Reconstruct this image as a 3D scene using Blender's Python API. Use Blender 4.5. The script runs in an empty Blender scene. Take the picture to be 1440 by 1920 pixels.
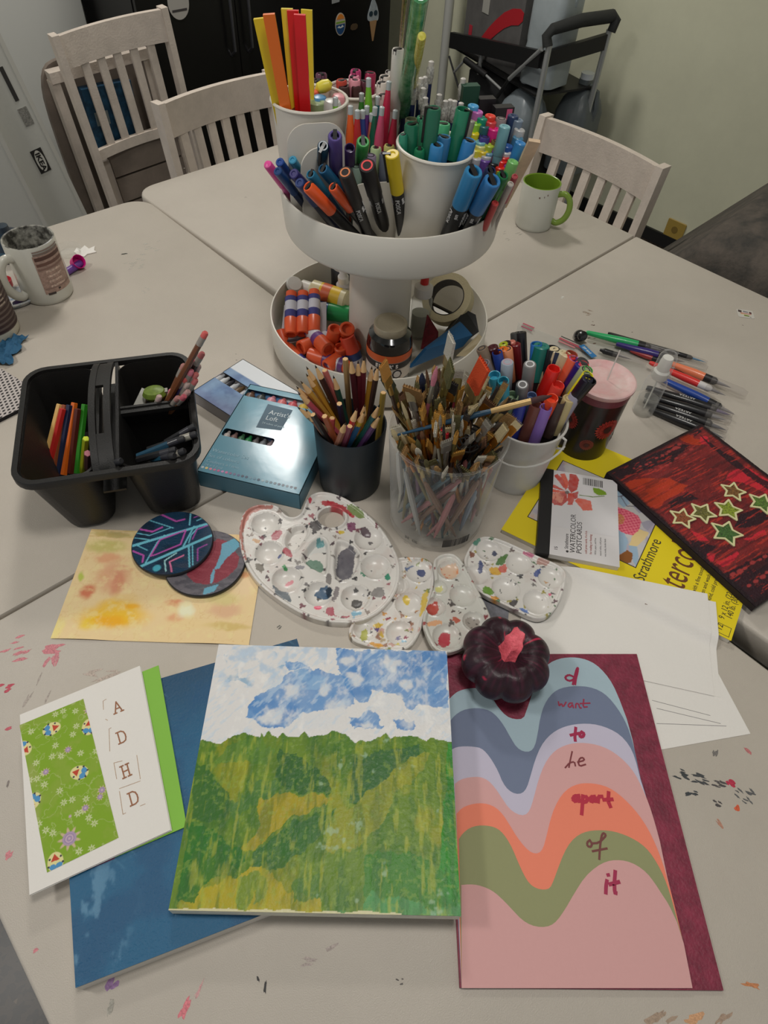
import bpy, bmesh, math, random
import numpy as np
from mathutils import Vector, Matrix, geometry
from math import sin, cos, pi, radians, sqrt, atan2

random.seed(7)
RNG = np.random.RandomState(7)
SC = bpy.context.scene
COL = SC.collection
TZ = 0.74                      # height of the table tops
# ------------------------------------------------------------------ camera
FOC, PITCH, ROLL, HC = 1240.0, radians(50.58), radians(3.86), 0.70
_F = Vector((0, cos(PITCH), -sin(PITCH)))
_R0 = Vector((1, 0, 0)); _U0 = _R0.cross(_F)
_R = _R0 * cos(ROLL) + _U0 * sin(ROLL)
_U = -_R0 * sin(ROLL) + _U0 * cos(ROLL)
cd = bpy.data.cameras.new('camera'); cam = bpy.data.objects.new('camera', cd); COL.objects.link(cam)
cd.sensor_fit = 'VERTICAL'; cd.sensor_height = 36.0; cd.sensor_width = 27.0
cd.lens = 36.0 * FOC / 1920.0; cd.clip_start = 0.02
m = Matrix((_R, _U, -_F)).transposed().to_4x4(); m.translation = (0, 0, TZ + HC); cam.matrix_world = m
SC.camera = cam
# ------------------------------------------------------------------ world, lights, exposure
w = bpy.data.worlds.new('room_air'); SC.world = w; w.use_nodes = True
w.node_tree.nodes['Background'].inputs[0].default_value = (0.93, 0.96, 1.0, 1)
w.node_tree.nodes['Background'].inputs[1].default_value = 0.38
SC.view_settings.view_transform = 'Standard'; SC.view_settings.look = 'None'
SC.view_settings.gamma = 1.0; SC.view_settings.use_curve_mapping = False
SC.view_settings.exposure = 0.0
SC.cycles.transparent_max_bounces = 24
UU = Vector((.7220, -.6919, 0)); VV = Vector((.6919, .7220, 0))     # the two directions of the room
ROOMROT = atan2(UU.y, UU.x)
def W(s, t, z=0.0):
    p = UU * s + VV * t; return Vector((p.x, p.y, TZ + z))
LAMPS = [(-2.04, 1.42, 21.0), (-0.1, 0.35, 11.0), (-1.35, -.95, 15.0)]  # third one is an added fill lamp, brightening the boards at the left
def area_lamp(s, t, z, power, sx=.40, sy=.26):
    ld = bpy.data.lights.new('panel_lamp', 'AREA'); ld.shape = 'RECTANGLE'; ld.size = sx; ld.size_y = sy
    ld.energy = power; ld.color = (1.0, .965, .91)
    lo = bpy.data.objects.new('panel_lamp', ld); COL.objects.link(lo); lo.location = W(s, t, z)
    lo.rotation_euler = (0, 0, ROOMROT)
    return lo
for s_, t_, e_ in LAMPS: area_lamp(s_, t_, 1.862, e_)

# ------------------------------------------------------------------ helpers
def P(px, py, h=0.0):
    """point on the level h above the table that a sight line of the survey meets"""
    d = _F + _R * ((px - 720) / FOC) - _U * ((py - 960) / FOC)
    t = (h - HC) / d.z
    return Vector((d.x * t, d.y * t, TZ + h))
def Rd(px, py):
    return _F + _R * ((px - 720) / FOC) - _U * ((py - 960) / FOC)
def onS(px, py, s):
    d = Rd(px, py); t = s / (d.x * UU.x + d.y * UU.y); return Vector((0, 0, TZ + HC)) + d * t
def onT(px, py, s):
    d = Rd(px, py); t = s / (d.x * VV.x + d.y * VV.y); return Vector((0, 0, TZ + HC)) + d * t
def ST(p): return p.x * UU.x + p.y * UU.y, p.x * VV.x + p.y * VV.y
KL = 0.85
def lin1(v):
    v = v / 255.0
    return v / 12.92 if v <= .04045 else ((v + .055) / 1.055) ** 2.4
def lin(rgb, k=KL):
    return tuple(min(.86, max(.003, lin1(c) / k)) for c in rgb)
def nlin(a):
    a = np.asarray(a, float) / 255.0
    return np.clip(np.where(a <= .04045, a / 12.92, ((a + .055) / 1.055) ** 2.4) / KL, .003, .86)

_MC = {}
def M(rgb, rough=.5, metal=0., spec=.5, bump=None, var=None, coat=0., emis=None, raw=False):
    key = (tuple(rgb), rough, metal, spec, bump, var, coat, emis)
    if key in _MC: return _MC[key]
    mt = bpy.data.materials.new('surface'); mt.use_nodes = True; nt = mt.node_tree; b = nt.nodes['Principled BSDF']
    base = lin(rgb)
    b.inputs['Base Color'].default_value = (*base, 1)
    b.inputs['Roughness'].default_value = rough; b.inputs['Metallic'].default_value = metal
    b.inputs['Specular IOR Level'].default_value = spec
    if coat: b.inputs['Coat Weight'].default_value = coat; b.inputs['Coat Roughness'].default_value = .08
    if emis: b.inputs['Emission Color'].default_value = (*[x for x in base], 1); b.inputs['Emission Strength'].default_value = emis
    if bump or var: tc = nt.nodes.new('ShaderNodeTexCoord')
    if var:                       # (scale, amount, [second colour])
        n = nt.nodes.new('ShaderNodeTexNoise'); n.inputs['Scale'].default_value = var[0]; n.inputs['Detail'].default_value = 6
        n.inputs['Roughness'].default_value = .65
        nt.links.new(tc.outputs['Object'], n.inputs['Vector'])
        rp = nt.nodes.new('ShaderNodeValToRGB'); nt.links.new(n.outputs['Fac'], rp.inputs[0])
        a = var[1]
        c2 = lin(var[2]) if len(var) > 2 else tuple(x * (1 - a) for x in base)
        c1 = base if len(var) > 2 else tuple(min(.9, x * (1 + a)) for x in base)
        rp.color_ramp.elements[0].position = .5 - (.16 if len(var) < 4 else var[3]); rp.color_ramp.elements[1].position = .5 + (.16 if len(var) < 4 else var[3])
        rp.color_ramp.elements[0].color = (*c2, 1); rp.color_ramp.elements[1].color = (*c1, 1)
        nt.links.new(rp.outputs[0], b.inputs['Base Color'])
    if bump:
        n = nt.nodes.new('ShaderNodeTexNoise'); n.inputs['Scale'].default_value = bump[0]; n.inputs['Detail'].default_value = 5
        nt.links.new(tc.outputs['Object'], n.inputs['Vector'])
        bp = nt.nodes.new('ShaderNodeBump'); bp.inputs['Strength'].default_value = bump[1]; bp.inputs['Distance'].default_value = .002
        nt.links.new(n.outputs['Fac'], bp.inputs['Height']); nt.links.new(bp.outputs[0], b.inputs['Normal'])
    _MC[key] = mt; return mt
def M_clear(tint=(235, 238, 236), dens=.1, rough=.06, rim=1.45):
    """thin clear plastic: sees through straight on, mirrors at the grazing edge"""
    key = ('clear', tint, dens, rough)
    if key in _MC: return _MC[key]
    mt = bpy.data.materials.new('clear_plastic'); mt.use_nodes = True; nt = mt.node_tree; nt.nodes.clear()
    out = nt.nodes.new('ShaderNodeOutputMaterial'); tr = nt.nodes.new('ShaderNodeBsdfTransparent'); gl = nt.nodes.new('ShaderNodeBsdfPrincipled')
    tc = lin(tint, 1.0); tr.inputs[0].default_value = (*[1 - (1 - x) * .16 for x in tc], 1)
    gl.inputs['Base Color'].default_value = (*lin(tint), 1); gl.inputs['Roughness'].default_value = rough
    fr = nt.nodes.new('ShaderNodeLayerWeight'); fr.inputs[0].default_value = .5
    pw = nt.nodes.new('ShaderNodeMath'); pw.operation = 'POWER'; pw.inputs[1].default_value = 4.5; nt.links.new(fr.outputs['Facing'], pw.inputs[0])
    ad = nt.nodes.new('ShaderNodeMath'); ad.operation = 'MULTIPLY_ADD'; ad.use_clamp = True; ad.inputs[1].default_value = .75; ad.inputs[2].default_value = dens + .02
    nt.links.new(pw.outputs[0], ad.inputs[0])
    mx = nt.nodes.new('ShaderNodeMixShader'); nt.links.new(ad.outputs[0], mx.inputs[0]); nt.links.new(tr.outputs[0], mx.inputs[1]); nt.links.new(gl.outputs[0], mx.inputs[2])
    nt.links.new(mx.outputs[0], out.inputs[0]); _MC[key] = mt; return mt
def M_paint(rough=.45, bump=(300, .3), spec=.4, coat=0., stretch=None):
    """painted or printed surface: pigment per point of the mesh, fine relief from noise"""
    key = ('paint', rough, bump, spec, coat, stretch)
    if key in _MC: return _MC[key]
    mt = bpy.data.materials.new('painted_surface'); mt.use_nodes = True; nt = mt.node_tree; b = nt.nodes['Principled BSDF']
    a = nt.nodes.new('ShaderNodeAttribute'); a.attribute_name = 'pigment'
    b.inputs['Roughness'].default_value = rough; b.inputs['Specular IOR Level'].default_value = spec
    if coat: b.inputs['Coat Weight'].default_value = coat; b.inputs['Coat Roughness'].default_value = .12
    nt.links.new(a.outputs['Color'], b.inputs['Base Color'])
    tc = nt.nodes.new('ShaderNodeTexCoord'); n = nt.nodes.new('ShaderNodeTexNoise'); n.inputs['Scale'].default_value = bump[0]; n.inputs['Detail'].default_value = 5
    nt.links.new(tc.outputs['Object'], n.inputs['Vector'])
    bp = nt.nodes.new('ShaderNodeBump'); bp.inputs['Strength'].default_value = bump[1]; bp.inputs['Distance'].default_value = .0015
    nt.links.new(n.outputs['Fac'], bp.inputs['Height']); nt.links.new(bp.outputs[0], b.inputs['Normal'])
    _MC[key] = mt; return mt

class MB:
    def __init__(s): s.v = []; s.f = []
    def add(s, vs, fs):
        o = len(s.v); s.v += [tuple(v) for v in vs]; s.f += [tuple(i + o for i in f) for f in fs]; return s
    def box(s, x0, y0, z0, x1, y1, z1, mt=None):
        vs = [Vector(p) for p in ((x0,y0,z0),(x1,y0,z0),(x1,y1,z0),(x0,y1,z0),(x0,y0,z1),(x1,y0,z1),(x1,y1,z1),(x0,y1,z1))]
        if mt: vs = [mt @ v for v in vs]
        return s.add(vs, [(3,2,1,0),(4,5,6,7),(0,1,5,4),(1,2,6,5),(2,3,7,6),(3,0,4,7)])
    def prism(s, poly, z0, z1, ch=0.0, mt=None, ring=None):
        n = len(poly); A = sum(poly[i][0]*poly[(i+1)%n][1]-poly[(i+1)%n][0]*poly[i][1] for i in range(n))
        if A < 0: poly = poly[::-1]
        cx = sum(p[0] for p in poly)/n; cy = sum(p[1] for p in poly)/n
        def ins(d):
            o = []
            for p in poly:
                v = Vector((p[0]-cx, p[1]-cy)); l = v.length or 1; o.append((p[0]-v.x/l*d, p[1]-v.y/l*d))
            return o
        levels = [(poly, z0)] if not ch else [(ins(ch), z0), (poly, z0+ch)]
        levels += [(poly, z1)] if not ch else [(poly, z1-ch), (ins(ch), z1)]
        vs = []; 
        for pl, z in levels: vs += [Vector((p[0], p[1], z)) for p in pl]
        if mt: vs = [mt @ v for v in vs]
        fs = [tuple(range(n-1, -1, -1))]
        for k in range(len(levels)-1):
            for i in range(n):
                j = (i+1) % n; fs.append((k*n+i, k*n+j, (k+1)*n+j, (k+1)*n+i))
        fs.append(tuple((len(levels)-1)*n+i for i in range(n)))
        return s.add(vs, fs)
    def lathe(s, prof, n=20, mt=None, a0=0., lobes=None):
        vs = []
        for (r, z) in prof:
            for i in range(n):
                a = 2*pi*i/n + a0; v = Vector((r*cos(a), r*sin(a), z)); vs.append(mt @ v if mt else v)
        fs = []
        for k in range(len(prof)-1):
            for i in range(n):
                j = (i+1) % n; fs.append((k*n+i, k*n+j, (k+1)*n+j, (k+1)*n+i))
        if prof[0][0] > 1e-6: fs.append(tuple(range(n-1, -1, -1)))
        if prof[-1][0] > 1e-6: fs.append(tuple((len(prof)-1)*n+i for i in range(n)))
        return s.add(vs, fs)
    def shell(s, prof, n=24, mt=None):
        """lathe without end caps (a closed profile makes a hollow vessel)"""
        vs = []
        for (r, z) in prof:
            for i in range(n):
                a = 2*pi*i/n; v = Vector((r*cos(a), r*sin(a), z)); vs.append(mt @ v if mt else v)
        fs = []
        for k in range(len(prof)-1):
            for i in range(n):
                j = (i+1) % n; fs.append((k*n+i, k*n+j, (k+1)*n+j, (k+1)*n+i))
        return s.add(vs, fs)
    def tube(s, pts, r, n=10, flat=1.0, close=False):
        pts = [Vector(p) for p in pts]; m_ = len(pts); rs = r if isinstance(r, (list, tuple)) else [r]*m_
        vs = []; prev = None
        for i, p in enumerate(pts):
            if close: d = pts[(i+1) % m_] - pts[i-1]
            else: d = (pts[min(i+1, m_-1)] - pts[max(i-1, 0)])
            d.normalize()
            if prev is None:
                a = Vector((0, 0, 1)) if abs(d.z) < .9 else Vector((1, 0, 0)); x = d.cross(a).normalized()
            else:
                x = (prev - d * prev.dot(d)).normalized()
            prev = x; y = d.cross(x)
            for k in range(n):
                a = 2*pi*k/n; vs.append(p + x*cos(a)*rs[i] + y*sin(a)*rs[i]*flat)
        fs = []
        R_ = m_ if close else m_-1
        for i in range(R_):
            for k in range(n):
                j = (k+1) % n; i2 = (i+1) % m_; fs.append((i*n+k, i*n+j, i2*n+j, i2*n+k))
        if not close: fs.append(tuple(range(n-1, -1, -1))); fs.append(tuple((m_-1)*n+k for k in range(n)))
        return s.add(vs, fs)
    def mesh(s, name, mat, smooth=35):
        me = bpy.data.meshes.new(name); me.from_pydata(s.v, [], s.f); me.materials.append(mat)
        if smooth:
            me.shade_smooth(); me.set_sharp_from_angle(angle=radians(smooth))
        return me
    def build(s, name, mat, parent=None, smooth=35, loc=None):
        o = bpy.data.objects.new(name, s.mesh(name, mat, smooth)); COL.objects.link(o); o.parent = parent
        if loc is not None: o.location = loc
        return o
def strip_(pts, wd, z0, z1):
    """flat ribbon polygon faces for strokes -> MB with small boxes"""
    mb = MB()
    for i in range(len(pts)-1):
        a = Vector(pts[i]); b = Vector(pts[i+1]); d = b-a; l = d.length
        if l < 1e-6: continue
        d /= l; nrm = Vector((-d.y, d.x))*wd/2; e = d*wd*.35
        q = [a-e-nrm, b+e-nrm, b+e+nrm, a-e+nrm]
        mb.prism([(p.x, p.y) for p in q], z0, z1 + .00001*i)
    return mb
def tag(o, label, cat, group=None, kind=None):
    o['label'] = label; o['category'] = cat
    if group: o['group'] = group
    if kind: o['kind'] = kind
    return o
def T(name, label, cat, loc=(0,0,0), rz=0., group=None, rot=None):
    o = bpy.data.objects.new(name, None); COL.objects.link(o); o.location = loc; o.empty_display_size = .02
    if rot is not None:
        o.rotation_mode = 'QUATERNION'; o.rotation_quaternion = rot
    else: o.rotation_euler = (0, 0, rz)
    return tag(o, label, cat, group)
def struct(o): o['kind'] = 'structure'; return o
def rrect(w_, h_, r, n=5, cx=0, cy=0):
    o = []
    for (sx, sy, a0) in ((1,1,0),(-1,1,90),(-1,-1,180),(1,-1,270)):
        for i in range(n+1):
            a = radians(a0+90*i/n); o.append((cx+sx*(w_/2-r)+r*cos(a), cy+sy*(h_/2-r)+r*sin(a)))
    return o
def circ(r, n=24, cx=0, cy=0, ry=None, a0=0): 
    ry = ry or r; return [(cx+r*cos(2*pi*i/n+a0), cy+ry*sin(2*pi*i/n+a0)) for i in range(n)]
def smooth_poly(pts, it=2, closed=True):
    pts = [tuple(p) for p in pts]
    for _ in range(it):
        o = []; n = len(pts)
        rg = range(n) if closed else range(n-1)
        if not closed: o.append(pts[0])
        for i in rg:
            a = pts[i]; b = pts[(i+1) % n]
            o.append((a[0]*.75+b[0]*.25, a[1]*.75+b[1]*.25)); o.append((a[0]*.25+b[0]*.75, a[1]*.25+b[1]*.75))
        if not closed: o.append(pts[-1])
        pts = o
    return pts
def text(s, size, mat, parent, loc, rz=0., ext=.00015, name='lettering', align='LEFT', sx=1., rot=None, shear=0., bold=0.):
    cu = bpy.data.curves.new(name, 'FONT'); cu.body = s; cu.size = size; cu.extrude = ext; cu.align_x = align; cu.shear = shear
    cu.resolution_u = 3; cu.offset = bold
    o = bpy.data.objects.new('tmp_text', cu); me = bpy.data.meshes.new_from_object(o); bpy.data.objects.remove(o); bpy.data.curves.remove(cu)
    me.materials.clear(); me.materials.append(mat); me.name = name
    o = bpy.data.objects.new(name, me); COL.objects.link(o); o.parent = parent; o.location = loc; o.scale = (sx, 1, 1)
    if rot is not None: o.rotation_mode = 'QUATERNION'; o.rotation_quaternion = rot
    else: o.rotation_euler = (0, 0, rz)
    return o
# numpy noise --------------------------------------------------------------
def _h(ix, iy, seed):
    n = (ix.astype(np.int64)*374761393 + iy.astype(np.int64)*668265263 + seed*2147483647 + 12345) & 0xffffffff
    n = ((n ^ (n >> 13))*1274126177) & 0xffffffff
    return ((n ^ (n >> 16)) & 0xffff) / 65535.0
def vn(x, y, seed=0):
    ix = np.floor(x); iy = np.floor(y); fx = x-ix; fy = y-iy; fx = fx*fx*(3-2*fx); fy = fy*fy*(3-2*fy)
    return ((_h(ix,iy,seed)*(1-fx)+_h(ix+1,iy,seed)*fx)*(1-fy) + (_h(ix,iy+1,seed)*(1-fx)+_h(ix+1,iy+1,seed)*fx)*fy)
def fbm(x, y, seed=0, o=4):
    a = 0; k = .5; t = 0
    for i in range(o): a = a+k*vn(x, y, seed+i*17); t += k; x = x*2.03+5.1; y = y*2.03+1.7; k *= .55
    return a/t
def sst(e0, e1, x): 
    t = np.clip((x-e0)/(e1-e0+1e-12), 0, 1); return t*t*(3-2*t)
def inpoly(X, Y, poly):
    r = np.zeros(X.shape, bool); n = len(poly)
    for i in range(n):
        x0, y0 = poly[i]; x1, y1 = poly[(i+1) % n]
        c = ((y0 > Y) != (y1 > Y)); 
        with np.errstate(divide='ignore', invalid='ignore'):
            xi = (x1-x0)*(Y-y0)/((y1-y0) or 1e-12)+x0
        r ^= c & (X < xi)
    return r
def blend(C, col, a): return C*(1-a[..., None]) + nlin(col)*a[..., None]

class Sheet:
    """frame of a flat thing lying level at height h: origin on corner A, x towards B"""
    def __init__(s, name, label, cat, A, B, h, z0=0., group=None):
        a = P(*A, h); b = P(*B, h); s.h = h
        s.ang = atan2(b.y-a.y, b.x-a.x); s.o = Vector((a.x, a.y, TZ+z0)); s.z0 = z0
        s.root = T(name, label, cat, s.o, s.ang, group)
    def loc(s, px, py, h=None):
        p = P(px, py, s.h if h is None else h) - s.o; c, n = cos(-s.ang), sin(-s.ang)
        return (p.x*c-p.y*n, p.x*n+p.y*c)
    def pts(s, L, f=None): return [s.loc(*(f(q) if f else q)) for q in L]
def zf(ox, oy, k): return lambda q: (ox+q[0]/k, oy+q[1]/k)
def pigment(me, cols):
    ca = me.color_attributes.new('pigment', 'FLOAT_COLOR', 'POINT')
    a = np.ones((len(me.vertices), 4), np.float32); a[:, :3] = cols; ca.data.foreach_set('color', a.ravel())
def paint_grid(name, parent, x0, y0, x1, y1, nx, ny, z, fn, mat, relief=None, skirt=None, label=None):
    """dense rectangular surface with pigment fn(X,Y)->rgb(linear); optional relief; skirt = depth of the sides"""
    xs = np.linspace(x0, x1, nx); ys = np.linspace(y0, y1, ny); X, Y = np.meshgrid(xs, ys)
    C = fn(X, Y); Z = np.full(X.shape, z) + (relief(X, Y) if relief else 0)
    v = np.stack([X, Y, Z], -1).reshape(-1, 3)
    i = np.arange(nx*ny).reshape(ny, nx)
    f = np.stack([i[:-1,:-1], i[:-1,1:], i[1:,1:], i[1:,:-1]], -1).reshape(-1, 4)
    if ((x1-x0)*(y1-y0)) < 0: f = f[:, ::-1]
    me = bpy.data.meshes.new(name); me.from_pydata(v.tolist(), [], f.tolist()); me.materials.append(mat); me.shade_smooth()
    pigment(me, C.reshape(-1, 3))
    o = bpy.data.objects.new(name, me); COL.objects.link(o); o.parent = parent
    return o
def cdt_surface(name, parent, outline, holes, spacing, hfn, cfn, mat, skirt=True, z_side=0.0):
    xs = [p[0] for p in outline]; ys = [p[1] for p in outline]
    X, Y = np.meshgrid(np.arange(min(xs), max(xs), spacing), np.arange(min(ys), max(ys), spacing))
    X = X+((np.arange(X.shape[0]) % 2)*spacing/2)[:, None]
    ins = inpoly(X, Y, outline)
    for hl in holes: ins &= ~inpoly(X, Y, hl)
    # keep interior points a little off the border
    V = [Vector(p) for p in outline]; E = [(i, (i+1) % len(outline)) for i in range(len(outline))]
    for hl in holes:
        o = len(V); V += [Vector(p) for p in hl]; E += [(o+i, o+(i+1) % len(hl)) for i in range(len(hl))]
    B = np.array([(p[0], p[1]) for p in V]); Q = np.stack([X[ins], Y[ins]], -1)
    d = np.full(len(Q), 1e9)
    for b in B: d = np.minimum(d, (Q[:, 0]-b[0])**2+(Q[:, 1]-b[1])**2)
    Q = Q[d > (spacing*.45)**2]; V += [Vector((float(a), float(b))) for a, b in Q]
    r = geometry.delaunay_2d_cdt(V, E, [], 0, 1e-7)
    vv = np.array([(p.x, p.y) for p in r[0]]); ff = np.array([f for f in r[2]])
    cen = vv[ff].mean(1); ok = inpoly(cen[:, 0], cen[:, 1], outline)
    for hl in holes: ok &= ~inpoly(cen[:, 0], cen[:, 1], hl)
    ff = ff[ok]; Z = hfn(vv[:, 0], vv[:, 1]); C = cfn(vv[:, 0], vv[:, 1])
    a = vv[ff[:, 1]]-vv[ff[:, 0]]; b = vv[ff[:, 2]]-vv[ff[:, 0]]; neg = (a[:, 0]*b[:, 1]-a[:, 1]*b[:, 0]) < 0
    ff[neg] = ff[neg][:, ::-1]
    v3 = np.column_stack([vv, Z]); faces = ff.tolist()
    if skirt:
        # border edges
        ec = {}
        for f in faces:
            for k in range(3):
                e = (f[k], f[(k+1) % 3]); ec[e] = 1
        be = [e for e in ec if (e[1], e[0]) not in ec]; mp = {}; ex = []; exc = []
        for e in be:
            for q in e:
                if q not in mp: mp[q] = len(v3)+len(ex); ex.append((v3[q][0], v3[q][1], z_side)); exc.append(C[q])
        for e in be: faces.append([e[1], e[0], mp[e[0]], mp[e[1]]])
        if ex: v3 = np.vstack([v3, np.array(ex)]); C = np.vstack([C, np.array(exc)])
    me = bpy.data.meshes.new(name); me.from_pydata(v3.tolist(), [], faces); me.materials.append(mat); me.shade_smooth(); me.set_sharp_from_angle(angle=radians(50))
    pigment(me, C)
    o = bpy.data.objects.new(name, me); COL.objects.link(o); o.parent = parent
    return o
def inst(me, name, parent, mat=None, loc=None):
    o = bpy.data.objects.new(name, me); COL.objects.link(o); o.parent = parent
    if mat is not None:
        sl = o.material_slots[0]; sl.link = 'OBJECT'; sl.material = mat
    if loc is not None: o.location = loc
    return o
_ME = {}
def cached(key, fn):
    if key not in _ME: _ME[key] = fn()
    return _ME[key]
PLAIN = M((200, 200, 200))
# ================================================================== the room
def M_floor():
    mt = bpy.data.materials.new('terrazzo'); mt.use_nodes = True; nt = mt.node_tree; b = nt.nodes['Principled BSDF']
    tc = nt.nodes.new('ShaderNodeTexCoord'); v = nt.nodes.new('ShaderNodeTexVoronoi'); v.inputs['Scale'].default_value = 120
    nt.links.new(tc.outputs['Object'], v.inputs['Vector']); r = nt.nodes.new('ShaderNodeValToRGB'); nt.links.new(v.outputs['Color'], r.inputs[0])
    e = r.color_ramp.elements; e[0].color = (*lin((20, 16, 12)), 1); e[1].color = (*lin((84, 70, 54)), 1); e[1].position = .9
    q = r.color_ramp.elements.new(.5); q.color = (*lin((44, 35, 26)), 1); r.color_ramp.interpolation = 'CONSTANT'
    nt.links.new(r.outputs[0], b.inputs['Base Color']); b.inputs['Roughness'].default_value = .35; return mt
mw = M((200, 199, 174), .85, bump=(60, .25), var=(3, .05))
def room_box(name, s0, t0, z0, s1, t1, z1, mat, smooth=None):
    mb = MB(); q = [W(s0,t0), W(s1,t0), W(s1,t1), W(s0,t1)]
    mb.add([Vector((p.x, p.y, TZ+z)) for z in (z0, z1) for p in q], [(3,2,1,0),(4,5,6,7),(0,1,5,4),(1,2,6,5),(2,3,7,6),(3,0,4,7)])
    return struct(mb.build(name, mat, None, smooth))
ST_B, ST_R = -2.98, 2.80
room_box('floor', -3.1, -2.2, -.80, 2.6, 2.95, -.74, M_floor())
room_box('ceiling', -3.1, -2.2, 1.90, 2.6, 2.95, 1.96, M((200, 200, 192), .9))
room_box('wall_back', -3.1, -2.2, -.74, ST_B, 2.95, 1.9, M((208, 208, 200), .8, bump=(60, .2)))
room_box('wall_right', ST_B, ST_R, -.74, 2.6, 2.95, 1.9, mw)
bb = M((22, 21, 20), .5)
room_box('baseboard_right', ST_B, ST_R-.012, -.74, 2.6, ST_R, -.690, bb)
room_box('baseboard_back', ST_B, -2.2, -.74, ST_B+.012, ST_R, -.690, bb)
for k, (s_, t_, e_) in enumerate(LAMPS):
    t = T('ceiling_light', ['white framed panel lamp over the dark cabinet side of the ceiling', 'white framed panel lamp over the middle of the tables', 'added fill lamp in a white frame over the far left of the tables'][k], 'ceiling light', W(s_, t_, 1.87), ROOMROT, 'ceiling panel lamps')
    mb = MB()
    for a in ((-.35,-.22,.35,-.18), (-.35,.18,.35,.22), (-.35,-.18,-.31,.18), (.31,-.18,.35,.18)): mb.box(a[0],a[1],0,a[2],a[3],.03)
    mb.build('frame', M((225,225,220)), t, None)
    MB().box(-.31,-.18,.012,.31,.18,.02).build('diffuser', M((240,238,228), .6, emis=1.2), t, None)

# ------------------------------------------------------------------ tables
M_table = M((176, 168, 157), .42, bump=(900, .22), var=(7, .035), spec=.45)
M_leg = M((70, 70, 70), .4, .6)
def half_outline(x0, x1, y0, y1, r, left, right):
    o = []
    for (cx, cy, a0, rd) in ((x1, y1, 0, right), (x0, y1, 90, left), (x0, y0, 180, left), (x1, y0, 270, right)):
        q = r if rd else .003; sx = -1 if cx == x1 else 1; sy = -1 if cy == y1 else 1
        for i in range(8):
            a = radians(a0+90*i/7); o.append((cx+sx*q+q*cos(a), cy+sy*q+q*sin(a)))
    return o
def table(label, s0, s_mid, s1, t0, t1, turn=0.):
    """folds in half at s_mid: two tabletop halves on one frame"""
    cx, cy = (s0+s1)/2, (t0+t1)/2; b = t1-t0
    t = T('folding_table', label, 'table', W(cx, cy, -TZ), ROOMROT+turn, 'white fold-in-half tables')
    for (xa, xb, le, ri) in ((s0-cx, s_mid-cx-.0022, True, False), (s_mid-cx+.0022, s1-cx, False, True)):
        L = [(.004, TZ-.045), (0, TZ-.038), (0, TZ-.006), (.0012, TZ-.0018), (.004, TZ)]; vs = []
        for d, z in L: vs += [(p[0], p[1], z) for p in half_outline(xa+(d if le else d*.3), xb-(d if ri else d*.3), -b/2+d, b/2-d, .045, le, ri)]
        n = len(vs)//len(L)
        fs = [tuple(range(n-1, -1, -1))] + [(k*n+i, k*n+(i+1) % n, (k+1)*n+(i+1) % n, (k+1)*n+i) for k in range(len(L)-1) for i in range(n)] + [tuple((len(L)-1)*n+i for i in range(n))]
        MB().add(vs, fs).build('tabletop', M_table, t, 50)
    for sx in (-1, 1):
        x = s0-cx+.12 if sx < 0 else s1-cx-.12
        for sy in (-1, 1): MB().tube([(x, sy*(b/2-.07), .0), (x, sy*(b/2-.07), TZ-.045)], .0127, 12).build('leg', M_leg, t)
        MB().tube([(x, -(b/2-.07), .18), (x, (b/2-.07), .18)], .009, 10).build('leg_brace', M_leg, t)
    return t
TA = table('white fold-in-half table at the left and front, under the finished paintings', -1.403, -.573, .42, -.160, .607, -.0245)
TB = table('white fold-in-half table at the back and right, under the green handled mug', -1.432, -.601, .60, .628, 1.352)
TABLES = {'left': TA, 'front': TA, 'back': TB, 'right': TB}
def tloc(tb, p): 
    c = tb.location; d = Vector((p.x-c.x, p.y-c.y)); g = -tb.rotation_euler.z; return (d.x*cos(g)-d.y*sin(g), d.x*sin(g)+d.y*cos(g))
def smear(tb, px, py, lw, lh, ang, rgb, n=1, spread=0., name='paint_stain', seedk=0):
    """dried marks on a table top, one thin film"""
    rnd = random.Random(int(px*7+py)); mb = MB()
    for i in range(n):
        c = P(px+rnd.uniform(-spread, spread), py+rnd.uniform(-spread, spread)*.8)
        x, y = tloc(tb, c); a0 = radians(ang)-tb.rotation_euler.z+rnd.uniform(-.35, .35); s_ = rnd.uniform(.5, 1) if n > 1 else 1; m_ = 11
        pl = []
        for j in range(m_):
            a = 2*pi*j/m_; q = rnd.uniform(.55, 1.15); ex, ey = lw*s_*cos(a)*q/2, lh*s_*sin(a)*q/2
            pl.append((x+ex*cos(a0)-ey*sin(a0), y+ex*sin(a0)+ey*cos(a0)))
        mb.prism(pl, TZ-.0002, TZ+.00012+.00001*(i % 7))
    o = mb.build(name, M(rgb, .6, var=(500, .3)), tb, None)
    if n > 1: o['kind'] = 'stuff'
    return o
F_, L_, R_T, B_T = TABLES['front'], TABLES['left'], TABLES['right'], TABLES['back']
PK, GY, BK = (188, 118, 124), (148, 143, 134), (46, 44, 44)
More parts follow.
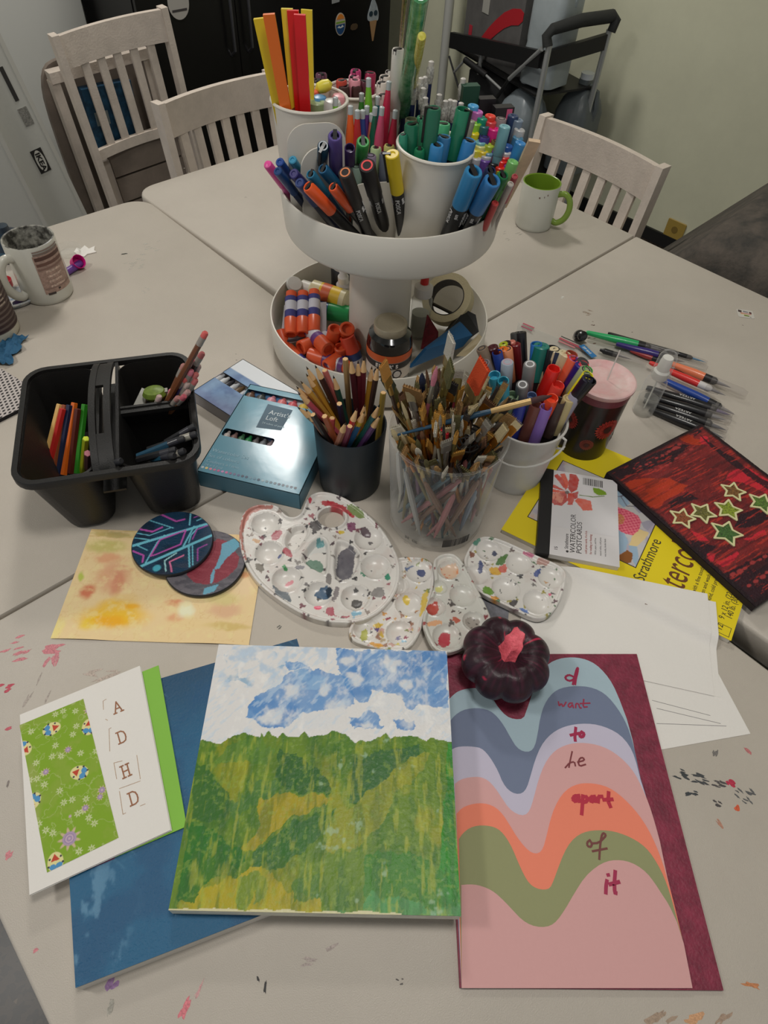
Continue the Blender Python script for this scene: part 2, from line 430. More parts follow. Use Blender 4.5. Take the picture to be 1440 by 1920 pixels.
for a in [(L_,250,490,.016,.005,40,(160,156,146),14,18), (L_,285,462,.012,.004,40,(162,158,148),8,14), (L_,275,545,.008,.003,10,(163,158,150),5,8),
          (F_,22,1215,.02,.005,30,PK,9,30), (F_,100,1215,.03,.008,20,PK,3,10), (F_,95,1240,.006,.018,10,(185,120,126),4,12), (F_,10,1290,.014,.007,50,(176,72,86),3,8),
          (F_,18,1365,.010,.005,20,(178,84,96),2,4), (F_,15,1470,.003,.008,0,(120,112,106),1,0), (F_,15,1600,.012,.007,50,PK,2,6), (F_,60,1290,.02,.003,80,(160,150,142),4,30),
          (F_,190,1265,.03,.006,10,(172,158,148),5,20), (F_,62,1780,.008,.004,30,PK,2,6), (F_,210,1845,.012,.008,60,(140,108,150),2,6), (F_,350,1895,.007,.020,-15,(196,110,118),2,6), (F_,372,1855,.003,.018,-30,(185,140,140),2,4),
          (F_,497,1851,.003,.015,-6,BK,2,2), (F_,484,1836,.002,.005,20,BK,1,0), (F_,205,1890,.004,.012,10,(150,146,136),3,8),
          (F_,1278,1450,.010,.003,-15,(52,56,58),7,10), (F_,1312,1459,.012,.003,-15,(60,62,64),9,12), (F_,1348,1470,.010,.003,-20,(70,66,66),7,10), (F_,1296,1491,.010,.003,0,(52,56,60),5,9),
          (F_,1370,1466,.007,.009,40,(168,40,66),3,7), (F_,1383,1515,.007,.009,0,(190,84,52),1,0), (F_,1396,1492,.009,.003,-40,(84,84,84),12,16), (F_,1400,1412,.004,.012,25,(172,104,104),3,7), (F_,1340,1415,.004,.012,-15,(108,104,100),3,5),
          (F_,1350,1545,.003,.014,20,(165,120,100),2,5), (F_,1345,1505,.004,.008,60,(70,66,66),4,8), (F_,1412,1846,.026,.004,-16,(176,116,76),3,4), (F_,1240,1895,.02,.006,20,(150,130,112),5,26), (F_,1300,1910,.02,.008,0,(184,140,104),2,10), (F_,1365,1905,.016,.003,40,(150,128,110),3,16),
          (F_,600,1790,.02,.005,10,(160,148,142),4,30), (F_,745,1845,.004,.002,0,(90,84,80),3,12), (F_,524,1176,.006,.002,60,(100,98,92),3,4),
          (R_T,1100,588,.012,.004,0,(140,124,108),6,9), (R_T,1110,607,.008,.003,20,(96,72,64),4,6), (R_T,1185,622,.004,.002,0,(60,50,48),2,2), (R_T,1105,640,.008,.003,20,(110,84,74),7,14), (R_T,1052,555,.008,.004,0,(205,204,196),3,5), (R_T,1390,611,.003,.002,0,(110,100,96),2,4),
          (B_T,960,438,.016,.004,40,(150,144,134),7,20), (B_T,463,366,.004,.002,0,(110,104,98),3,6), (B_T,550,630,.004,.002,0,(120,114,108),1,2), (L_,450,670,.006,.003,0,(120,114,106),2,8), (L_,505,705,.004,.003,0,(120,114,106),1,1), (B_T,350,330,.005,.002,0,(150,144,134),3,20)]:
    smear(*a)

# ------------------------------------------------------------------ folding chairs
M_ch = M((196, 184, 172), .55, var=(14, .10), bump=(200, .3))
M_chd = M((120, 108, 98), .6, var=(14, .12))
def curved_board(mb, x0, x1, z0, z1, y, th, bow, n=10):
    vs = []
    for i in range(n+1):
        u_ = i/n; x = x0+(x1-x0)*u_; yy = y+bow*(1-(2*u_-1)**2)
        vs += [(x, yy, z0), (x, yy+th, z0), (x, yy+th, z1), (x, yy, z1)]
    fs = [(0,1,2,3), tuple(4*n+k for k in (3,2,1,0))]
    for i in range(n):
        for k in range(4): fs.append((4*i+k, 4*(i+1)+k, 4*(i+1)+(k+1) % 4, 4*i+(k+1) % 4))
    mb.add(vs, fs)
def chair(label, loc, rz, lean, folded=False, wd=.36, H=.77, nsl=6):
    """faces local -y; the back is at y=0"""
    t = T('folding_chair', label, 'chair', loc, rz, 'white wooden folding chairs')
    if lean: t.rotation_euler = (radians(lean), 0, rz)
    hw = wd/2
    for sx in (-1, 1):
        mb = MB(); 
        L = [(sx*hw, .035 if not folded else .0, H), (sx*hw, .0, .45), (sx*hw, -.10 if not folded else 0, 0)]
        for (a, b) in ((L[0], L[1]), (L[1], L[2])):
            x0 = a[0]-.0105*sx; x1 = a[0]+.0105*sx
            mb.add([(x0,a[1]-.018,a[2]),(x1,a[1]-.018,a[2]),(x1,a[1]+.018,a[2]),(x0,a[1]+.018,a[2]),(x0,b[1]-.018,b[2]),(x1,b[1]-.018,b[2]),(x1,b[1]+.018,b[2]),(x0,b[1]+.018,b[2])],
                   [(0,1,2,3),(7,6,5,4),(0,4,5,1),(1,5,6,2),(2,6,7,3),(3,7,4,0)])
        mb.build('side_rail', M_ch, t, None)
    ty = .035 if not folded else 0
    mb = MB(); curved_board(mb, -hw+.01, hw-.01, H-.088, H-.004, ty-.012, .018, .022); mb.build('top_rail', M_ch, t, 40)
    z_lo = .475
    mb = MB(); curved_board(mb, -hw+.01, hw-.01, z_lo-.03, z_lo, -.012, .018, .022); mb.build('lower_rail', M_ch, t, 40)
    for i in range(nsl):
        u_ = (i+1)/(nsl+1); x = -hw+.01+(wd-.02)*u_; bw = .022*(1-(2*u_-1)**2)
        a = (x, ty-.004+bw, H-.085); b = (x, -.004+bw, z_lo-.002); q = .0125
        MB().add([(x-q,b[1]-.005,b[2]),(x+q,b[1]-.005,b[2]),(x+q,b[1]+.006,b[2]),(x-q,b[1]+.006,b[2]),(x-q,a[1]-.005,a[2]),(x+q,a[1]-.005,a[2]),(x+q,a[1]+.006,a[2]),(x-q,a[1]+.006,a[2])],
                 [(3,2,1,0),(4,5,6,7),(0,1,5,4),(1,2,6,5),(2,3,7,6),(3,0,4,7)]).build('slat', M_ch, t, None)
    iw = wd-.07
    if folded:
        for sx in (-1, 1): MB().box(sx*iw/2-.011, .03, .0, sx*iw/2+.011, .06, .42).build('leg', M_ch, t, None)
        for k in range(4): MB().box(-iw/2+.012, .02, .10+k*.088, iw/2-.012, .036, .18+k*.088).build('seat_slat', M_chd, t, None)
        for sx in (-1, 1): 
            MB().lathe([(.009,0),(.009,.006),(.004,.009)], 12, Matrix.Translation((sx*(hw-.03), .012, .20)) @ Matrix.Rotation(radians(90), 4, 'X')).build('bolt', M((40,38,36), .4, .8), t)
    else:
        for k in range(5): MB().box(-iw/2, -.40+k*.078, .43, iw/2, -.335+k*.078, .445).build('seat_slat', M_ch, t, None)
        mb = MB()
        for sx in (-1, 1): mb.box(sx*(iw/2)-.01, -.40, .40, sx*(iw/2)+.01, -.01, .43)
        mb.build('seat_frame', M_ch, t, None)
        for sx in (-1, 1): MB().tube([(sx*(iw/2-.02), -.37, .42), (sx*(iw/2-.02), .06, .0)], .013, 8).build('leg', M_ch, t)
        MB().tube([(-iw/2+.02, -.02, .08), (iw/2-.02, -.02, .08)], .009, 8).build('stretcher', M_ch, t)
    return t
# right chair: top rail surveyed at chair height
a = P(1003, 226, .03); b = P(1208, 318, .03); mid = (a+b)/2; ang = atan2(b.y-a.y, b.x-a.x)
chair('white wooden folding chair tucked in at the right beside the green handled mug', (mid.x, mid.y, 0), ang, -2, wd=.372, nsl=6)
a = P(322, 204, .03); b = P(510, 148, .03); dr = (b-a).normalized(); mid = a+dr*.186; ang = atan2(dr.y, dr.x)
chair('white wooden folding chair tucked in at the back in front of the black cabinet', (mid.x, mid.y, 0), ang, -2, wd=.372, nsl=6)
a = P(112, 60, .06); b = P(300, 30, .06); mid = (a+b)/2; ang = atan2(b.y-a.y, b.x-a.x)
CHL = chair('folded white wooden chair standing upright at the left, slats facing the tables', (mid.x, mid.y, 0), ang, 0, True, wd=.35, H=.80, nsl=5)
CHL.rotation_euler = (0, -.075, ang); CHL.location += Vector((cos(ang), sin(ang), 0))*.055; CHL.location.z += .012
nn = Vector((-sin(ang), cos(ang), 0)); mid2 = mid+nn*.11-Vector((cos(ang), sin(ang), 0))*.03
t = T('folding_chair', 'second folded chair with dark rounded rim hidden behind the folded slatted chair', 'chair', (mid2.x, mid2.y, .012), ang)
t.rotation_euler = (0, -.06, ang); t.location += Vector((cos(ang), sin(ang), 0))*.03
pl = smooth_poly([(-.20,0),(-.20,.55),(-.17,.68),(-.10,.70),(.12,.70),(.17,.66),(.18,0)], 2)
mt_ = Matrix.Rotation(radians(90), 4, 'X')
MB().prism(pl, -.030, -.010, 0, mt_).build('seat_panel', M_chd, t, 40)
for sx in (-1, 1): MB().box(sx*.155-.014, -.045, 0, sx*.155+.014, -.012, .66).build('side_rail', M_ch, t, None)
MB().box(-.165, -.05, .655, .165, -.01, .685).build('top_rail', M_ch, t, None)
mid3 = mid+nn*.075
t = T('blue_package', 'blue printed package standing behind the slats of the folded chair', 'package', (mid3.x, mid3.y, 0), ang)
# stands on the crossbar of the folded chair
MB().box(-.125, -.022, .44, .04, .012, .63).build('wrapper', M((28, 66, 92), .5, var=(40, .5)), t, None)
MB().box(-.105, -.0235, .52, -.06, -.0222, .56).build('sticker', M((120, 130, 130), .5), t, None)

# ------------------------------------------------------------------ black cabinet with magnets
SF = -2.55
t0c = ST(onS(262, 60, SF))[1]; t1c = ST(onS(730, 60, SF))[1]
M_blk = M((17, 16, 16), .35, spec=.5)
t = T('black_cabinet', 'tall black two-door cabinet with stickers, behind the chairs', 'cabinet', W(SF, t0c, -TZ), ROOMROT+pi/2)
wc = t1c-t0c; dpt = SF-ST_B-.02
# local x runs along the front (t), local -y... front faces room
MB().box(0, .02, 0, wc, dpt, 2.0).build('cabinet_body', M_blk, t, None)
hx = ST(onS(452, 120, SF))[1]-t0c
for (a, b, hs) in ((.003, hx-.002, hx-.04), (hx+.002, wc-.003, hx+.04)):
    d = MB().box(a, -.002, .02, b, .019, 1.97).build('door', M((14, 13, 13), .3), t, None)
    MB().tube([(hs, -.004, .56), (hs, -.03, .58), (hs, -.032, .72), (hs, -.03, .88), (hs, -.004, .90)], .006, 8).build('handle', M((96, 96, 100), .3, .8), d)
def on_front(px, py):
    p = onS(px, py, SF-.0); s_, t_ = ST(p); return t_-t0c, p.z
def magnet(label, px, py, build):
    x, z = on_front(px, py); p = W(SF+.0035, t0c+x); o = T('fridge_magnet', label, 'magnet', (p.x, p.y, z), ROOMROT+pi/2, 'stickers on the black cabinet')
    o.rotation_euler = (radians(90), 0, ROOMROT+pi/2); build(o); return o
def mg_round(o):
    MB().prism(circ(.028, 24, 0, 0, .040), 0, .0015).build('backing', M((175, 165, 150)), o, None)
    MB().prism([p for p in circ(.025, 24, 0, 0, .036) if p[1] > .010], .0015, .002).build('orange_band', M((205, 122, 42)), o, None)
    MB().prism([(-.0245,.010),(.0245,.010),(.025,.004),(-.025,.004)], .0015, .002).build('green_band', M((110, 150, 50)), o, None)
    MB().prism([p for p in circ(.025, 24, 0, 0, .036) if p[1] < .004], .0015, .002).build('blue_band', M((24, 66, 112)), o, None)
    MB().prism([(-.018,-.010),(-.008,-.004),(0,-.010),(.01,-.003),(.018,-.010),(0,-.014)], .002, .0024).build('white_crest', M((190, 195, 195)), o, None)
def mg_cone(o):
    MB().prism(smooth_poly([(-.03,.0),(-.034,.02),(-.02,.05),(-.008,.075),(.0,.08),(.01,.07),(.022,.05),(.034,.02),(.03,-.005),(.01,-.002)], 2), 0, .002).build('ice_cream', M((150, 158, 162), var=(60,.2)), o, None)
    MB().prism([(-.02,.0),(.022,.0),(.004,-.075),(-.002,-.075)], 0, .0024).build('cone', M((158, 122, 84)), o, None)
    for sx in (-1, 1): MB().prism(circ(.011, 14, sx*.0135, .026, .010), .002, .003).build('sunglass_lens', M((40, 56, 66), .2), o, None)
def mg_white(o):
    MB().prism(circ(.042, 28, 0, 0, .05), 0, .0015).build('backing', M((160, 156, 150)), o, None)
    MB().prism(smooth_poly([(-.01,.01),(.012,.02),(.014,.036),(-.012,.032)], 1), .0015, .002).build('red_mark', M((120, 40, 36)), o, None)
    MB().box(-.03,-.026,.0015,.03,-.019,.002).build('lettering', M((60, 56, 56)), o, None)
def mg_dark(o): MB().prism(smooth_poly([(-.02,-.01),(.02,-.012),(.024,.01),(-.014,.012)], 1), 0, .0015).build('backing', M((74, 58, 40)), o, None)
magnet('oval sticker with orange, green and blue bands on the black cabinet', 637, 45, mg_round)
magnet('ice cream cone sticker wearing sunglasses on the black cabinet', 698, 38, mg_cone)
magnet('white oval sticker at the top left of the black cabinet', 333, 4, mg_white)
magnet('dark brown blot sticker beside the oval banded sticker', 662, 50, mg_dark)
magnet('small white torn sticker above the banded sticker on the cabinet', 628, 2, lambda o: MB().prism([(-.02,-.006),(.02,-.004),(.026,.03),(-.02,.03)], 0, .0015).build('backing', M((140, 142, 142)), o, None))

# ------------------------------------------------------------------ pale flat-pack cartons leaning at the left
M_pk = M((186, 185, 178), .6, bump=(80, .15))
def carton(label, top, bot, s_, wdt, th, mat=None):
    a = onS(*bot, s_); b = onS(*top, s_); ax = (b-a).normalized(); side = (-VV - ax*(-VV).dot(ax)).normalized(); nrm = side.cross(ax)
    if nrm.dot(UU) < 0: nrm = -nrm
    mtx = Matrix((ax, nrm.cross(ax), nrm)).transposed(); 
    # run the axis down to the floor
    k = (a.z)/(-ax.z) if ax.z < 0 else a.z/ax.z; a = a-ax*k; L = (b-a).length+.5
    t = T('flat_pack_carton', label, 'carton', a, 0, 'flat-pack cartons', rot=mtx.to_quaternion())
    sg = 1 if (nrm.cross(ax)).dot(side) > 0 else -1
    y0, y1 = (0, wdt) if sg > 0 else (-wdt, 0)
    MB().box(0, y0, -th, L, y1, 0).build('carton_body', mat or M_pk, t, None)
    MB().box(0, y0-.0, 0, L, y0+.012 if sg > 0 else y0+.012, .0015).build('tape', M((186,184,176)), t, None)
    return t, a, mtx, sg, L
def onplane(px, py, o, n):
    d = Rd(px, py); c = Vector((0, 0, TZ+HC)); k = (o-c).dot(n)/d.dot(n); return c+d*k
ta, a, mx, sg, L = carton('tall white flat-pack carton with printed maker label leaning by the folded chair', (0, 62), (160, 395), -2.3, .20, .06)
def on_carton(px, py): 
    p = onplane(px, py, a, mx.col[2]); return mx.transposed() @ (p-a)
p0 = on_carton(66, 280); p1 = on_carton(86, 322); cx_, cy_ = (p0.x+p1.x)/2, (p0.y+p1.y)/2; ll = abs(p1.x-p0.x)+.0
lb = MB().box(cx_-ll/2, cy_-.018, 0, cx_+ll/2, cy_+.018, .002).build('maker_label', M((38, 36, 34)), ta, None)
MB().prism([(x+cx_, y+cy_) for x, y in circ(ll*.46, 20, 0, 0, .014)], .002, .0026).build('label_oval', M((190, 188, 180)), lb, None)
text('IKEA', .021, M((34, 32, 30)), lb, (cx_+ll*.36, cy_+.0075*1, .0028), pi, sx=1.25, bold=.0008)
p0 = on_carton(8, 140); 
MB().box(p0.x-.07, p0.y-.006, 0, p0.x+.02, p0.y+.006, .0015).build('printed_bar', M((50,48,46)), ta, None)
MB().box(p0.x-.14, p0.y-.016, 0, p0.x-.09, p0.y+.012, .0012).build('printed_symbols', M((128,126,120), var=(300,.5)), ta, None)
carton('tall pale carton at the left edge, left of the labelled white carton', (-60, 130), (88, 420), -2.24, .26, .07)
# white board standing flat against the back wall
a = onS(256, 0, -2.9); s_, t_ = ST(a)
MB2 = MB(); q = [W(-2.93, -.6), W(-2.90, -.6), W(-2.90, t0c-.03), W(-2.93, t0c-.03)]
o = MB().add([Vector((p.x, p.y, z)) for z in (0, 2.2) for p in q], [(3,2,1,0),(4,5,6,7),(0,1,5,4),(1,2,6,5),(2,3,7,6),(3,0,4,7)]).build('white_board', M((196, 196, 190), .6), None, None)
tag(o, 'large plain white board standing against the wall left of the black cabinet', 'board')

# ------------------------------------------------------------------ corner: shelf, pole, hand cart
def post(a, b, r, mat, name, parent, n=12): return MB().tube([a, b], r, n).build(name, mat, parent)
sp = -2.35
a = onS(848, 0, sp); b = onS(820, 200, sp)
x_, y_ = (a.x+b.x)/2, (a.y+b.y)/2
o = MB().tube([(x_, y_, 0), (x_, y_, 2.2)], .020, 16).build('white_pole', M((172, 172, 166), .4), None); tag(o, 'plain white round pole standing in the corner behind the pencils', 'pole')
a1 = onS(805, 0, -2.75); s_, t_ = ST(a1)
t = T('black_shelf', 'dark open shelf unit standing in the corner behind the white pole', 'shelf', W(-2.94, t_-.11, -TZ), ROOMROT+pi/2)
MB().box(0, -.30, 0, .012, 0, 1.6).build('side_panel', M_blk, t, None); MB().box(.10, -.30, 0, .17, 0, 1.6).build('side_panel', M_blk, t, None)
MB().box(.012, -.01, 0, .10, 0, 1.6).build('back_panel', M_blk, t, None)
for z in (.1, .5, .9, 1.3): MB().box(.012, -.29, z, .10, -.012, z+.02).build('shelf_board', M_blk, t, None)

# ---- cart: folding two-tier cart, front frame nearest the camera
CT = 2.42
def c_(px, py, T_=CT): return onT(px, py, T_)
M_al = M((170, 172, 170), .3, .45); M_pb = M((26, 26, 26), .5)
base = c_(1080, 300); t = T('folding_cart', 'black folding trolley with aluminium posts and padded black handle by the wall', 'cart', (base.x, base.y, 0))
t.location = (base.x, base.y, 0)
def tl(p): return Vector((p.x-base.x, p.y-base.y, p.z))
def ext_floor(p, q):
    d = (q-p).normalized(); return p+d*(p.z/(-d.z)) if d.z < 0 else q
# depth toward the wall is +t, so posts at two depths
pL0, pL1 = c_(1030, 85, 2.34), c_(1002, 225, 2.34); pR0, pR1 = c_(1143, 55, 2.60), c_(1092, 248, 2.60)
post(tl(pL0), tl(Vector((pL1.x, pL1.y, .06))), .011, M_al, 'post', t); post(tl(pR0), tl(Vector((pR1.x, pR1.y, .06))), .011, M_al, 'post', t)
hp = [c_(1027, 88, 2.34), c_(1025, 68, 2.34), c_(1036, 55, 2.35), c_(1092, 38, 2.46), c_(1148, 30, 2.60), c_(1155, 38, 2.61), c_(1146, 60, 2.60)]
pts = [tl(p) for p in hp]; MB().tube(pts, [.018,.018,.018,.021,.021,.018,.016], 12).build('padded_handle', M((40, 41, 40), .8, bump=(200, .4)), t)
def bar(p, q, hgt, th, mat, name):
    p, q = tl(p), tl(q); d = (q-p).normalized(); n_ = Vector((-d.y, d.x, 0)).normalized()
    vs = [p-n_*th, q-n_*th, q+n_*th, p+n_*th]; vs = vs+[v+Vector((0,0,-hgt)) for v in vs]
    MB().add(vs, [(0,1,2,3),(7,6,5,4),(0,4,5,1),(1,5,6,2),(2,6,7,3),(3,7,4,0)]).build(name, mat, t, None)
# upper tray frame
bar(c_(848, 60, 2.48), c_(1018, 95, 2.34), .055, .010, M_pb, 'tray_rail'); bar(c_(1018, 98, 2.34), c_(1140, 62, 2.60), .05, .010, M_pb, 'tray_rail')
post(tl(c_(905, 82, 2.46)), tl(Vector((*c_(893, 190, 2.46).xy, .06))), .009, M_al, 'post', t)
A_, B_, C_ = c_(850, 60, 2.52), c_(1018, 96, 2.36), c_(1138, 64, 2.62)
D_ = A_+(C_-B_); zt = min(A_.z, B_.z)-.055
q = [A_, B_, C_, D_]; MB().add([tl(Vector((p.x, p.y, z))) for z in (zt, zt+.008) for p in q], [(3,2,1,0),(4,5,6,7),(0,1,5,4),(1,2,6,5),(2,3,7,6),(3,0,4,7)]).build('tray', M_pb, t, None)
zl = .16; MB().add([tl(Vector((p.x, p.y, z))) for z in (zl, zl+.05) for p in q], [(3,2,1,0),(4,5,6,7),(0,1,5,4),(1,2,6,5),(2,3,7,6),(3,0,4,7)]).build('lower_tray', M_pb, t, None)
post(tl(c_(1016, 92, 2.33)), tl(c_(955, 148, 2.38)), .008, M_al, 'brace', t); post(tl(c_(957, 145, 2.38)), tl(c_(932, 182, 2.40)), .007, M_pb, 'brace', t)
post(tl(c_(872, 112, 2.44)), tl(c_(912, 142, 2.42)), .012, M_pb, 'brace', t); post(tl(c_(910, 140, 2.42)), tl(c_(940, 168, 2.40)), .005, M_al, 'brace', t)
post(tl(c_(872, 112, 2.44)), tl(c_(852, 135, 2.46)), .005, M_al, 'brace', t); post(tl(c_(842, 105, 2.46)), tl(c_(860, 165, 2.46)), .004, M_pb, 'brace', t)
# things on the cart's top tray
def box_on(name, label, cat, pts4, z, h, mat, grp=None):
    cx = sum(p.x for p in pts4)/4; cy = sum(p.y for p in pts4)/4; o = T(name, label, cat, (cx, cy, z), 0, grp)
    MB().add([(p.x-cx, p.y-cy, zz) for zz in (0, h) for p in pts4], [(3,2,1,0),(4,5,6,7),(0,1,5,4),(1,2,6,5),(2,3,7,6),(3,0,4,7)]).build('carton_body', mat, o, None)
    return o
e1 = (B_-A_); e2 = (D_-A_)
def uvp(u_, v_): 
    p = A_+e1*u_+e2*v_; return Vector((p.x, p.y, 0))
bx = box_on('printed_box', 'grey printed box with a red swoosh on the cart tray', 'box', [uvp(.06,.1), uvp(.70,.1), uvp(.70,.62), uvp(.06,.62)], zt+.009, .26, M((92, 90, 88), .5, var=(25, .12)))
f0 = uvp(.06,.1); f1 = uvp(.70,.1); fd = (f1-f0); cen_ = Vector((bx.location.x, bx.location.y, 0)); nr = Vector((fd.y, -fd.x, 0)).normalized()
if nr.dot(f0) > 0: nr = -nr
def on_box(u_, z): p = f0+fd*u_+nr*.001-cen_; return Vector((p.x, p.y, z))
def face_poly(L, th=.0012):
    a = [on_box(u_, z) for u_, z in L]; n = len(a); vs = a+[p+nr*th for p in a]
    return MB().add(vs, [tuple(range(n)), tuple(range(2*n-1, n-1, -1))]+[(i, (i+1) % n, n+(i+1) % n, n+i) for i in range(n)])
up_ = smooth_poly([(.30,.05),(.50,.13),(.75,.20),(1.0,.22),(1.0,.17),(.78,.15),(.55,.09),(.34,.02)], 1)
face_poly(up_).build('red_swoosh', M((170, 36, 44)), bx, None)
face_poly([(.10,.02),(.16,.02),(.16,.09),(.10,.09)]).build('red_patch', M((168, 48, 60)), bx, None)
face_poly([(.30,.15),(.42,.15),(.42,.21),(.30,.21)]).build('white_label', M((160, 158, 150)), bx, None)
jp = uvp(.86, .35)
def jug(label, loc, w_, d_, h_, col, rz):
    o = T('water_jug', label, 'jug', loc, rz, 'translucent plastic jugs on the cart')
    mb = MB(); L = [(.80,0),(1,.02),(1,.28),(.97,.32),(1,.36),(1,.66),(.8,.80),(.42,.92),(.30,.94),(.30,1.0)]
    n = 24; vs = []
    for k, z in L: vs += [(x*k, y*k, z*h_) for x, y in rrect(w_, d_, w_*.25, 5)]
    n = len(rrect(w_, d_, .01, 5)); fs = [tuple(range(n-1,-1,-1))]+[(k*n+i, k*n+(i+1) % n, (k+1)*n+(i+1) % n, (k+1)*n+i) for k in range(len(L)-1) for i in range(n)]+[tuple((len(L)-1)*n+i for i in range(n))]
    mb.add(vs, fs).build('jug_body', M(col, .35, var=(15, .08)), o, 50)
    MB().lathe([(w_*.17,h_),(w_*.17,h_+.02)], 20).build('jug_cap', M((200, 205, 210), .5), o)
    MB().tube([(w_*.15,0,h_*.93),(w_*.40,0,h_*.90),(w_*.50,0,h_*.74),(w_*.44,0,h_*.62)], .012, 8).build('jug_handle', M(col, .35), o)
    return o
jug('large pale blue plastic jug on the upper tray of the cart', (jp.x, jp.y, zt+.009), .15, .15, .42, (150, 158, 160), ROOMROT)
q2 = uvp(.80, .20); jug('cloudy plastic water jug on the lower tray behind the cart post', (q2.x, q2.y, zl+.051), .17, .17, .32, (112, 120, 124), ROOMROT)
q2 = uvp(.93, .98); jug('dim plastic water jug deepest on the lower tray by the wall', (q2.x, q2.y, zl+.051), .15, .16, .34, (92, 98, 100), ROOMROT)
q2 = uvp(.40, .40); t = T('black_bag', 'black fabric bag hanging low in the middle of the cart', 'bag', (q2.x, q2.y, zl+.051), ROOMROT)
MB().prism(rrect(.24, .22, .05), 0, .30, .02).build('bag_body', M((20, 20, 21), .8, bump=(60, .5)), t, 50)
MB().tube([(-.05,0,.295),(-.05,0,.36),(.05,0,.36),(.05,0,.295)], .007, 8).build('bag_strap', M((20, 20, 21), .8), t)

# ------------------------------------------------------------------ outlet and couch
p = onT(1262, 441, ST_R); s_, _t = ST(p)
t = T('wall_outlet', 'yellowed wall outlet low on the right wall above the black baseboard', 'outlet', W(s_, ST_R-.001, p.z-TZ), ROOMROT); t.rotation_euler = (radians(90), 0, ROOMROT)
MB().prism(rrect(.085, .125, .006), 0, .006, .002).build('cover_plate', M((158, 132, 62), .5), t)
for z in (-.026, .026): MB().prism(circ(.014, 16, 0, z), .006, .0075).build('socket', M((120, 98, 44), .5), t, None)
# couch: block with a sloped padded back
t = T('brown_couch', 'mottled dark brown couch arm behind the right table', 'couch', W(0, 0, -TZ), ROOMROT)
a = P(1252, 461, -.25); b = P(1440, 343, -.02); sa, ta_ = ST(a); sb, tb_ = ST(b)
M_co = M((86, 78, 70), .85, var=(22, .35, (52, 50, 46)), bump=(150, .6))
mb = MB()
pts = []
n = 12
for i in range(n+1):
    u_ = i/n; s2 = sa+(sb+.55-sa)*u_; t_ = ta_+(tb_-ta_)*min(1.6, u_*((sb+.55-sa)/(sb-sa)))*1.0
    zz = TZ-.25+.23*min(1.5, u_*((sb+.55-sa)/(sb-sa)))
    for k, (dt, dz) in enumerate(((.0, -.60), (0, -.03), (-.03, 0), (-.46, -.05), (-.50, -.10), (-.50, -.60))):
        pts.append((s2, t_+dt, max(.03, zz+dz)))
fs = [tuple(range(5, -1, -1)), tuple(n*6+k for k in range(6))]
for i in range(n):
    for k in range(6): fs.append((i*6+k, i*6+(k+1) % 6, (i+1)*6+(k+1) % 6, (i+1)*6+k))
mb.add(pts, fs).build('upholstery', M_co, t, 60)
for (x, y) in ((sa+.08, ta_-.08), (sb+.4, tb_-.08), (sa+.08, ta_-.4), (sb+.4, tb_-.4)): MB().lathe([(.02,0),(.025,.04)], 10, Matrix.Translation((x, y, 0))).build('foot', M_blk, t)
# ================================================================== flat things on the front table
PAPER = M((212, 208, 202), .75, bump=(400, .15))
def slab(name, poly, z0, z1, mat, parent, ch=0., smooth=None): return MB().prism(poly, z0, z1, ch).build(name, mat, parent, smooth)

# ---- blue canvas --------------------------------------------------
BZ = .019
S = Sheet('blue_canvas', 'deep blue painted square canvas lying under the green card and landscape', 'painting', (112, 1327), (555, 1198), BZ)
a = S.loc(117, 1870); wB, hB = .256, -.254
slab('canvas_body', [(0,0),(wB,0),(wB,hB),(0,hB)], 0, BZ-.0012, M((196,190,180), .8, bump=(900,.4)), S.root)
def blue_fn(X, Y):
    n = fbm(X*28, Y*28, 3); r = fbm((X+Y*.4)*30, (Y-X)*240, 5)   # long diagonal strokes
    C = np.zeros(X.shape+(3,)); C[:] = nlin((22, 86, 122))
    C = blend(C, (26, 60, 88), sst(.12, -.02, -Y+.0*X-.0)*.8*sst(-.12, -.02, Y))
    C = blend(C, (18, 72, 110), sst(.45, .7, n)*.7)
    d = (X*.80+Y*.6)
    st = fbm((X*.55-Y*.83)*30, (X*.83+Y*.55)*380, 9, 3)
    C = blend(C, (84, 132, 160), sst(.60, .74, st)*sst(.42, .6, fbm(X*14, Y*14, 21))*.55)
    C = blend(C, (96, 140, 168), sst(.55, .72, fbm(X*90, Y*60, 4))*sst(.065, .02, X)*sst(.03, -.05, Y+.10)*.6)
    return C
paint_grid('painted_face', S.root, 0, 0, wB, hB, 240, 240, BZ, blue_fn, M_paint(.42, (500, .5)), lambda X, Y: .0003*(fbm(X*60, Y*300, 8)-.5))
# ---- landscape canvas -----------------------------------------------
GZ = .0375
S = Sheet('landscape_canvas', 'square landscape canvas, blue cloudy sky over green and yellow hills', 'painting', (410, 1208), (834, 1221), GZ, z0=BZ+.0004)
wG = .252; hG = -.2535; zz = GZ-BZ-.0004
slab('canvas_body', [(0,0),(wG,0),(wG,hG),(0,hG)], 0, zz-.0012, M((198,196,180), .8, bump=(900,.4), var=(60,.1)), S.root)
g5 = zf(300, 1180, 2.4); LP = lambda L: S.pts(L, g5)
TREE = LP([(-60,1340),(60,500),(190,500),(225,508),(270,518),(300,500),(330,482),(380,466),(420,476),(452,484),(456,462),(468,484),(488,455),(505,478),(530,492),(551,466),(570,484),(600,482),(625,488),(650,462),(668,486),(700,480),(750,475),(775,458),(800,460),(835,475),(858,495),(880,515),(900,500),(950,500),(1018,470),(1040,490),(1100,480),(1160,480),(1200,500),(1230,488),(1300,505),(1400,510),(1400,1340)])
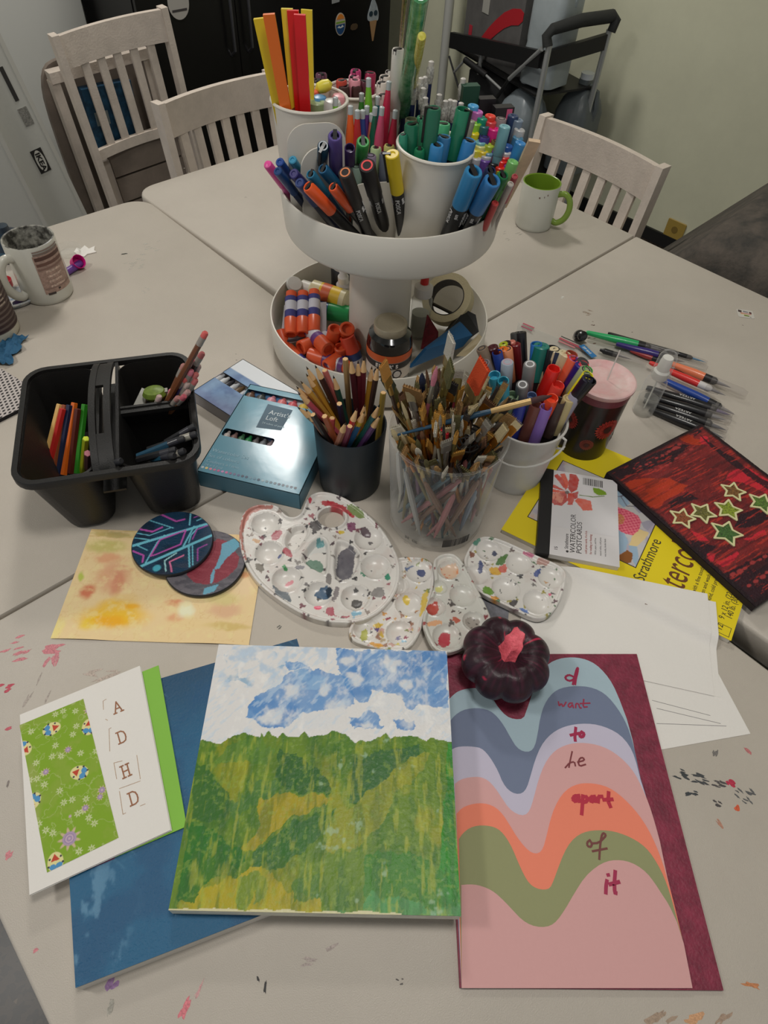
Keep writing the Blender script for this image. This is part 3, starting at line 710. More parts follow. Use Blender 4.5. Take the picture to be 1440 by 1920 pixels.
BLUES = [LP(p) for p in ([(790,95),(1290,95),(1295,355),(1180,345),(1110,350),(1060,290),(950,280),(930,340),(850,300),(820,220),(790,160)], [(575,200),(660,170),(760,200),(850,230),(880,340),(790,350),(700,380),(640,382),(560,440),(450,442),(380,392),(410,325),(520,262)], [(840,395),(940,372),(1015,432),(870,448)], [(560,140),(640,140),(660,170),(570,190)], [(1050,410),(1140,405),(1140,440),(1060,438)])]
LTB = [LP(p) for p in ([(290,120),(340,120),(360,230),(300,230)], [(370,130),(430,110),(440,150),(380,165)], [(470,95),(520,100),(530,140),(480,120)], [(350,220),(480,200),(560,150),(540,190),(400,260)])]
CLD = [(600,280,50,45),(880,220,38,30),(1050,150,58,48),(1105,260,36,20),(1015,330,72,52),(745,260,30,40),(490,390,70,40),(835,140,36,30),(1180,400,90,50),(1260,410,50,45),(690,420,120,40),(800,350,60,40),(920,430,40,12)]
DK = [(LP(p), c) for p, c in (
 ([(300,520),(450,470),(520,560),(500,600),(330,590),(230,620)], (84,122,34)),
 ([(160,600),(215,640),(300,740),(330,800),(300,850),(230,880),(140,860),(130,700)], (38,92,24)),
 ([(330,780),(420,700),(500,665),(560,700),(500,760),(400,800),(330,860),(300,820)], (66,110,42)),
 ([(540,540),(620,570),(700,620),(765,700),(780,745),(690,745),(560,720),(525,660)], (24,84,28)),
 ([(870,580),(960,560),(1165,520),(1165,590),(1050,640),(960,700),(900,780),(855,770)], (32,88,40)),
 ([(440,770),(560,735),(700,750),(790,765),(640,840),(500,910),(420,990),(370,990),(440,880)], (160,142,12)),
 ([(60,1340),(60,1258),(170,1195),(300,1130),(400,1095),(480,1080),(600,1180),(710,1220),(740,1340)], (166,150,10)),
 ([(70,1250),(130,875),(200,880),(270,935),(400,1000),(380,1060),(260,1110),(150,1235)], (14,100,16)),
 ([(410,1090),(415,1000),(520,920),(620,870),(740,830),(790,795),(765,860),(700,960),(650,1000),(500,1080)], (32,94,26)),
 ([(340,1120),(440,1110),(405,1270),(345,1260)], (96,126,28)), ([(590,1130),(720,1110),(715,1210),(600,1230)], (70,112,30)), ([(430,1120),(480,1110),(480,1200),(430,1230)], (104,128,28)),
 ([(960,700),(1170,560),(1220,560),(1180,640),(1080,720),(960,900),(860,1000),(720,1000),(820,850)], (132,136,26)),
 ([(1290,520),(1370,560),(1380,1290),(1250,1290),(1280,800)], (20,128,24)),
 ([(920,1010),(1150,1000),(1290,1090),(1290,1260),(920,1240)], (48,116,22)),
 ([(740,1330),(760,1270),(900,1275),(950,1190),(1180,1230),(1200,1260),(1360,1250),(1360,1330)], (70,140,76)))]
def green_fn(X, Y):
    wx = X+.004*(fbm(X*70, Y*70, 31)-.5)*2; wy = Y+.006*(fbm(X*90, Y*90, 37)-.5)*2
    C = np.zeros(X.shape+(3,)); C[:] = nlin((206, 204, 202))
    n = fbm(X*60, Y*60, 2)
    ws = .006*(fbm(X*140, Y*140, 51)-.5)
    for p in BLUES: C = blend(C, (78, 132, 186), inpoly(wx+ws, wy+ws*.7, p)*(.7+.3*n))
    C = blend(C, (58, 116, 176), (C[..., 0] < .3)*sst(.5, .72, fbm(X*45, Y*45, 14))*.6)
    for p in LTB: C = blend(C, (120, 158, 186), inpoly(wx, wy, p)*sst(.4, .6, n)*.8)
    for cx, cy, rx, ry in CLD:
        x0, y0 = S.loc(*g5((cx, cy))); x1, _ = S.loc(*g5((cx+rx, cy))); _, y1 = S.loc(*g5((cx, cy+ry))); r = np.sqrt(((wx-x0)/(x1-x0))**2+((wy-y0)/(y1-y0))**2)
        C = blend(C, (202, 203, 204), sst(1.2, .35, r+(fbm(X*130, Y*130, int(cx))-.5)*1.5)*.9)
    C = blend(C, (140, 174, 204), sst(.52, .72, fbm(X*75+9, Y*75, 23))*.55*(X < .12)*(Y > -.05)); C = blend(C, (176, 194, 210), sst(.55, .7, fbm((X+Y)*60, (X-Y)*190, 24))*.5)
    C = blend(C, (222, 220, 216), sst(.55, .8, fbm(X*110+2, Y*80, 27))*.5)
    G = np.zeros(C.shape); G[:] = nlin((92, 122, 20))
    vs = fbm(X*170, Y*28, 6); v2 = fbm(X*60, Y*24, 16)
    G = blend(G, (58, 106, 18), sst(.42, .62, v2)*.7); G = blend(G, (148, 142, 16), sst(.55, .72, fbm(X*50+4, Y*22+2, 19))*.6)
    wx2 = X+.005*(fbm(X*60, Y*60, 61)-.5)*2; wy2 = Y+.007*(fbm(X*110, Y*50, 67)-.5)*2
    for p, c in DK: G = blend(G, c, inpoly(wx2, wy2, p)*(.86))
    G = blend(G, (34, 90, 20), sst(.52, .70, vs)*.5); G = blend(G, (164, 166, 50), sst(.58, .74, fbm(X*210+3, Y*40+8, 71))*.5); G = blend(G, (132, 156, 60), sst(.58, .7, fbm(X*260, Y*260, 91))*.35)
    G = blend(G, (22, 76, 24), sst(.50, .80, fbm(X*80+1, Y*40+2, 73))*.35)
    G = blend(G, (150, 178, 150), sst(.70, .78, fbm(X*80, Y*70, 77))*.5*(X > .12))
    mk = inpoly(X+.0015*(vs-.5), Y+.004*(fbm(X*200, Y*40, 88)-.5), TREE)
    C = np.where(mk[..., None], G, C)
    edge = (Y < hG-.0008+.005*fbm(X*60, Y*2, 41)) & (X < .20)
    return np.where(edge[..., None], nlin((196, 190, 150)), C)
paint_grid('painted_face', S.root, 0, 0, wG, hG, 340, 340, zz, green_fn, M_paint(.42, (260, .35)), lambda X, Y: .0005*(fbm(X*200, Y*60, 8)-.5))

# ---- wave page (layered cut paper) ----------------------------------
S = Sheet('layered_wave_page', 'maroon page with stacked pastel paper waves and handwritten words', 'artwork', (832, 1226), (1194, 1226), .003)
z6 = zf(820, 1180, 2.3226)
A = S.loc(1194, 1226); B = S.loc(1357, 1857); Cc = S.loc(862, 1852); D = (Cc[0]-(B[0]-A[0]), 0)
M_mar = M((116, 34, 56), .55, bump=(300, .4), var=(60, .28))
slab('backing_page', [(D[0], 0), A, B, Cc], 0, .0028, M_mar, S.root)
ext = [(1108, 1567)]; rb = [(825,390),(850,480),(885,650),(940,830),(975,960),(1000,1080),(1030,1200),(1070,1370),(1108,1563)]
LAY = [((154,174,184), [(45,310),(70,285),(90,270),(120,260),(150,256),(180,256),(205,266),(240,300),(265,340),(300,378),(335,392),(375,390),(390,350),(410,290),(435,220),(460,175),(490,145),(530,128),(570,122),(610,123),(650,132),(690,152),(730,190),(765,240),(795,310)]),
 ((104,114,138), [(52,405),(75,375),(110,352),(150,344),(190,344),(230,355),(260,380),(290,420),(320,475),(345,515),(375,533),(405,533),(425,510),(438,450),(448,385),(465,330),(490,290),(520,264),(560,251),(610,247),(660,251),(705,266),(745,295),(785,345),(815,395),(838,450),(858,522)]),
 ((182,176,194), [(60,525),(85,513),(120,510),(160,512),(190,518),(215,540),(240,575),(265,620),(285,670),(310,702),(340,718),(370,715),(390,690),(405,640),(425,570),(450,510),(480,470),(515,442),(555,424),(600,414),(650,411),(700,417),(750,434),(795,460),(835,505),(860,560),(884,655)]),
 ((200,152,150), [(75,675),(100,655),(140,645),(185,643),(220,658),(250,690),(280,735),(310,780),(345,806),(380,812),(402,790),(418,740),(440,655),(465,590),(495,545),(530,517),(575,500),(620,495),(670,499),(720,512),(770,538),(820,580),(860,630),(890,690),(920,760),(945,840),(968,925)]),
 ((224,124,98), [(83,805),(105,780),(140,765),(180,758),(220,762),(255,778),(285,808),(315,855),(345,905),(380,950),(410,975),(440,978),(460,955),(475,900),(490,835),(510,775),(540,722),(575,690),(615,674),(655,671),(700,676),(745,690),(790,720),(835,762),(875,808),(915,868),(950,940),(980,1020),(1000,1090),(1014,1140)]),
 ((136,138,98), [(93,915),(110,890),(140,866),(175,856),(215,856),(250,864),(275,880),(300,910),(325,955),(350,1015),(375,1070),(400,1110),(430,1130),(465,1136),(490,1128),(505,1095),(525,1040),(550,975),(580,925),(615,895),(655,880),(700,876),(745,878),(790,888),(840,908),(885,935),(920,968),(955,1020),(985,1080),(1010,1150),(1030,1222)]),
 ((198,150,148), [(103,1115),(140,1112),(175,1115),(215,1128),(250,1148),(290,1185),(330,1228),(365,1265),(405,1290),(450,1299),(490,1293),(520,1270),(555,1220),(595,1150),(640,1080),(690,1035),(735,1012),(775,1006),(820,1010),(865,1028),(910,1062),(945,1108),(975,1155),(1005,1200),(1040,1275)])]
for k, (c, pl) in enumerate(LAY):
    last = pl[-1]; tail = [q for q in rb if q[1] > last[1]+30]
    top = S.pts(smooth_poly(pl, 1, False), z6)
    pts = top + S.pts(tail, z6) + [S.loc(*z6((105, 1563)))]
    # left side runs straight from the first point down
    pts.append((S.loc(*z6(pl[0]))[0], S.loc(*z6(pl[0]))[1]-.001))
    me = MB(); zt_ = .0030+.0003*k; n = len(pts)
    tri = geometry.tessellate_polygon([[Vector((p[0], p[1], 0)) for p in pts]])
    vs = [(p[0], p[1], zt_) for p in pts]+[(p[0], p[1], zt_-.0003) for p in pts]
    fs = []
    for (i, j, l) in tri:
        a_ = (pts[j][0]-pts[i][0])*(pts[l][1]-pts[i][1])-(pts[j][1]-pts[i][1])*(pts[l][0]-pts[i][0])
        fs.append((i, j, l) if a_ > 0 else (i, l, j))
    fs += [(i, (i+1) % n, n+(i+1) % n, n+i) for i in range(n)]
    o = MB().add(vs, fs).build('paper_wave', M(c, .7, bump=(250, .12)), S.root, None)
    o['label'] = ['light blue', 'slate blue', 'pale lavender', 'dusty pink', 'coral', 'olive green', 'rose pink'][k]+' paper wave'
zw = .0030+.0003*7
def handwriting(strokes, wd, rgb, zbase):
    mb = MB(); q = 0
    for st_ in strokes:
        pl = S.pts(smooth_poly(st_, 1, False) if len(st_) > 2 else st_, z6)
        s_ = strip_(pl, wd, zbase, zbase+.00018+.00003*q); mb.add(s_.v, s_.f); q += 1
    return mb.build('handwritten_word', M(rgb, .5), S.root, None)
CR, BR = (150, 20, 66), (112, 40, 46)
handwriting([[(590,240),(598,205),(606,175),(613,166),(610,190),(603,215),(600,240)], [(600,212),(580,226),(562,220),(556,208),(572,198),(590,205),(600,214)]], .0024, CR, .0030)
handwriting([[(527,316),(530,336),(540,322),(547,340),(560,318)], [(588,322),(575,322),(568,334),(578,342),(588,326),(592,342)], [(602,342),(603,324),(614,324),(620,343),(626,343)], [(637,306),(634,340),(652,338)], [(622,324),(664,322)]], .0016, (140, 30, 62), .0033)
handwriting([[(602,430),(598,470),(600,486)], [(580,462),(616,454)], [(628,448),(618,458),(622,470),(634,468),(638,455),(628,448)]], .0032, CR, .0036)
handwriting([[(586,534),(578,570),(572,602)], [(556,604),(575,582),(596,578),(600,596)], [(610,580),(640,572),(634,560),(620,562),(612,580),(618,598),(644,590)]], .0016, BR, .0039)
handwriting([[(616,726),(596,728),(588,742),(600,752),(614,736),(618,752)], [(632,726),(630,770),(627,806)], [(632,730),(652,732),(650,750),(632,756)], [(684,730),(668,732),(664,748),(676,752),(686,734),(690,752)], [(698,754),(700,730),(716,730)], [(744,712),(742,750),(752,774)], [(722,744),(760,742)]], .0036, (170, 20, 52), .0042)
handwriting([[(662,920),(650,930),(652,946),(666,950),(672,936),(662,920)], [(672,934),(700,932),(726,908),(732,896),(720,888),(712,904),(706,950),(703,1002)], [(674,968),(736,956)]], .0020, (104, 48, 44), .0045)
handwriting([[(736,1096),(732,1120),(731,1150)], [(741,1070),(742,1073)], [(772,1056),(768,1110),(770,1148),(776,1150)], [(748,1112),(788,1102)]], .0034, CR, .0048)

# ---- greeting card with stamped letters ------------------------------
CZ = .0232
z8 = zf(0, 1200, 3.841)
S2 = Sheet('green_card', 'bright lime green card tucked under the lettered white card', 'card', (258, 1251), (297, 1247), .0212, z0=BZ+.0004)
q = S2.pts([(150, 1305), (297, 1247), (350, 1549), (215, 1607)]); slab('card_sheet', q, 0, .0014, M((122, 174, 62), .7), S2.root)
S2 = Sheet('purple_paper', 'sliver of dull purple paper below the lettered white card', 'paper', (130, 1640), (215, 1608), .0196, z0=BZ+.0001)
slab('paper_sheet', S2.pts([(120, 1500), (200, 1500), (215, 1610), (125, 1647)]), 0, .0002, M((104, 62, 92), .7), S2.root)
S = Sheet('greeting_card', 'white handmade card with flowered green panel and stamped letters', 'card', (37, 1340), (262, 1248), CZ, z0=BZ+.0022)
q = S.pts([(37, 1340), (262, 1248), (320, 1556), (55, 1678)])
slab('card_back', [(p[0]+.0008, p[1]-.0006) for p in q], 0, .0005, PAPER, S.root)
slab('card_front', q, .0009, .0018, PAPER, S.root)
pq = S.pts([(140,612),(650,405),(800,1455),(192,1742)], z8)
x0, x1 = pq[0][0], (pq[1][0]+pq[2][0])/2; y0, y1 = (pq[0][1]+pq[1][1])/2, (pq[2][1]+pq[3][1])/2
FL = S.pts([(225,660),(455,512),(543,512),(400,535),(550,620),(525,680),(400,760),(375,840),(440,835),(580,815),(690,800),(260,885),(310,960),(265,1000),(215,1010),(320,1040),(430,1085),(520,1150),(460,1170),(620,1145),(600,1230),(560,1250),(640,1280),(680,1320),(280,1325),(330,1370),(380,1390),(570,1520),(660,1500),(640,480),(160,840)], z8)
PKF = S.pts([(640,505),(490,790),(330,950),(735,1080),(615,1210),(500,1430),(720,1130),(505,1270)], z8); PKR = [.006,.0045,.0045,.005,.0045,.011,.004,.002]
EGG = S.pts([(372,640),(640,625),(572,955),(235,1165),(170,780),(222,1490),(400,1600)], z8)
def card_fn(X, Y):
    C = np.zeros(X.shape+(3,)); C[:] = nlin((150, 156, 88))
    n = fbm(X*25, Y*18, 5); C = blend(C, (118, 152, 30), sst(.35, .6, n+.25*sst(.04, .0, np.abs(X-.032))))
    C = blend(C, (140, 152, 70), sst(.5, .7, fbm(X*70, Y*70, 9))*.3)
    sw = np.abs(fbm(X*60, Y*60, 13)-.5); C = blend(C, (178, 186, 130), sst(.02, .0, sw)*.45)
    def flower(C, x, y, r, c, k=6, ph=0.):
        d = np.hypot(X-x, Y-y); a = np.arctan2(Y-y, X-x); rr = r*(.72+.28*np.cos(k*a+ph))
        C = blend(C, c, sst(1.05, .8, d/rr)*.75); return blend(C, (132, 158, 60), sst(.32, .2, d/r)*.8)
    for i, (x, y) in enumerate(FL): C = flower(C, x, y, .0038, (196, 200, 158), 7, i)
    for i, ((x, y), r) in enumerate(zip(PKF, PKR)):
        C = flower(C, x, y, r, (200, 168, 150), 9, i); d = np.hypot(X-x, Y-y); C = blend(C, (150, 130, 160), sst(r*.62, r*.5, d)); C = blend(C, (196, 170, 178), (np.sin(d*2600) > .2)*sst(r*.55, r*.4, d)*.7)
    for i, (x, y) in enumerate(EGG):
        a0 = i*1.3; xr = (X-x)*cos(a0)+(Y-y)*sin(a0); yr = -(X-x)*sin(a0)+(Y-y)*cos(a0); r = np.hypot(xr/.0088, yr/.0068)
        C = blend(C, (206, 198, 140), sst(1.05, .95, r)); m_ = r < .92
        C = np.where((m_ & (xr < -.0005) & (np.hypot(xr+.004, np.abs(yr)-.0028) < .0030))[..., None], nlin((72, 134, 178)), C)
        C = np.where((m_ & (xr > .0012) & (np.abs(yr) < (.0075-xr)*.6))[..., None], nlin((178, 62, 40)), C)
        for (ux, uy) in ((-.007,.003),(-.007,-.003),(-.002,.0062),(.004,.0045),(.0035,-.005),(-.002,-.0062)):
            C = np.where((np.hypot(xr-ux, yr-uy) < .0010)[..., None], nlin((58, 56, 66)), C)
    return C
paint_grid('patterned_panel', S.root, x0, y0, x1, y1, 190, 330, .0021, card_fn, M_paint(.7, (200, .1)))
MB().box(x0, min(y0, y1), .0017, x1, max(y0, y1), .00195).build('panel_backing', PAPER, S.root, None)
M_st = M((140, 92, 62), .6, var=(900, .35))
def stamp(ch, c, hh):
    x, y = S.loc(*z8(c)); k = hh; w_ = k*.5
    G = {'A': [[(-.75,-1),(0,1),(.75,-1)], [(-.45,-.25),(.45,-.25)], [(-1.05,-1),(-.4,-1)], [(.4,-1),(1.05,-1)]],
         'D': [[(-.55,-1),(-.55,1)], [(-.9,1),(.1,1),(.6,.7),(.8,.2),(.8,-.3),(.6,-.8),(.1,-1),(-.9,-1)]],
         'H': [[(-.55,-1),(-.55,1)], [(.55,-1),(.55,1)], [(-.55,0),(.55,0)], [(-.9,1),(-.2,1)], [(.2,1),(.9,1)], [(-.9,-1),(-.2,-1)], [(.2,-1),(.9,-1)]]}[ch]
    mb = MB()
    for i, st_ in enumerate(G):
        s_ = strip_([(x+p[0]*k*.62, y+p[1]*k*.8) for p in st_], .0013, .0018, .00205+i*.00003); mb.add(s_.v, s_.f)
    mb.build('stamped_letter', M_st, S.root, None)
for ch, c in (('A', (845, 482)), ('D', (875, 697)), ('H', (905, 942)), ('D', (960, 1137))): stamp(ch, c, .0078)
mb = MB()
for L in ([(745,500),(742,440),(765,425)], [(760,570),(775,578)], [(790,800),(785,640),(800,632)], [(840,1000),(820,885),(880,870)], [(985,830),(1010,1000)], [(860,1070),(1010,1015)], [(860,1090),(885,1255),(905,1245)], [(1010,1195),(1045,1180)]):
    s_ = strip_(S.pts(L, z8), .0006, .0018, .0019); mb.add(s_.v, s_.f)
o = mb.build('stamp_edge_marks', M((166, 140, 116), .7, var=(900, .2)), S.root, None); o['kind'] = 'stuff'

# ---- watercolour sheet with coasters -----------------------------------
S = Sheet('watercolor_sheet', 'yellow and orange watercolour wash painting lying under two round coasters', 'painting', (167, 992), (487, 1004), .001)
y1_ = sum(S.loc(*p)[1] for p in ((99, 1200), (467, 1207)))/2; xl = sum(S.loc(*p)[0] for p in ((99, 1200), (167, 992)))/2; xr_ = S.loc(467, 1207)[0]
z1 = zf(80, 900, 3.6)
YB = [((470,920,250,80),(224,176,40),1.),((520,850,150,60),(226,178,56),.9),((340,960,80,50),(226,190,50),.8),((450,950,130,40),(222,158,20),.8),((600,850,60,25),(222,160,20),.8),
      ((290,760,60,60),(198,116,84),1.),((480,650,150,120),(206,150,116),.8),((500,700,60,90),(196,124,96),.7),((430,530,100,40),(208,140,104),.7),((560,790,110,40),(214,180,110),.5),
      ((900,840,90,25),(206,128,92),.8),((890,930,60,40),(212,150,110),.8),((1230,880,130,60),(208,164,130),.8),((260,650,20,40),(170,184,70),.9),((430,450,150,50),(182,174,96),.8),((480,370,160,20),(156,146,70),.6),
      ((1210,800,150,50),(196,186,120),.6),((1260,990,180,30),(190,164,80),.6),((960,880,60,60),(232,222,190),.9),((100,1000,60,90),(224,206,130),.8),((1000,980,200,50),(222,196,140),.5),((1370,700,80,110),(226,196,160),.6),((1350,640,50,30),(204,130,80),.7)]
def wc_fn(X, Y):
    C = np.zeros(X.shape+(3,)); C[:] = nlin((220, 194, 146)); wx = X+.012*(fbm(X*40, Y*40, 3)-.5); wy = Y+.012*(fbm(X*40+7, Y*40, 5)-.5)
    for (cx, cy, rx, ry), c, k in YB:
        x, y = S.loc(*z1((cx, cy))); x2, _ = S.loc(*z1((cx+rx, cy))); _, y2 = S.loc(*z1((cx, cy+ry))); r = np.hypot((wx-x)/(x2-x), (wy-y)/(y2-y)); C = blend(C, c, sst(1.25, .45, r)*k)
    n = fbm(X*55, Y*55, 41); C = blend(C, (200, 160, 100), sst(.02, 0, np.abs(n-.5))*.35); C = blend(C, (226, 206, 150), sst(.5, .8, fbm(X*120, Y*120, 43))*.5)
    C = blend(C, (186, 160, 92), (Y > -.012)*sst(.45, .65, fbm(X*60, Y*160, 44))*.5)
    return C
def wc_rel(X, Y): return .0016*sst(.02, 0, -(Y-y1_)*.0+Y-y1_)*np.clip(np.sin(X*42), 0, 1)+.0006*fbm(X*18, Y*18, 50)
paint_grid('paper_sheet', S.root, xl, 0, xr_, y1_, 240, 190, .0008, wc_fn, M_paint(.65, (150, .4)), wc_rel)
# grey-red coaster below, neon coaster above
M_cb = M((24, 28, 34), .5)
def coaster(label, px, py, h, r, z0, fn, th=.005):
    c = P(px, py, h); t = T('coaster', label, 'coaster', (c.x, c.y, TZ+z0), 0)
    MB().lathe([(r-.001, 0), (r, .001), (r, th-.0012), (r-.0008, th-.0002), (0, th-.0002)], 64).build('coaster_body', M_cb, t, 50)
    xs = circ(r-.0012, 72); cdt_surface('painted_face', t, xs, [], .0011, lambda X, Y: np.full(X.shape, th+.0001)+.0002*(fbm(X*300, Y*120, 3)-.5), fn, M_paint(.45, (500, .5)), True, th-.0006)
    return t, c
zc1 = z1
lc = {}
def rel(c, h): return lambda L: [(P(*z1(q), h).x-c.x, P(*z1(q), h).y-c.y) for q in L]
cA = P(384, 1053, .008); LA = rel(cA, .008)
red_ = LA([(970,640),(985,600),(1040,540),(1120,440),(1180,395),(1240,410),(1330,520),(1310,590),(1250,650),(1180,690),(1100,705),(1020,690)])
blu_ = [LA(p) for p in ([(1290,395),(1330,400),(1325,450),(1230,540),(1190,600),(1160,600),(1200,500),(1210,430)], [(1090,730),(1190,700),(1160,750),(1080,775)], [(1135,640),(1150,600),(1165,605),(1150,690),(1130,700)])]
def fA(X, Y):
    C = np.zeros(X.shape+(3,)); C[:] = nlin((98, 94, 100)); s_ = fbm(X*80, Y*300, 7); C = blend(C, (66, 64, 72), sst(.45, .65, s_)*.7)
    wx = X+.001*(fbm(X*300, Y*300, 9)-.5); C = blend(C, (128, 42, 56), inpoly(wx, Y, red_)*.95); C = blend(C, (148, 70, 80), inpoly(wx, Y, red_)*sst(.55, .7, s_)*.5)
    for p in blu_: C = blend(C, (96, 158, 180), inpoly(wx, Y, p)*.9)
    return C
coaster('grey and maroon painted round coaster partly under the neon line coaster', 384, 1053, .008, .0505, .0026, fA)
cB = P(323, 1015, .0145); LB = rel(cB, .0145)
LINES = [((104,178,196),.0034,[(590,445),(1150,280)]),((104,178,196),.0034,[(660,580),(1150,365)]),((104,178,196),.0013,[(600,385),(730,400)]),((104,178,196),.0013,[(700,262),(880,320)]),((104,178,196),.0016,[(690,560),(770,420),(820,370)]),
 ((104,178,196),.0014,[(985,420),(1000,370),(1060,300)]),((104,178,196),.0020,[(945,450),(1020,310)]),((104,178,196),.0018,[(990,300),(1000,200)]),((104,178,196),.0020,[(985,440),(990,580)]),((104,178,196),.0013,[(1010,440),(1012,570)]),((150,196,200),.0016,[(830,610),(822,540),(900,490)]),
 ((104,178,196),.0012,[(640,440),(740,395)]),((104,178,196),.0012,[(640,440),(705,470)]),((104,178,196),.0012,[(605,350),(720,370),(860,320)]),((104,178,196),.0015,[(1040,270),(1110,240)]),
 ((176,78,160),.0022,[(790,225),(900,275),(955,262)]),((176,78,160),.0022,[(640,325),(740,345),(805,315)]),((176,78,160),.0018,[(725,510),(790,400),(965,335),(930,430),(760,500),(725,510)]),((176,78,160),.0020,[(605,475),(680,505),(672,550)]),
 ((206,110,150),.0018,[(870,615),(855,548),(950,505)]),((150,74,150),.0016,[(1010,395),(1040,330),(1120,300)]),((150,74,150),.0016,[(1045,540),(1045,460),(1110,430)]),((150,74,150),.0014,[(1020,250),(1080,228)])]
LINES = [(c, w_, LB(L)) for c, w_, L in LINES]
def segd(X, Y, L):
    d = np.full(X.shape, 9.)
    for (x0, y0), (x1, y1) in zip(L[:-1], L[1:]):
        t_ = np.clip(((X-x0)*(x1-x0)+(Y-y0)*(y1-y0))/((x1-x0)**2+(y1-y0)**2+1e-12), 0, 1); d = np.minimum(d, np.hypot(X-x0-t_*(x1-x0), Y-y0-t_*(y1-y0)))
    return d
def fB(X, Y):
    C = np.zeros(X.shape+(3,)); C[:] = nlin((16, 52, 78)); n = fbm(X*50, Y*50, 4); C = blend(C, (10, 28, 46), sst(.4, .65, n)*.7); C = blend(C, (60, 62, 76), sst(.0, .03, X-.6*Y-.012)*.5*sst(.3, .6, fbm(X*60, Y*300, 6)))
    for c, w_, L in LINES: C = blend(C, c, sst(w_*.55+.0003, w_*.55-.0003, segd(X, Y, L)))
    x, y = LB([(770,590)])[0]; C = blend(C, (70, 160, 180), sst(.006, .004, np.hypot(X-x, Y-y)+.004*(n-.5))); return C
coaster('dark teal round coaster with neon pink and blue geometric lines', 323, 1015, .0145, .0508, .0082, fB)

# ---- white drawing papers ------------------------------------------
def rect_from(c, p, q, L1, L2, h=0.):
    """right-angled sheet: corner c, first side towards p (length L1), second towards q (length L2)"""
    c = P(*c, h); p = P(*p, h); q = P(*q, h); d1 = (p-c).normalized(); d2 = (q-c); d2 = (d2-d1*d2.dot(d1)).normalized()
    return c, d1*L1, d2*L2
def paper(label, c, p, q, L1, L2, h, name='drawing_paper', grp='blank drawing papers', mat=PAPER, th=.0004):
    c, a_, b_ = rect_from(c, p, q, L1, L2, h); t = T(name, label, 'paper', (c.x, c.y, TZ+h), 0, grp)
    pl = [(0, 0), (a_.x, a_.y), (a_.x+b_.x, a_.y+b_.y), (b_.x, b_.y)]; slab('paper_sheet', pl, 0, th, mat, t); return t, c, a_, b_
tP, cP, aP, bP = paper('blank white drawing paper turned askew with faint ruled pencil lines', (1407, 1376), (1346, 1262), (1244, 1419), .16, .25, .0001)
mb = MB()
for (p, q) in (((935,310),(1187,376)), ((955,345),(1232,411)), ((955,411),(1257,422))):
    A_1 = P(*z6(p)); B_1 = P(*z6(q)); s_ = strip_([(A_1.x-cP.x, A_1.y-cP.y), (B_1.x-cP.x, B_1.y-cP.y)], .0006, .0004, .0005); mb.add(s_.v, s_.f)
mb.build('pencil_lines', M((128, 124, 124), .8), tP, None)['kind'] = 'stuff'
# ---- yellow watercolour pad --------------------------------------------
h = .0085
S = Sheet('watercolor_pad', 'bright yellow watercolour paper pad with serif title and still life picture', 'paper pad', (940, 992), (1375, 1203), h, z0=.0002)
wl = .3048; hl = .2286
slab('page_block', [(0.001,.001),(wl-.001,.001),(wl-.001,hl-.001),(.001,hl-.001)], 0, h-.0012, M((214,208,196), .8), S.root)
slab('cover', [(0,0),(wl,0),(wl,hl),(0,hl)], h-.0012, h-.0006, M((214, 192, 24), .5), S.root)
zt = zf(920, 780, 2.769); z7 = zf(1120, 780, 4.5)
pa = S.pts([(1054, 867), (1193, 1064), (1229, 977)]); px0 = pa[0][0]; px1 = (pa[1][0]+pa[2][0])/2; py0 = pa[1][1]; py1 = pa[0][1]+.004
def inst_disc(L, h_=h): return S.pts(L, z7)
ICE = inst_disc([(118,755),(250,790),(345,840),(372,895),(355,960),(300,1010),(230,990),(140,935)]); BRN = inst_disc([(175,1185),(250,1130),(300,1160),(290,1230),(230,1255),(180,1215)]); TAN = inst_disc([(350,950),(440,985),(400,1040),(330,1100),(268,1090),(290,1020)])
BLU = [inst_disc(p) for p in ([(120,680),(180,620),(240,680),(280,740),(220,770),(140,700)], [(145,960),(230,990),(260,1060),(240,1140),(180,1170),(150,1090)], [(260,1090),(330,1100),(350,1190),(330,1270),(300,1220)], [(130,940),(180,950),(200,990),(150,1000)])]
GRYP = [inst_disc(p) for p in ([(370,900),(430,880),(480,900),(430,970),(390,940)], [(300,760),(370,730),(420,800),(350,820)])]
def pic_fn(X, Y):
    C = np.zeros(X.shape+(3,)); C[:] = nlin((182, 178, 176)); n = fbm(X*90, Y*90, 5); wx = X+.002*(n-.5); wy = Y+.002*(fbm(X*90, Y*90, 8)-.5)
    C = blend(C, (150, 136, 160), sst(.55, .7, fbm(X*40, Y*40, 6))*.6); C = blend(C, (196, 150, 120), sst(.6, .75, fbm(X*35+5, Y*35, 16))*.6)
    for p in BLU: C = blend(C, (138, 164, 184), inpoly(wx, wy, p)*.9)
    for p in GRYP: C = blend(C, (150, 146, 160), inpoly(wx, wy, p)*.9)
    C = blend(C, (206, 182, 130), inpoly(wx, wy, TAN)*1.); C = blend(C, (128, 78, 34), inpoly(wx, wy, BRN)*1.)
    mk = inpoly(wx, wy, ICE); C = blend(C, (196, 70, 96), mk*1.); g = (np.abs(((X+Y)*160) % 1-.5) < .12) | (np.abs(((X-Y)*160) % 1-.5) < .12); C = blend(C, (226, 130, 140), (mk & g)*.8)
    x, y = inst_disc([(170, 865)])[0]; d = np.hypot(X-x, Y-y); C = blend(C, (176, 140, 40), (d < .010)*(np.sin(d*2500+np.arctan2(Y-y, X-x)*3) > 0)*.9)
    for k, p in enumerate(([(100,600),(170,570),(240,600),(250,660),(180,680),(110,650)], [(200,680),(280,640),(350,690),(330,760),(250,760)])):
        L = inst_disc(p+[p[0]]); C = blend(C, (96, 92, 104), sst(.0009, .0004, segd(X, Y, L)))
    return C
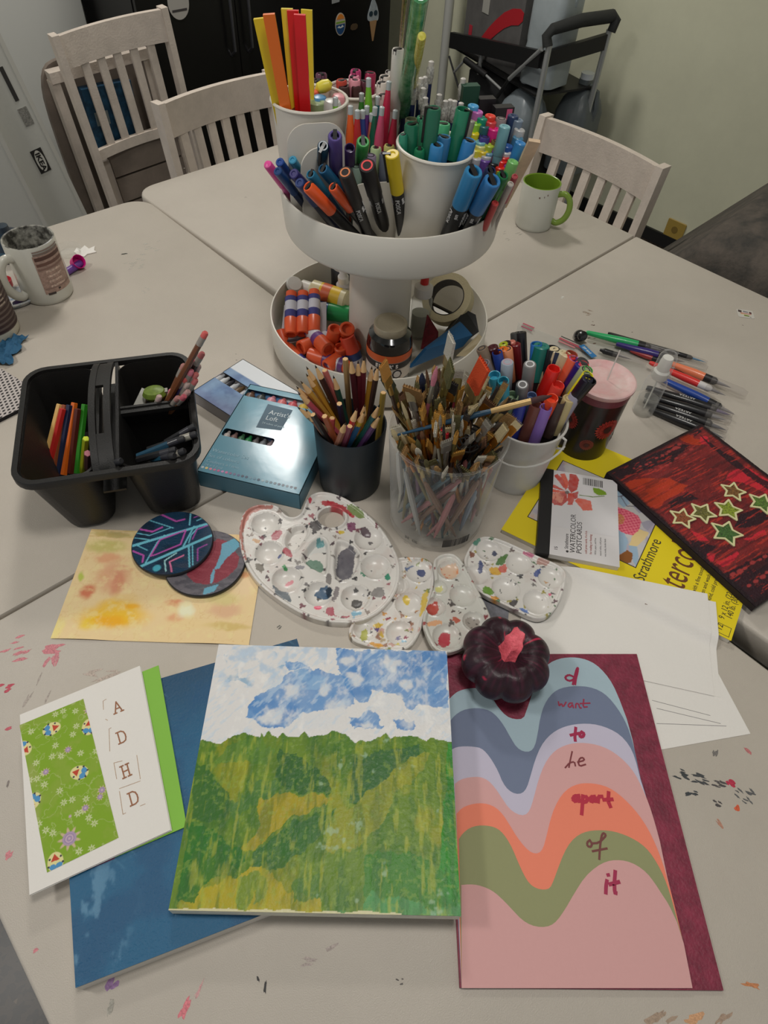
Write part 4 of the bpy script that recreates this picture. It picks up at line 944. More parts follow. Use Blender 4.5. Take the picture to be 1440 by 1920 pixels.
paint_grid('cover_picture', S.root, px0, py0, px1, py1, 150, 150, h-.0004, pic_fn, M_paint(.5, (200, .1)))
mb = MB(); b_ = .0011
for q in ((px0-b_,py0-b_,px1+b_,py0),(px0-b_,py1,px1+b_,py1+b_),(px0-b_,py0,px0,py1),(px1,py0,px1+b_,py1)): mb.box(q[0],q[1],h-.0006,q[2],q[3],h-.0003)
o = mb.build('picture_border', M((46,42,30)), S.root, None)
M_tx = M((96, 54, 24), .6); M_tb = M((60, 54, 34), .6)
# letters read along the short side
def padtext(s_, px, py, size, mat, sx=1., nm='title_lettering'):
    x, y = S.loc(px, py); return text(s_, size, mat, S.root, (x, y, h-.0005), pi/2, name=nm, sx=sx)
padtext('Strathmore', 1207, 1092, .0215, M_tb, .78)
padtext('Watercolor', 1262, 1158, .052, M_tx, .60)
padtext('heavy sheet with a fine tooth', 1290, 1148, .0075, M_tb, .9, 'small_lettering'); padtext('for brush, pen and wash', 1308, 1148, .0075, M_tb, .9, 'small_lettering'); padtext('tape bound, cold press', 1325, 1148, .0075, M_tb, .9, 'small_lettering')
padtext('9 x 12 in. (22.9 x 30.5 cm)', 1358, 1162, .0105, M_tb, .8, 'small_lettering'); padtext('140 lb. (300 g/m2)', 1372, 1162, .0105, M_tb, .8, 'small_lettering')
padtext('12', 1353, 1183, .012, M_tb, .8, 'small_lettering')
mb = MB(); x, y = S.loc(1348, 1186)
for (a_, b_2, c_2, d_) in ((-.004,0,.012,.0006),(-.004,.014,.012,.0146),(-.004,0,-.0034,.014),(.0114,0,.012,.014)): mb.box(x+a_, y+b_2, h-.0006, x+c_2, y+d_, h-.0004)
mb.build('number_box', M_tb, S.root, None)

def draped(label, c, p, q, L1, L2, base):
    c, a_, b_ = rect_from(c, p, q, L1, L2, .0085); t = T('drawing_paper', label, 'paper', (c.x, c.y, TZ), 0, 'blank drawing papers'); nx, ny = 46, 34; vs = []; ca, sa_ = cos(-S.ang), sin(-S.ang)
    for j in range(ny+1):
        for i in range(nx+1):
            w_ = a_*(i/nx)+b_*(j/ny); g = c+w_-S.o; y = g.x*sa_+g.y*ca; x = g.x*ca-g.y*sa_; k_ = min(1, max(0, (y+.018)/.017)); k_ = k_*k_*(3-2*k_)
            vs.append((w_.x, w_.y, base+.0094*k_))
    n = len(vs); vs += [(x, y, z-.0003) for x, y, z in vs]; f = [(j*(nx+1)+i, j*(nx+1)+i+1, (j+1)*(nx+1)+i+1, (j+1)*(nx+1)+i) for j in range(ny) for i in range(nx)]
    if a_.cross(b_).z < 0: f = [q_[::-1] for q_ in f]
    bd = [i for i in range(nx)]+[j*(nx+1)+nx for j in range(ny)]+[ny*(nx+1)+i for i in range(nx, 0, -1)]+[j*(nx+1) for j in range(ny, 0, -1)]
    f2 = f+[tuple(v+n for v in q_[::-1]) for q_ in f]+[(bd[i], bd[i-1], bd[i-1]+n, bd[i]+n) for i in range(len(bd))]
    MB().add(vs, f2).build('paper_sheet', PAPER, t, 40)
draped('blank white drawing paper, lower of the two square-set sheets right of the pumpkin', (1341, 1130), (1060, 1068), (1346, 1262), .205, .125, .0008)
draped('blank white drawing paper on top, its corner over the yellow pad', (1325, 1115), (1046, 1058), (1328, 1290), .225, .135, .0014)

# ---- postcard pad -----------------------------------------------------------
h2 = .0175
S = Sheet('postcard_pad', 'white watercolour postcard pad with red flower cover and black spine', 'paper pad', (1006, 1034), (1156, 1062), h2, z0=.0083)
wP_, hP_ = .106, .152; hh = h2-.0083
slab('page_block', [(0.0005,.0005),(wP_-.0005,.0005),(wP_-.0005,hP_-.0005),(.0005,hP_-.0005)], 0, hh-.0010, M((212,206,198), .8), S.root)
slab('cover', [(.015,0),(wP_,0),(wP_,hP_),(.015,hP_)], hh-.0010, hh-.0004, M((206, 202, 202), .5), S.root)
slab('black_spine', [(-.0004,-.0004),(.0165,-.0004),(.0165,hP_+.0004),(-.0004,hP_+.0004)], -.0, hh-.0002, M((28, 27, 28), .5), S.root)
def sp_(L): return S.pts(L, zt)
PET = [sp_(p) for p in ([(390,385),(330,310),(345,300),(380,330),(395,372)], [(395,375),(360,300),(385,298),(405,340),(402,375)], [(402,380),(410,300),(440,300),(460,330),(450,380),(420,400)], [(390,388),(290,335),(290,350),(330,375)], [(390,392),(286,372),(300,395),(385,400)], [(385,398),(300,400),(300,430),(330,460),(370,465),(400,440),(395,405)], [(400,400),(400,460),(425,462),(435,420),(425,400)], [(435,440),(455,425),(520,440),(530,490),(480,490)], [(425,400),(455,390),(450,425),(435,435)])]
STEM = sp_([(462,410),(530,420),(590,415)]); LEAF = sp_([(532,372),(560,375),(600,395),(600,410),(560,412),(535,395)]); HOL = sp_([(310,405),(360,395),(385,410),(370,450),(330,450)])
def pc_fn(X, Y):
    C = np.zeros(X.shape+(3,)); C[:] = nlin((204, 201, 202)); n = fbm(X*200, Y*200, 3); wx = X+.0016*(n-.5); wy = Y+.0016*(fbm(X*200+4, Y*200, 4)-.5)
    for i, p in enumerate(PET): C = blend(C, [(190, 56, 36), (206, 82, 56), (176, 44, 30)][i % 3], inpoly(wx, wy, p)*(.75+.25*n))
    C = blend(C, (214, 150, 130), inpoly(wx, wy, HOL)*sst(.3, .6, fbm(X*300, Y*100, 6))*.8); C = blend(C, (96, 120, 50), sst(.0010, .0004, segd(X, Y, STEM))); C = blend(C, (118, 150, 40), inpoly(wx, wy, LEAF)*1.)
    x, y = sp_([(398, 396)])[0]; C = blend(C, (70, 50, 40), sst(.004, .002, np.hypot(X-x, Y-y)+.002*(n-.5))*.8); return C
paint_grid('cover_art', S.root, .0165, .048, wP_-.001, hP_-.002, 110, 120, hh-.0002, pc_fn, M_paint(.45, (200, .1)))
def pct(s_, zx, zy, size, mat, sx=1., nm='lettering'):
    x, y = S.loc(*zt((zx, zy))); return text(s_, size, mat, S.root, (x, y, hh-.0003), pi/2, name=nm, sx=sx)
M_k = M((50, 46, 48), .6)
pct('WATERCOLOR', 438, 712, .0098, M_k, .98, 'title_lettering'); pct('POSTCARDS', 472, 716, .0098, M_k, .98, 'title_lettering'); pct('Strathmore', 402, 690, .0068, M_k, .8); pct('15', 347, 697, .0062, M_k)
pct('cold press cards, 4 x 6 in.', 500, 716, .0042, M((150, 70, 60), .6), .9); pct('for mailing or framing', 525, 718, .0042, M((150, 70, 60), .6), .9); pct('140 lb. paper, acid free', 548, 722, .0034, M((130,126,126)), .9); pct('natural white, cold press', 575, 726, .0034, M((130,126,126)), .9); pct('wet media, deckle finish', 600, 730, .0034, M((130,126,126)), .9)
x, y = S.loc(*zt((402, 703))); MB().prism([(x-.001+.0018*cos(k), y+.0018*sin(k)) for k in np.linspace(0, 5.2, 12)], hh-.0004, hh-.0002).build('round_emblem', M_k, S.root, None)
x, y = S.loc(*zt((478, 352))); mb = MB(); xx = x
q0 = S.loc(*zt((480, 355))); q1 = S.loc(*zt((582, 366))); rnd = random.Random(4); xx = q0[0]; mb = MB()
slab('barcode_field', [(q0[0]-.001, q0[1]-.001), (q1[0]+.001, q0[1]-.001), (q1[0]+.001, q0[1]+.016), (q0[0]-.001, q0[1]+.016)], hh-.0003, hh-.0001, M((200,198,198)), S.root)
while xx < q1[0]: w_ = rnd.choice((.0005, .0008, .0012)); mb.box(xx, q0[1], hh-.0002, xx+w_, q0[1]+.013, hh-.00005); xx += w_+rnd.choice((.0006, .0009))
o = mb.build('barcode', M_k, S.root, None); o['kind'] = 'stuff'

# ---- red canvas with stars -----------------------------------------------
h3 = .0205
c, a_, b_ = rect_from((1137, 886), (1299, 803), (1415, 1128), .2032, .258, h3)
S = Sheet('red_canvas', 'dark red striped canvas with six outlined glitter stars at the right', 'painting', (1137, 886), (1299, 803), h3, z0=.0090)
zz3 = h3-.0090
slab('canvas_body', [(0,0),(.2032,0),(.2032,-.258),(0,-.258)], 0, zz3-.0012, M((30, 20, 26), .8), S.root)
def r7(L): return S.pts(L, z7)
ORG = [r7(p) for p in ([(240,560),(330,530),(600,520),(770,590),(700,650),(570,720),(510,790),(400,750),(290,650)], [(690,180),(760,140),(830,190),(900,190),(860,250),(800,240),(720,210)], [(1270,1270),(1380,1210),(1440,1240),(1310,1310)])]
DRK = [r7(p) for p in ([(80,480),(250,400),(520,300),(700,230),(800,250),(600,400),(430,450),(220,540)], [(600,740),(760,640),(860,700),(620,780)], [(1200,840),(1440,740),(1440,900),(1160,960)], [(780,1050),(1000,1100),(900,1200),(800,1110)], [(1050,1330),(1440,1150),(1440,1500),(1300,1560)], [(780,110),(850,100),(880,140),(820,170)], [(0,560),(230,600),(500,850),(760,1060),(1240,1520),(1300,1560),(1180,1420),(700,1000),(430,780)], [(860,160),(1000,260),(1200,400),(1440,560),(1440,620),(1200,460),(960,270)])]
BRT = [r7(p) for p in ([(870,180),(940,180),(950,250),(860,240)], [(1140,460),(1250,420),(1440,540),(1440,660),(1230,560),(1080,540)], [(1010,1240),(1180,1130),(1200,1160),(1060,1280)], [(1240,1040),(1430,960),(1440,1000),(1290,1060)], [(780,960),(900,1010),(940,1050),(860,1060)], [(930,1160),(1010,1160),(990,1230),(940,1220)])]
DSH = []
for (p, q, n) in (((320,450),(680,270),9), ((500,460),(790,290),8), ((1090,1370),(1420,1180),7), ((1290,1440),(1440,1310),4), ((560,340),(700,230),4)):
    for k in range(n): u_ = k/(n-1) if n > 1 else 0; DSH.append((r7([(p[0]+(q[0]-p[0])*u_+(k*37 % 11-5)*2, p[1]+(q[1]-p[1])*u_+(k*23 % 7-3)*3)])[0], (.0040 if n < 8 else .0028)*(.7+.1*(k*7 % 5))))
sx_, sy_ = r7([(1400, 380)])[0]; s0x, s0y = r7([(1080, 540)])[0]; q0 = r7([(1090, 600)])[0]; q1 = r7([(1400, 440)])[0]; sa_ = atan2(q1[1]-q0[1], q1[0]-q0[0])
def sa2(X, Y): return X*cos(sa_)+Y*sin(sa_), -X*sin(sa_)+Y*cos(sa_)
def red_fn(X, Y):
    a, b = sa2(X, Y); st = fbm(a*22, b*330, 3); s2 = fbm(a*40+5, b*520, 7); n = fbm(X*50, Y*50, 8)
    wx = X+.008*(fbm(X*60, Y*60, 12)-.5); wy = Y+.008*(fbm(X*60+9, Y*60, 13)-.5)
    C = np.zeros(X.shape+(3,)); C[:] = nlin((118, 34, 36)); C = blend(C, (74, 20, 28), sst(.4, .62, n)*.5)
    for p in ORG: C = blend(C, (176, 54, 24), inpoly(wx, wy, p)*.8)
    for p in BRT: C = blend(C, (196, 34, 52), inpoly(wx, wy, p)*.85)
    for p in DRK: C = blend(C, (28, 16, 28), inpoly(wx, wy, p)*.92)
    C = blend(C, (44, 18, 26), sst(.52, .62, st)*.5); C = blend(C, (188, 54, 42), sst(.60, .70, s2)*.6*(C[..., 0] > .02))
    for (x, y), r in DSH: a0, b0 = sa2(x, y); C = blend(C, (158, 54, 54), sst(1.15, .7, np.hypot((a-a0)/(r*1.3), (b-b0)/(r*.7))+.5*(n-.5))*.85)
    e = np.minimum(np.minimum(X, .2032-X), np.minimum(-Y, Y+.258)); return blend(C, (30, 14, 22), sst(.010, .003, e+.006*(n-.5)))
def red_rel(X, Y): a, b = sa2(X, Y); return .0010*(fbm(a*22, b*330, 3)-.5)
paint_grid('painted_face', S.root, 0, 0, .2032, -.258, 200, 256, zz3, red_fn, M_paint(.45, (400, .7), coat=.0), red_rel)
for k, (zx, zy, r, c, rot) in enumerate(((1143,640,100,(110,74,36),.3), (1385,740,112,(78,108,40),.1), (1102,795,112,(120,134,36),.35), (885,820,108,(96,92,40),.05), (715,865,105,(126,66,36),.3), (1085,990,130,(58,92,40),.2))):
    x, y = r7([(zx, zy)])[0]; x2, _y = r7([(zx+r, zy)])[0]; R_ = math.hypot(x2-x, _y-y); aa = pi/2+rot
    stp = [(x+R_*(1 if i % 2 == 0 else .52)*cos(aa+i*pi/5), y+R_*(1 if i % 2 == 0 else .52)*sin(aa+i*pi/5)) for i in range(10)]
    o = slab('glitter_star', stp, zz3, zz3+.0010, M(c, .35, var=(420, .6), bump=(500, .8)), S.root)
    s_ = strip_(stp+[stp[0]], .0026, zz3+.0004, zz3+.0018); s_.build('star_outline', M((200, 196, 148), .6), o, None)
# ================================================================== palettes
WHITE_P = (206, 202, 196)
def splats(outline, n, seed, cols, smin=.001, smax=.005, bias=None):
    rnd = np.random.RandomState(seed); xs = [p[0] for p in outline]; ys = [p[1] for p in outline]; L = []
    for _ in range(n):
        x = rnd.uniform(min(xs), max(xs)); y = rnd.uniform(min(ys), max(ys))
        L.append((x, y, rnd.uniform(smin, smax)*rnd.uniform(.4, 1), rnd.uniform(.35, 1), rnd.uniform(0, pi), cols[rnd.randint(len(cols))], rnd.uniform(0, 9)))
    return L
def apply_splats(C, X, Y, L):
    for (x, y, r, asp, a, c, ph) in L:
        m_ = (np.abs(X-x) < r*2.2) & (np.abs(Y-y) < r*2.2)
        if not m_.any(): continue
        dx = X[m_]-x; dy = Y[m_]-y; u_ = dx*cos(a)+dy*sin(a); v_ = (-dx*sin(a)+dy*cos(a))/asp
        d = np.hypot(u_, v_); th = np.arctan2(v_, u_); rr = r*(1+.28*np.sin(3*th+ph)+.2*np.sin(5*th+2*ph))
        k = sst(rr*1.04, rr*.9, d)*.93; sub = C[m_]; C[m_] = sub*(1-k[:, None])+nlin(c)*k[:, None]
    return C
def palette(name, label, outline_px, zt_, z0, th, wells, comps, big, nspl, seed, cols, hole=None, spacing=.0011, grp='paint palettes', stuffn=0, basecol=WHITE_P, rimw=.004, rimh=.003):
    cx = sum(p[0] for p in outline_px)/len(outline_px); cy = sum(p[1] for p in outline_px)/len(outline_px)
    c = P(*zt_((cx, cy)), z0+th); t = T(name, label, 'paint palette', (c.x, c.y, TZ+z0), 0, grp)
    def loc(q): p = P(*zt_(q), z0+th); return (p.x-c.x, p.y-c.y)
    out = smooth_poly([loc(q) for q in outline_px], 2); holes = [[loc(q) for q in hole]] if hole else []
    Wl = []
    for (x, y, r) in wells: a = loc((x, y)); b = loc((x+r, y)); Wl.append((a[0], a[1], math.hypot(b[0]-a[0], b[1]-a[1])))
    Cm = [smooth_poly([loc(q) for q in p], 1) for p in comps]
    oa = np.array(out)
    def edge_d(X, Y):
        d = np.full(X.shape, 9.)
        for hp in [out]+holes:
            for i in range(len(hp)):
                (x0, y0), (x1, y1) = hp[i], hp[(i+1) % len(hp)]
                t2 = np.clip(((X-x0)*(x1-x0)+(Y-y0)*(y1-y0))/((x1-x0)**2+(y1-y0)**2+1e-14), 0, 1); d = np.minimum(d, np.hypot(X-x0-t2*(x1-x0), Y-y0-t2*(y1-y0)))
        return d
    def poly_d(X, Y, hp):
        d = np.full(X.shape, 9.)
        for i in range(len(hp)):
            (x0, y0), (x1, y1) = hp[i], hp[(i+1) % len(hp)]
            t2 = np.clip(((X-x0)*(x1-x0)+(Y-y0)*(y1-y0))/((x1-x0)**2+(y1-y0)**2+1e-14), 0, 1); d = np.minimum(d, np.hypot(X-x0-t2*(x1-x0), Y-y0-t2*(y1-y0)))
        return np.where(inpoly(X, Y, hp), d, -d)
    def hfn(X, Y):
        e = edge_d(X, Y); H = th-rimh*sst(rimw*.6, rimw*1.3, e)-.0012*sst(.0012, 0, e)
        for (x, y, r) in Wl:
            d = np.hypot(X-x, Y-y)/r; dep = (th-rimh-.0008)
            H = np.where(d < 1, np.minimum(H, .0008+dep*np.clip(d, 0, 1)**3.2), H); H = H+.0009*np.exp(-((d-1.04)/.06)**2)
        for hp in Cm:
            d = poly_d(X, Y, hp); H = np.where(d > 0, np.minimum(H, (th-rimh)-(th-rimh-.0015)*sst(0, .004, d)), H); H = H+.0009*np.exp(-((d+.0012)/.0010)**2)
        return H
    BG = [(smooth_poly([loc(q) for q in p], 2), c_) for p, c_ in big]; SP = splats(out, nspl, seed, cols)
    BL = []
    for x, y, r, c_ in stuffn or []: a = loc((x, y)); b = loc((x+r, y)); BL.append((a[0], a[1], math.hypot(b[0]-a[0], b[1]-a[1]), .8, x*.01, c_, y*.02))
    def cfn(X, Y):
        C = np.zeros(X.shape+(3,)); C[:] = nlin(basecol); n = fbm(X*120, Y*120, seed)
        inw = np.zeros(X.shape, bool)
        for (x, y, r) in Wl: inw |= np.hypot(X-x, Y-y) < r*.95
        C = blend(C, (190, 172, 164), sst(.55, .75, fbm(X*60, Y*60, seed+4))*.3)
        Cw = C.copy(); C = apply_splats(C, X, Y, SP); C = np.where((inw & (n > .36))[..., None], Cw, C)
        wx = X+.0045*(fbm(X*260, Y*260, seed+2)-.5); wy = Y+.0045*(fbm(X*260, Y*260, seed+3)-.5)
        for p, c_ in BG: C = blend(C, c_, inpoly(wx, wy, p)*(.8+.2*n))
        return apply_splats(C, wx, wy, BL)
    cdt_surface('palette_tray', t, out, holes, spacing, hfn, cfn, M_paint(.28, (250, .12), .5), True, .0)
    return t
ZP = zf(430, 900, 4.235)
dark = [(58,56,58),(44,42,46),(96,92,92),(128,122,118),(112,60,72),(148,84,92),(70,52,60),(140,128,120)]
palette('oval_palette', 'large white oval palette with thumb hole, crusted with dried paint',
 [(80,370),(95,290),(130,235),(190,200),(265,185),(350,190),(400,212),(430,260),(470,288),(520,292),(565,265),(590,220),(610,150),(655,105),(740,84),(850,108),(960,160),(1080,250),(1200,365),(1290,500),(1345,620),(1360,730),(1340,850),(1280,960),(1190,1050),(1080,1110),(950,1135),(800,1130),(650,1095),(500,1020),(350,920),(230,820),(150,710),(100,600),(80,480)],
 ZP, .0002, .0115, [(285,335,112),(312,568,110),(455,780,118),(705,895,112),(1003,925,118),(1160,680,116),(1105,455,112)],
 [[(440,440),(500,360),(620,345),(640,400),(560,520),(500,560),(440,520)], [(560,600),(690,440),(760,450),(790,520),(780,730),(740,740),(600,660)], [(840,480),(900,470),(1000,520),(1050,600),(990,760),(900,800),(820,770)]],
 [([(720,150),(800,150),(900,190),(1000,270),(990,295),(930,260),(850,215),(740,200)],(168,28,44)), ([(920,180),(1000,200),(1090,280),(1030,300),(960,250)],(110,130,66)), ([(930,330),(1010,320),(1000,380),(970,410),(930,370)],(112,40,84)), ([(1040,380),(1080,355),(1130,400),(1120,425),(1050,415)],(62,32,50)),
  ([(880,510),(1000,500),(995,640),(960,760),(860,760),(840,690)],(84,82,92)), ([(600,600),(700,600),(750,640),(740,700),(660,705),(610,660)],(92,128,110)), ([(640,560),(700,545),(770,540),(780,470),(640,470),(600,590)],(196,196,192)), ([(680,450),(740,450),(760,490),(700,515)],(82,140,144)),
  ([(670,890),(700,840),(760,820),(810,850),(820,910),(740,920)],(28,76,110)), ([(760,830),(810,840),(818,910),(780,915)],(24,38,52)), ([(960,940),(1000,905),(1060,930),(1060,970),(1030,995),(970,985)],(52,50,50)), ([(985,840),(1030,840),(1020,870),(990,865)],(50,50,52)),
  ([(660,1000),(740,985),(735,1015),(680,1020)],(220,76,110)), ([(820,985),(780,1000),(760,1050),(850,1080),(950,1060),(940,1085),(830,1075)],(166,72,88)), ([(950,1035),(1050,1035),(1060,1050),(960,1085),(1010,1095)],(120,168,190)), ([(340,810),(420,870),(460,880),(500,960),(440,950),(350,880)],(92,102,110)),
  ([(410,670),(450,665),(470,690),(430,705)],(40,132,70)), ([(1040,710),(1120,765),(1050,750)],(40,120,90)), ([(1240,720),(1280,760),(1260,790),(1235,770)],(30,130,100)), ([(860,390),(910,385),(920,410),(870,425)],(202,176,60)), ([(620,145),(655,135),(655,165),(630,180)],(190,30,60)),
  ([(380,570),(420,560),(410,600),(375,600)],(60,74,130)), ([(420,530),(460,520),(510,600),(440,600)],(170,70,84)), ([(330,420),(400,380),(430,400),(380,470),(330,470)],(168,90,100)), ([(205,640),(280,680),(260,725),(205,700)],(112,106,96)), ([(430,790),(500,755),(510,780),(440,810)],(206,130,140)), ([(180,455),(240,460),(240,490),(190,490)],(190,150,110)), ([(80,370),(130,235),(190,200),(350,195),(350,215),(200,230),(120,330),(100,480),(140,660),(120,620),(85,480)],(172,104,92)),
  ([(650,310),(720,330),(740,390),(660,390),(630,350)],(58,54,56)), ([(840,820),(880,850),(860,930),(800,960),(830,900)],(118,110,112)), ([(760,740),(820,730),(800,830),(770,810)],(112,106,104)), ([(1130,870),(1200,830),(1250,890),(1190,930),(1120,910)],(130,126,124)), ([(560,660),(600,670),(600,705),(500,690)],(128,126,132))],
 270, 11, dark, hole=circ(108, 28, 812, 292, 80), spacing=.00105,
 stuffn=[(275,345,8,(90,90,90)),(295,380,6,(90,90,90)),(1130,685,7,(90,90,90)),(930,915,9,(40,40,40)),(1070,885,8,(40,40,40))])
z3 = zf(640, 980, 3.273)
warm = [(200,168,60),(196,140,70),(60,52,50),(170,150,120),(150,110,90),(120,130,70),(190,150,140)]
GPR = 'rectangular six-well palettes'
palette('well_palette', 'white six-well palette with yellow crusted edge, under the oval palette',
 [(300,260),(330,215),(400,205),(520,212),(570,260),(578,330),(560,430),(515,560),(480,690),(420,770),(330,792),(120,748),(60,715),(42,670),(60,620),(180,420)],
 z3, .0001, .0085, [(475,290,82),(412,495,82),(155,645,78),(360,672,86),(350,380,60)], [],
 [([(385,430),(425,440),(425,490),(380,480)],(206,176,40)), ([(465,265),(520,270),(515,315),(470,310)],(52,66,112)), ([(390,270),(470,230),(440,250),(400,290)],(90,110,150)), ([(120,650),(165,620),(160,720),(115,710)],(168,170,70)), ([(270,580),(305,570),(300,590),(280,595)],(140,40,60)), ([(500,420),(540,400),(520,520),(480,590),(490,500)],(206,178,70)), ([(170,725),(260,735),(260,770),(180,760)],(206,150,60)), ([(240,640),(270,700),(240,710)],(190,160,60))],
 150, 21, warm, stuffn=[(352,690,16,(120,116,150)),(385,712,15,(120,166,190)),(350,735,16,(206,190,90)),(400,684,12,(130,40,70)),(215,640,14,(80,60,120)),(184,650,8,(60,60,70))], grp=GPR)
palette('well_palette', 'white palette with red and orange stained wells, left of the pumpkin',
 [(560,230),(600,195),(650,182),(700,190),(738,225),(790,320),(860,450),(925,590),(920,640),(860,680),(760,760),(680,795),(610,795),(560,760),(520,680),(495,600),(520,520),(568,400),(578,330)],
 z3, .0105, .0085, [(662,285,68),(742,442,76),(575,512,60),(812,598,66),(645,690,84),(602,392,45)], [],
 [([(590,690),(630,650),(670,660),(680,710),(640,755),(600,745)],(176,40,60)), ([(520,500),(590,460),(610,520),(570,560),(525,550)],(176,50,34)), ([(690,275),(725,270),(720,300),(695,305)],(206,120,60)), ([(600,260),(720,230),(710,330),(640,335)],(206,176,150)), ([(680,570),(740,580),(720,620),(690,600)],(176,70,40)), ([(520,600),(620,590),(620,620),(530,635)],(214,156,110)), ([(580,370),(630,370),(620,410),(585,410)],(196,192,120)), ([(760,560),(860,570),(850,650),(780,640)],(150,142,134))],
 60, 22, [(60,52,50),(120,40,50),(150,60,60),(90,80,76)], basecol=(196,194,186), stuffn=[(620,270,6,(200,110,80)),(640,300,7,(200,110,80)),(670,300,6,(200,110,80)),(650,320,6,(190,90,60)),(790,600,7,(80,76,72)),(820,575,6,(80,76,72)),(840,610,7,(80,76,72)),(800,630,6,(80,76,72)),(660,490,9,(40,36,36)),(690,535,12,(60,30,34)),(725,545,10,(60,30,34)),(730,705,6,(40,36,36))], grp=GPR)
palette('well_palette', 'white six-well palette with green smears at the right by the papers',
 [(745,235),(780,160),(820,100),(870,80),(920,82),(1000,105),(1180,190),(1340,255),(1382,300),(1385,350),(1350,470),(1290,560),(1230,590),(1170,585),(1000,500),(850,430),(780,350)],
 z3, .0044, .0085, [(905,165,76),(1090,245,76),(835,312,72),(1008,400,82),(1285,330,76),(1200,480,82)], [],
 [([(900,270),(960,260),(1000,310),(930,320)],(206,160,60)), ([(940,240),(1000,190),(1030,180),(1010,240),(960,260)],(66,110,46)), ([(960,270),(1010,240),(1020,290),(980,310)],(196,96,84)), ([(870,380),(920,390),(950,430),(900,440),(860,420)],(96,140,40)), ([(920,440),(980,450),(960,480),(910,460)],(206,140,50)), ([(1190,280),(1230,270),(1210,330),(1180,320)],(60,80,140)), ([(1110,170),(1190,190),(1180,215),(1120,190)],(176,90,120)), ([(1200,210),(1280,230),(1270,255),(1200,250)],(170,130,120)), ([(1030,480),(1080,460),(1090,490),(1040,520)],(50,46,50)), ([(1095,510),(1160,540),(1140,560),(1095,530)],(90,120,180)), ([(1265,430),(1300,420),(1290,450)],(206,90,120)), ([(800,120),(850,90),(860,110),(820,140)],(70,130,110)), ([(785,165),(830,180),(815,205),(790,200)],(120,66,50)), ([(930,160),(960,150),(960,190),(935,190)],(40,52,84)), ([(840,230),(870,225),(870,290),(845,290)],(70,80,120))],
 110, 23, [(52,52,56),(60,100,60),(110,100,96),(90,60,70),(150,140,60)], stuffn=[(1268,348,12,(190,150,110)),(1185,375,14,(110,106,104)),(1300,425,10,(90,84,84)),(1300,485,8,(90,84,84))], grp=GPR)
# thin flat grey patch under the palettes
c = P(915, 1118, .001); t = T('grey_patch', 'small flat grey patch between the right palette and the pumpkin', 'card', (c.x, c.y, TZ+.0002))
q = [P(x, y, .001) for x, y in ((895, 1080), (955, 1135), (952, 1170), (905, 1165))]; slab('card_sheet', [(p.x-c.x, p.y-c.y) for p in q], 0, .0006, M((110, 110, 116), .7, var=(60, .3)), t)

# ================================================================== pumpkin
c = P(946, 1240, .028); t = T('mini_pumpkin', 'small dark maroon painted pumpkin with bright pink stem', 'pumpkin', (c.x, c.y, TZ+.006))
R_ = .0505; H_ = .056; nu, nv = 112, 40; vs = []; cols = []
for j in range(nv+1):
    ph = -pi/2+pi*j/nv
    for i in range(nu):
        a = 2*pi*i/nu; lb = abs(sin(a*4+.5)); k = (.86+.14*lb**.6); g = cos(ph); prof = g**.62
        dim = .013*math.exp(-(g/.33)**2)
        rr = R_*prof*(k if prof > .3 else 1-(1-k)*prof/.3); zz = H_/2+H_/2*sin(ph)*(1-.0)-dim*(1 if ph > 0 else -.5)
        vs.append((rr*cos(a), rr*sin(a), zz))
fs = [(j*nu+i, j*nu+(i+1) % nu, (j+1)*nu+(i+1) % nu, (j+1)*nu+i) for j in range(nv) for i in range(nu)]
me = bpy.data.meshes.new('pumpkin_flesh'); me.from_pydata(vs, [], fs); me.materials.append(M_paint(.4, (160, .4), .35)); me.shade_smooth()
V = np.array(vs); A_ = np.arctan2(V[:, 1], V[:, 0]); st = fbm(A_*26+40, V[:, 2]*50+3, 5); C = np.zeros((len(V), 3)); C[:] = nlin((40, 22, 30))
C = blend(C, (66, 28, 44), sst(.50, .72, st)*.7); C = blend(C, (96, 36, 56), sst(.62, .8, fbm(A_*18, V[:, 2]*20, 9))*.6)
C = blend(C, (196, 44, 78), sst(.70, .76, fbm(A_*7+3, V[:, 2]*70, 14))*((V[:, 2] > .032)*(V[:, 2] < .052)*(np.abs(np.sin(A_*4+.5)) > .6)*.9)); pigment(me, C)
o = bpy.data.objects.new('pumpkin_flesh', me); COL.objects.link(o); o.parent = t
mb = MB(); rnd = random.Random(3); L = []
for z, r, dx in ((.036,.013,0),(.046,.0095,.001),(.056,.0085,.003),(.064,.0090,.005),(.066,.0075,.0055)): L.append((z, r, dx))
n = 18; vs = []
for z, r, dx in L:
    for i in range(n): a = 2*pi*i/n; q = r*(1+.16*sin(5*a)+.08*rnd.uniform(-1, 1)); vs.append((q*cos(a)*1.0+dx, q*sin(a)*1.3+dx, z+.004*sin(a+.6)*(z > .05)))
fs = [(k*n+i, k*n+(i+1) % n, (k+1)*n+(i+1) % n, (k+1)*n+i) for k in range(len(L)-1) for i in range(n)]+[tuple((len(L)-1)*n+i for i in range(n))]
o = MB().add(vs, fs).build('stem', M((226, 84, 96), .5, var=(180, .3), bump=(200, .8)), t, 50); o['label'] = 'bright coral pink painted stem'

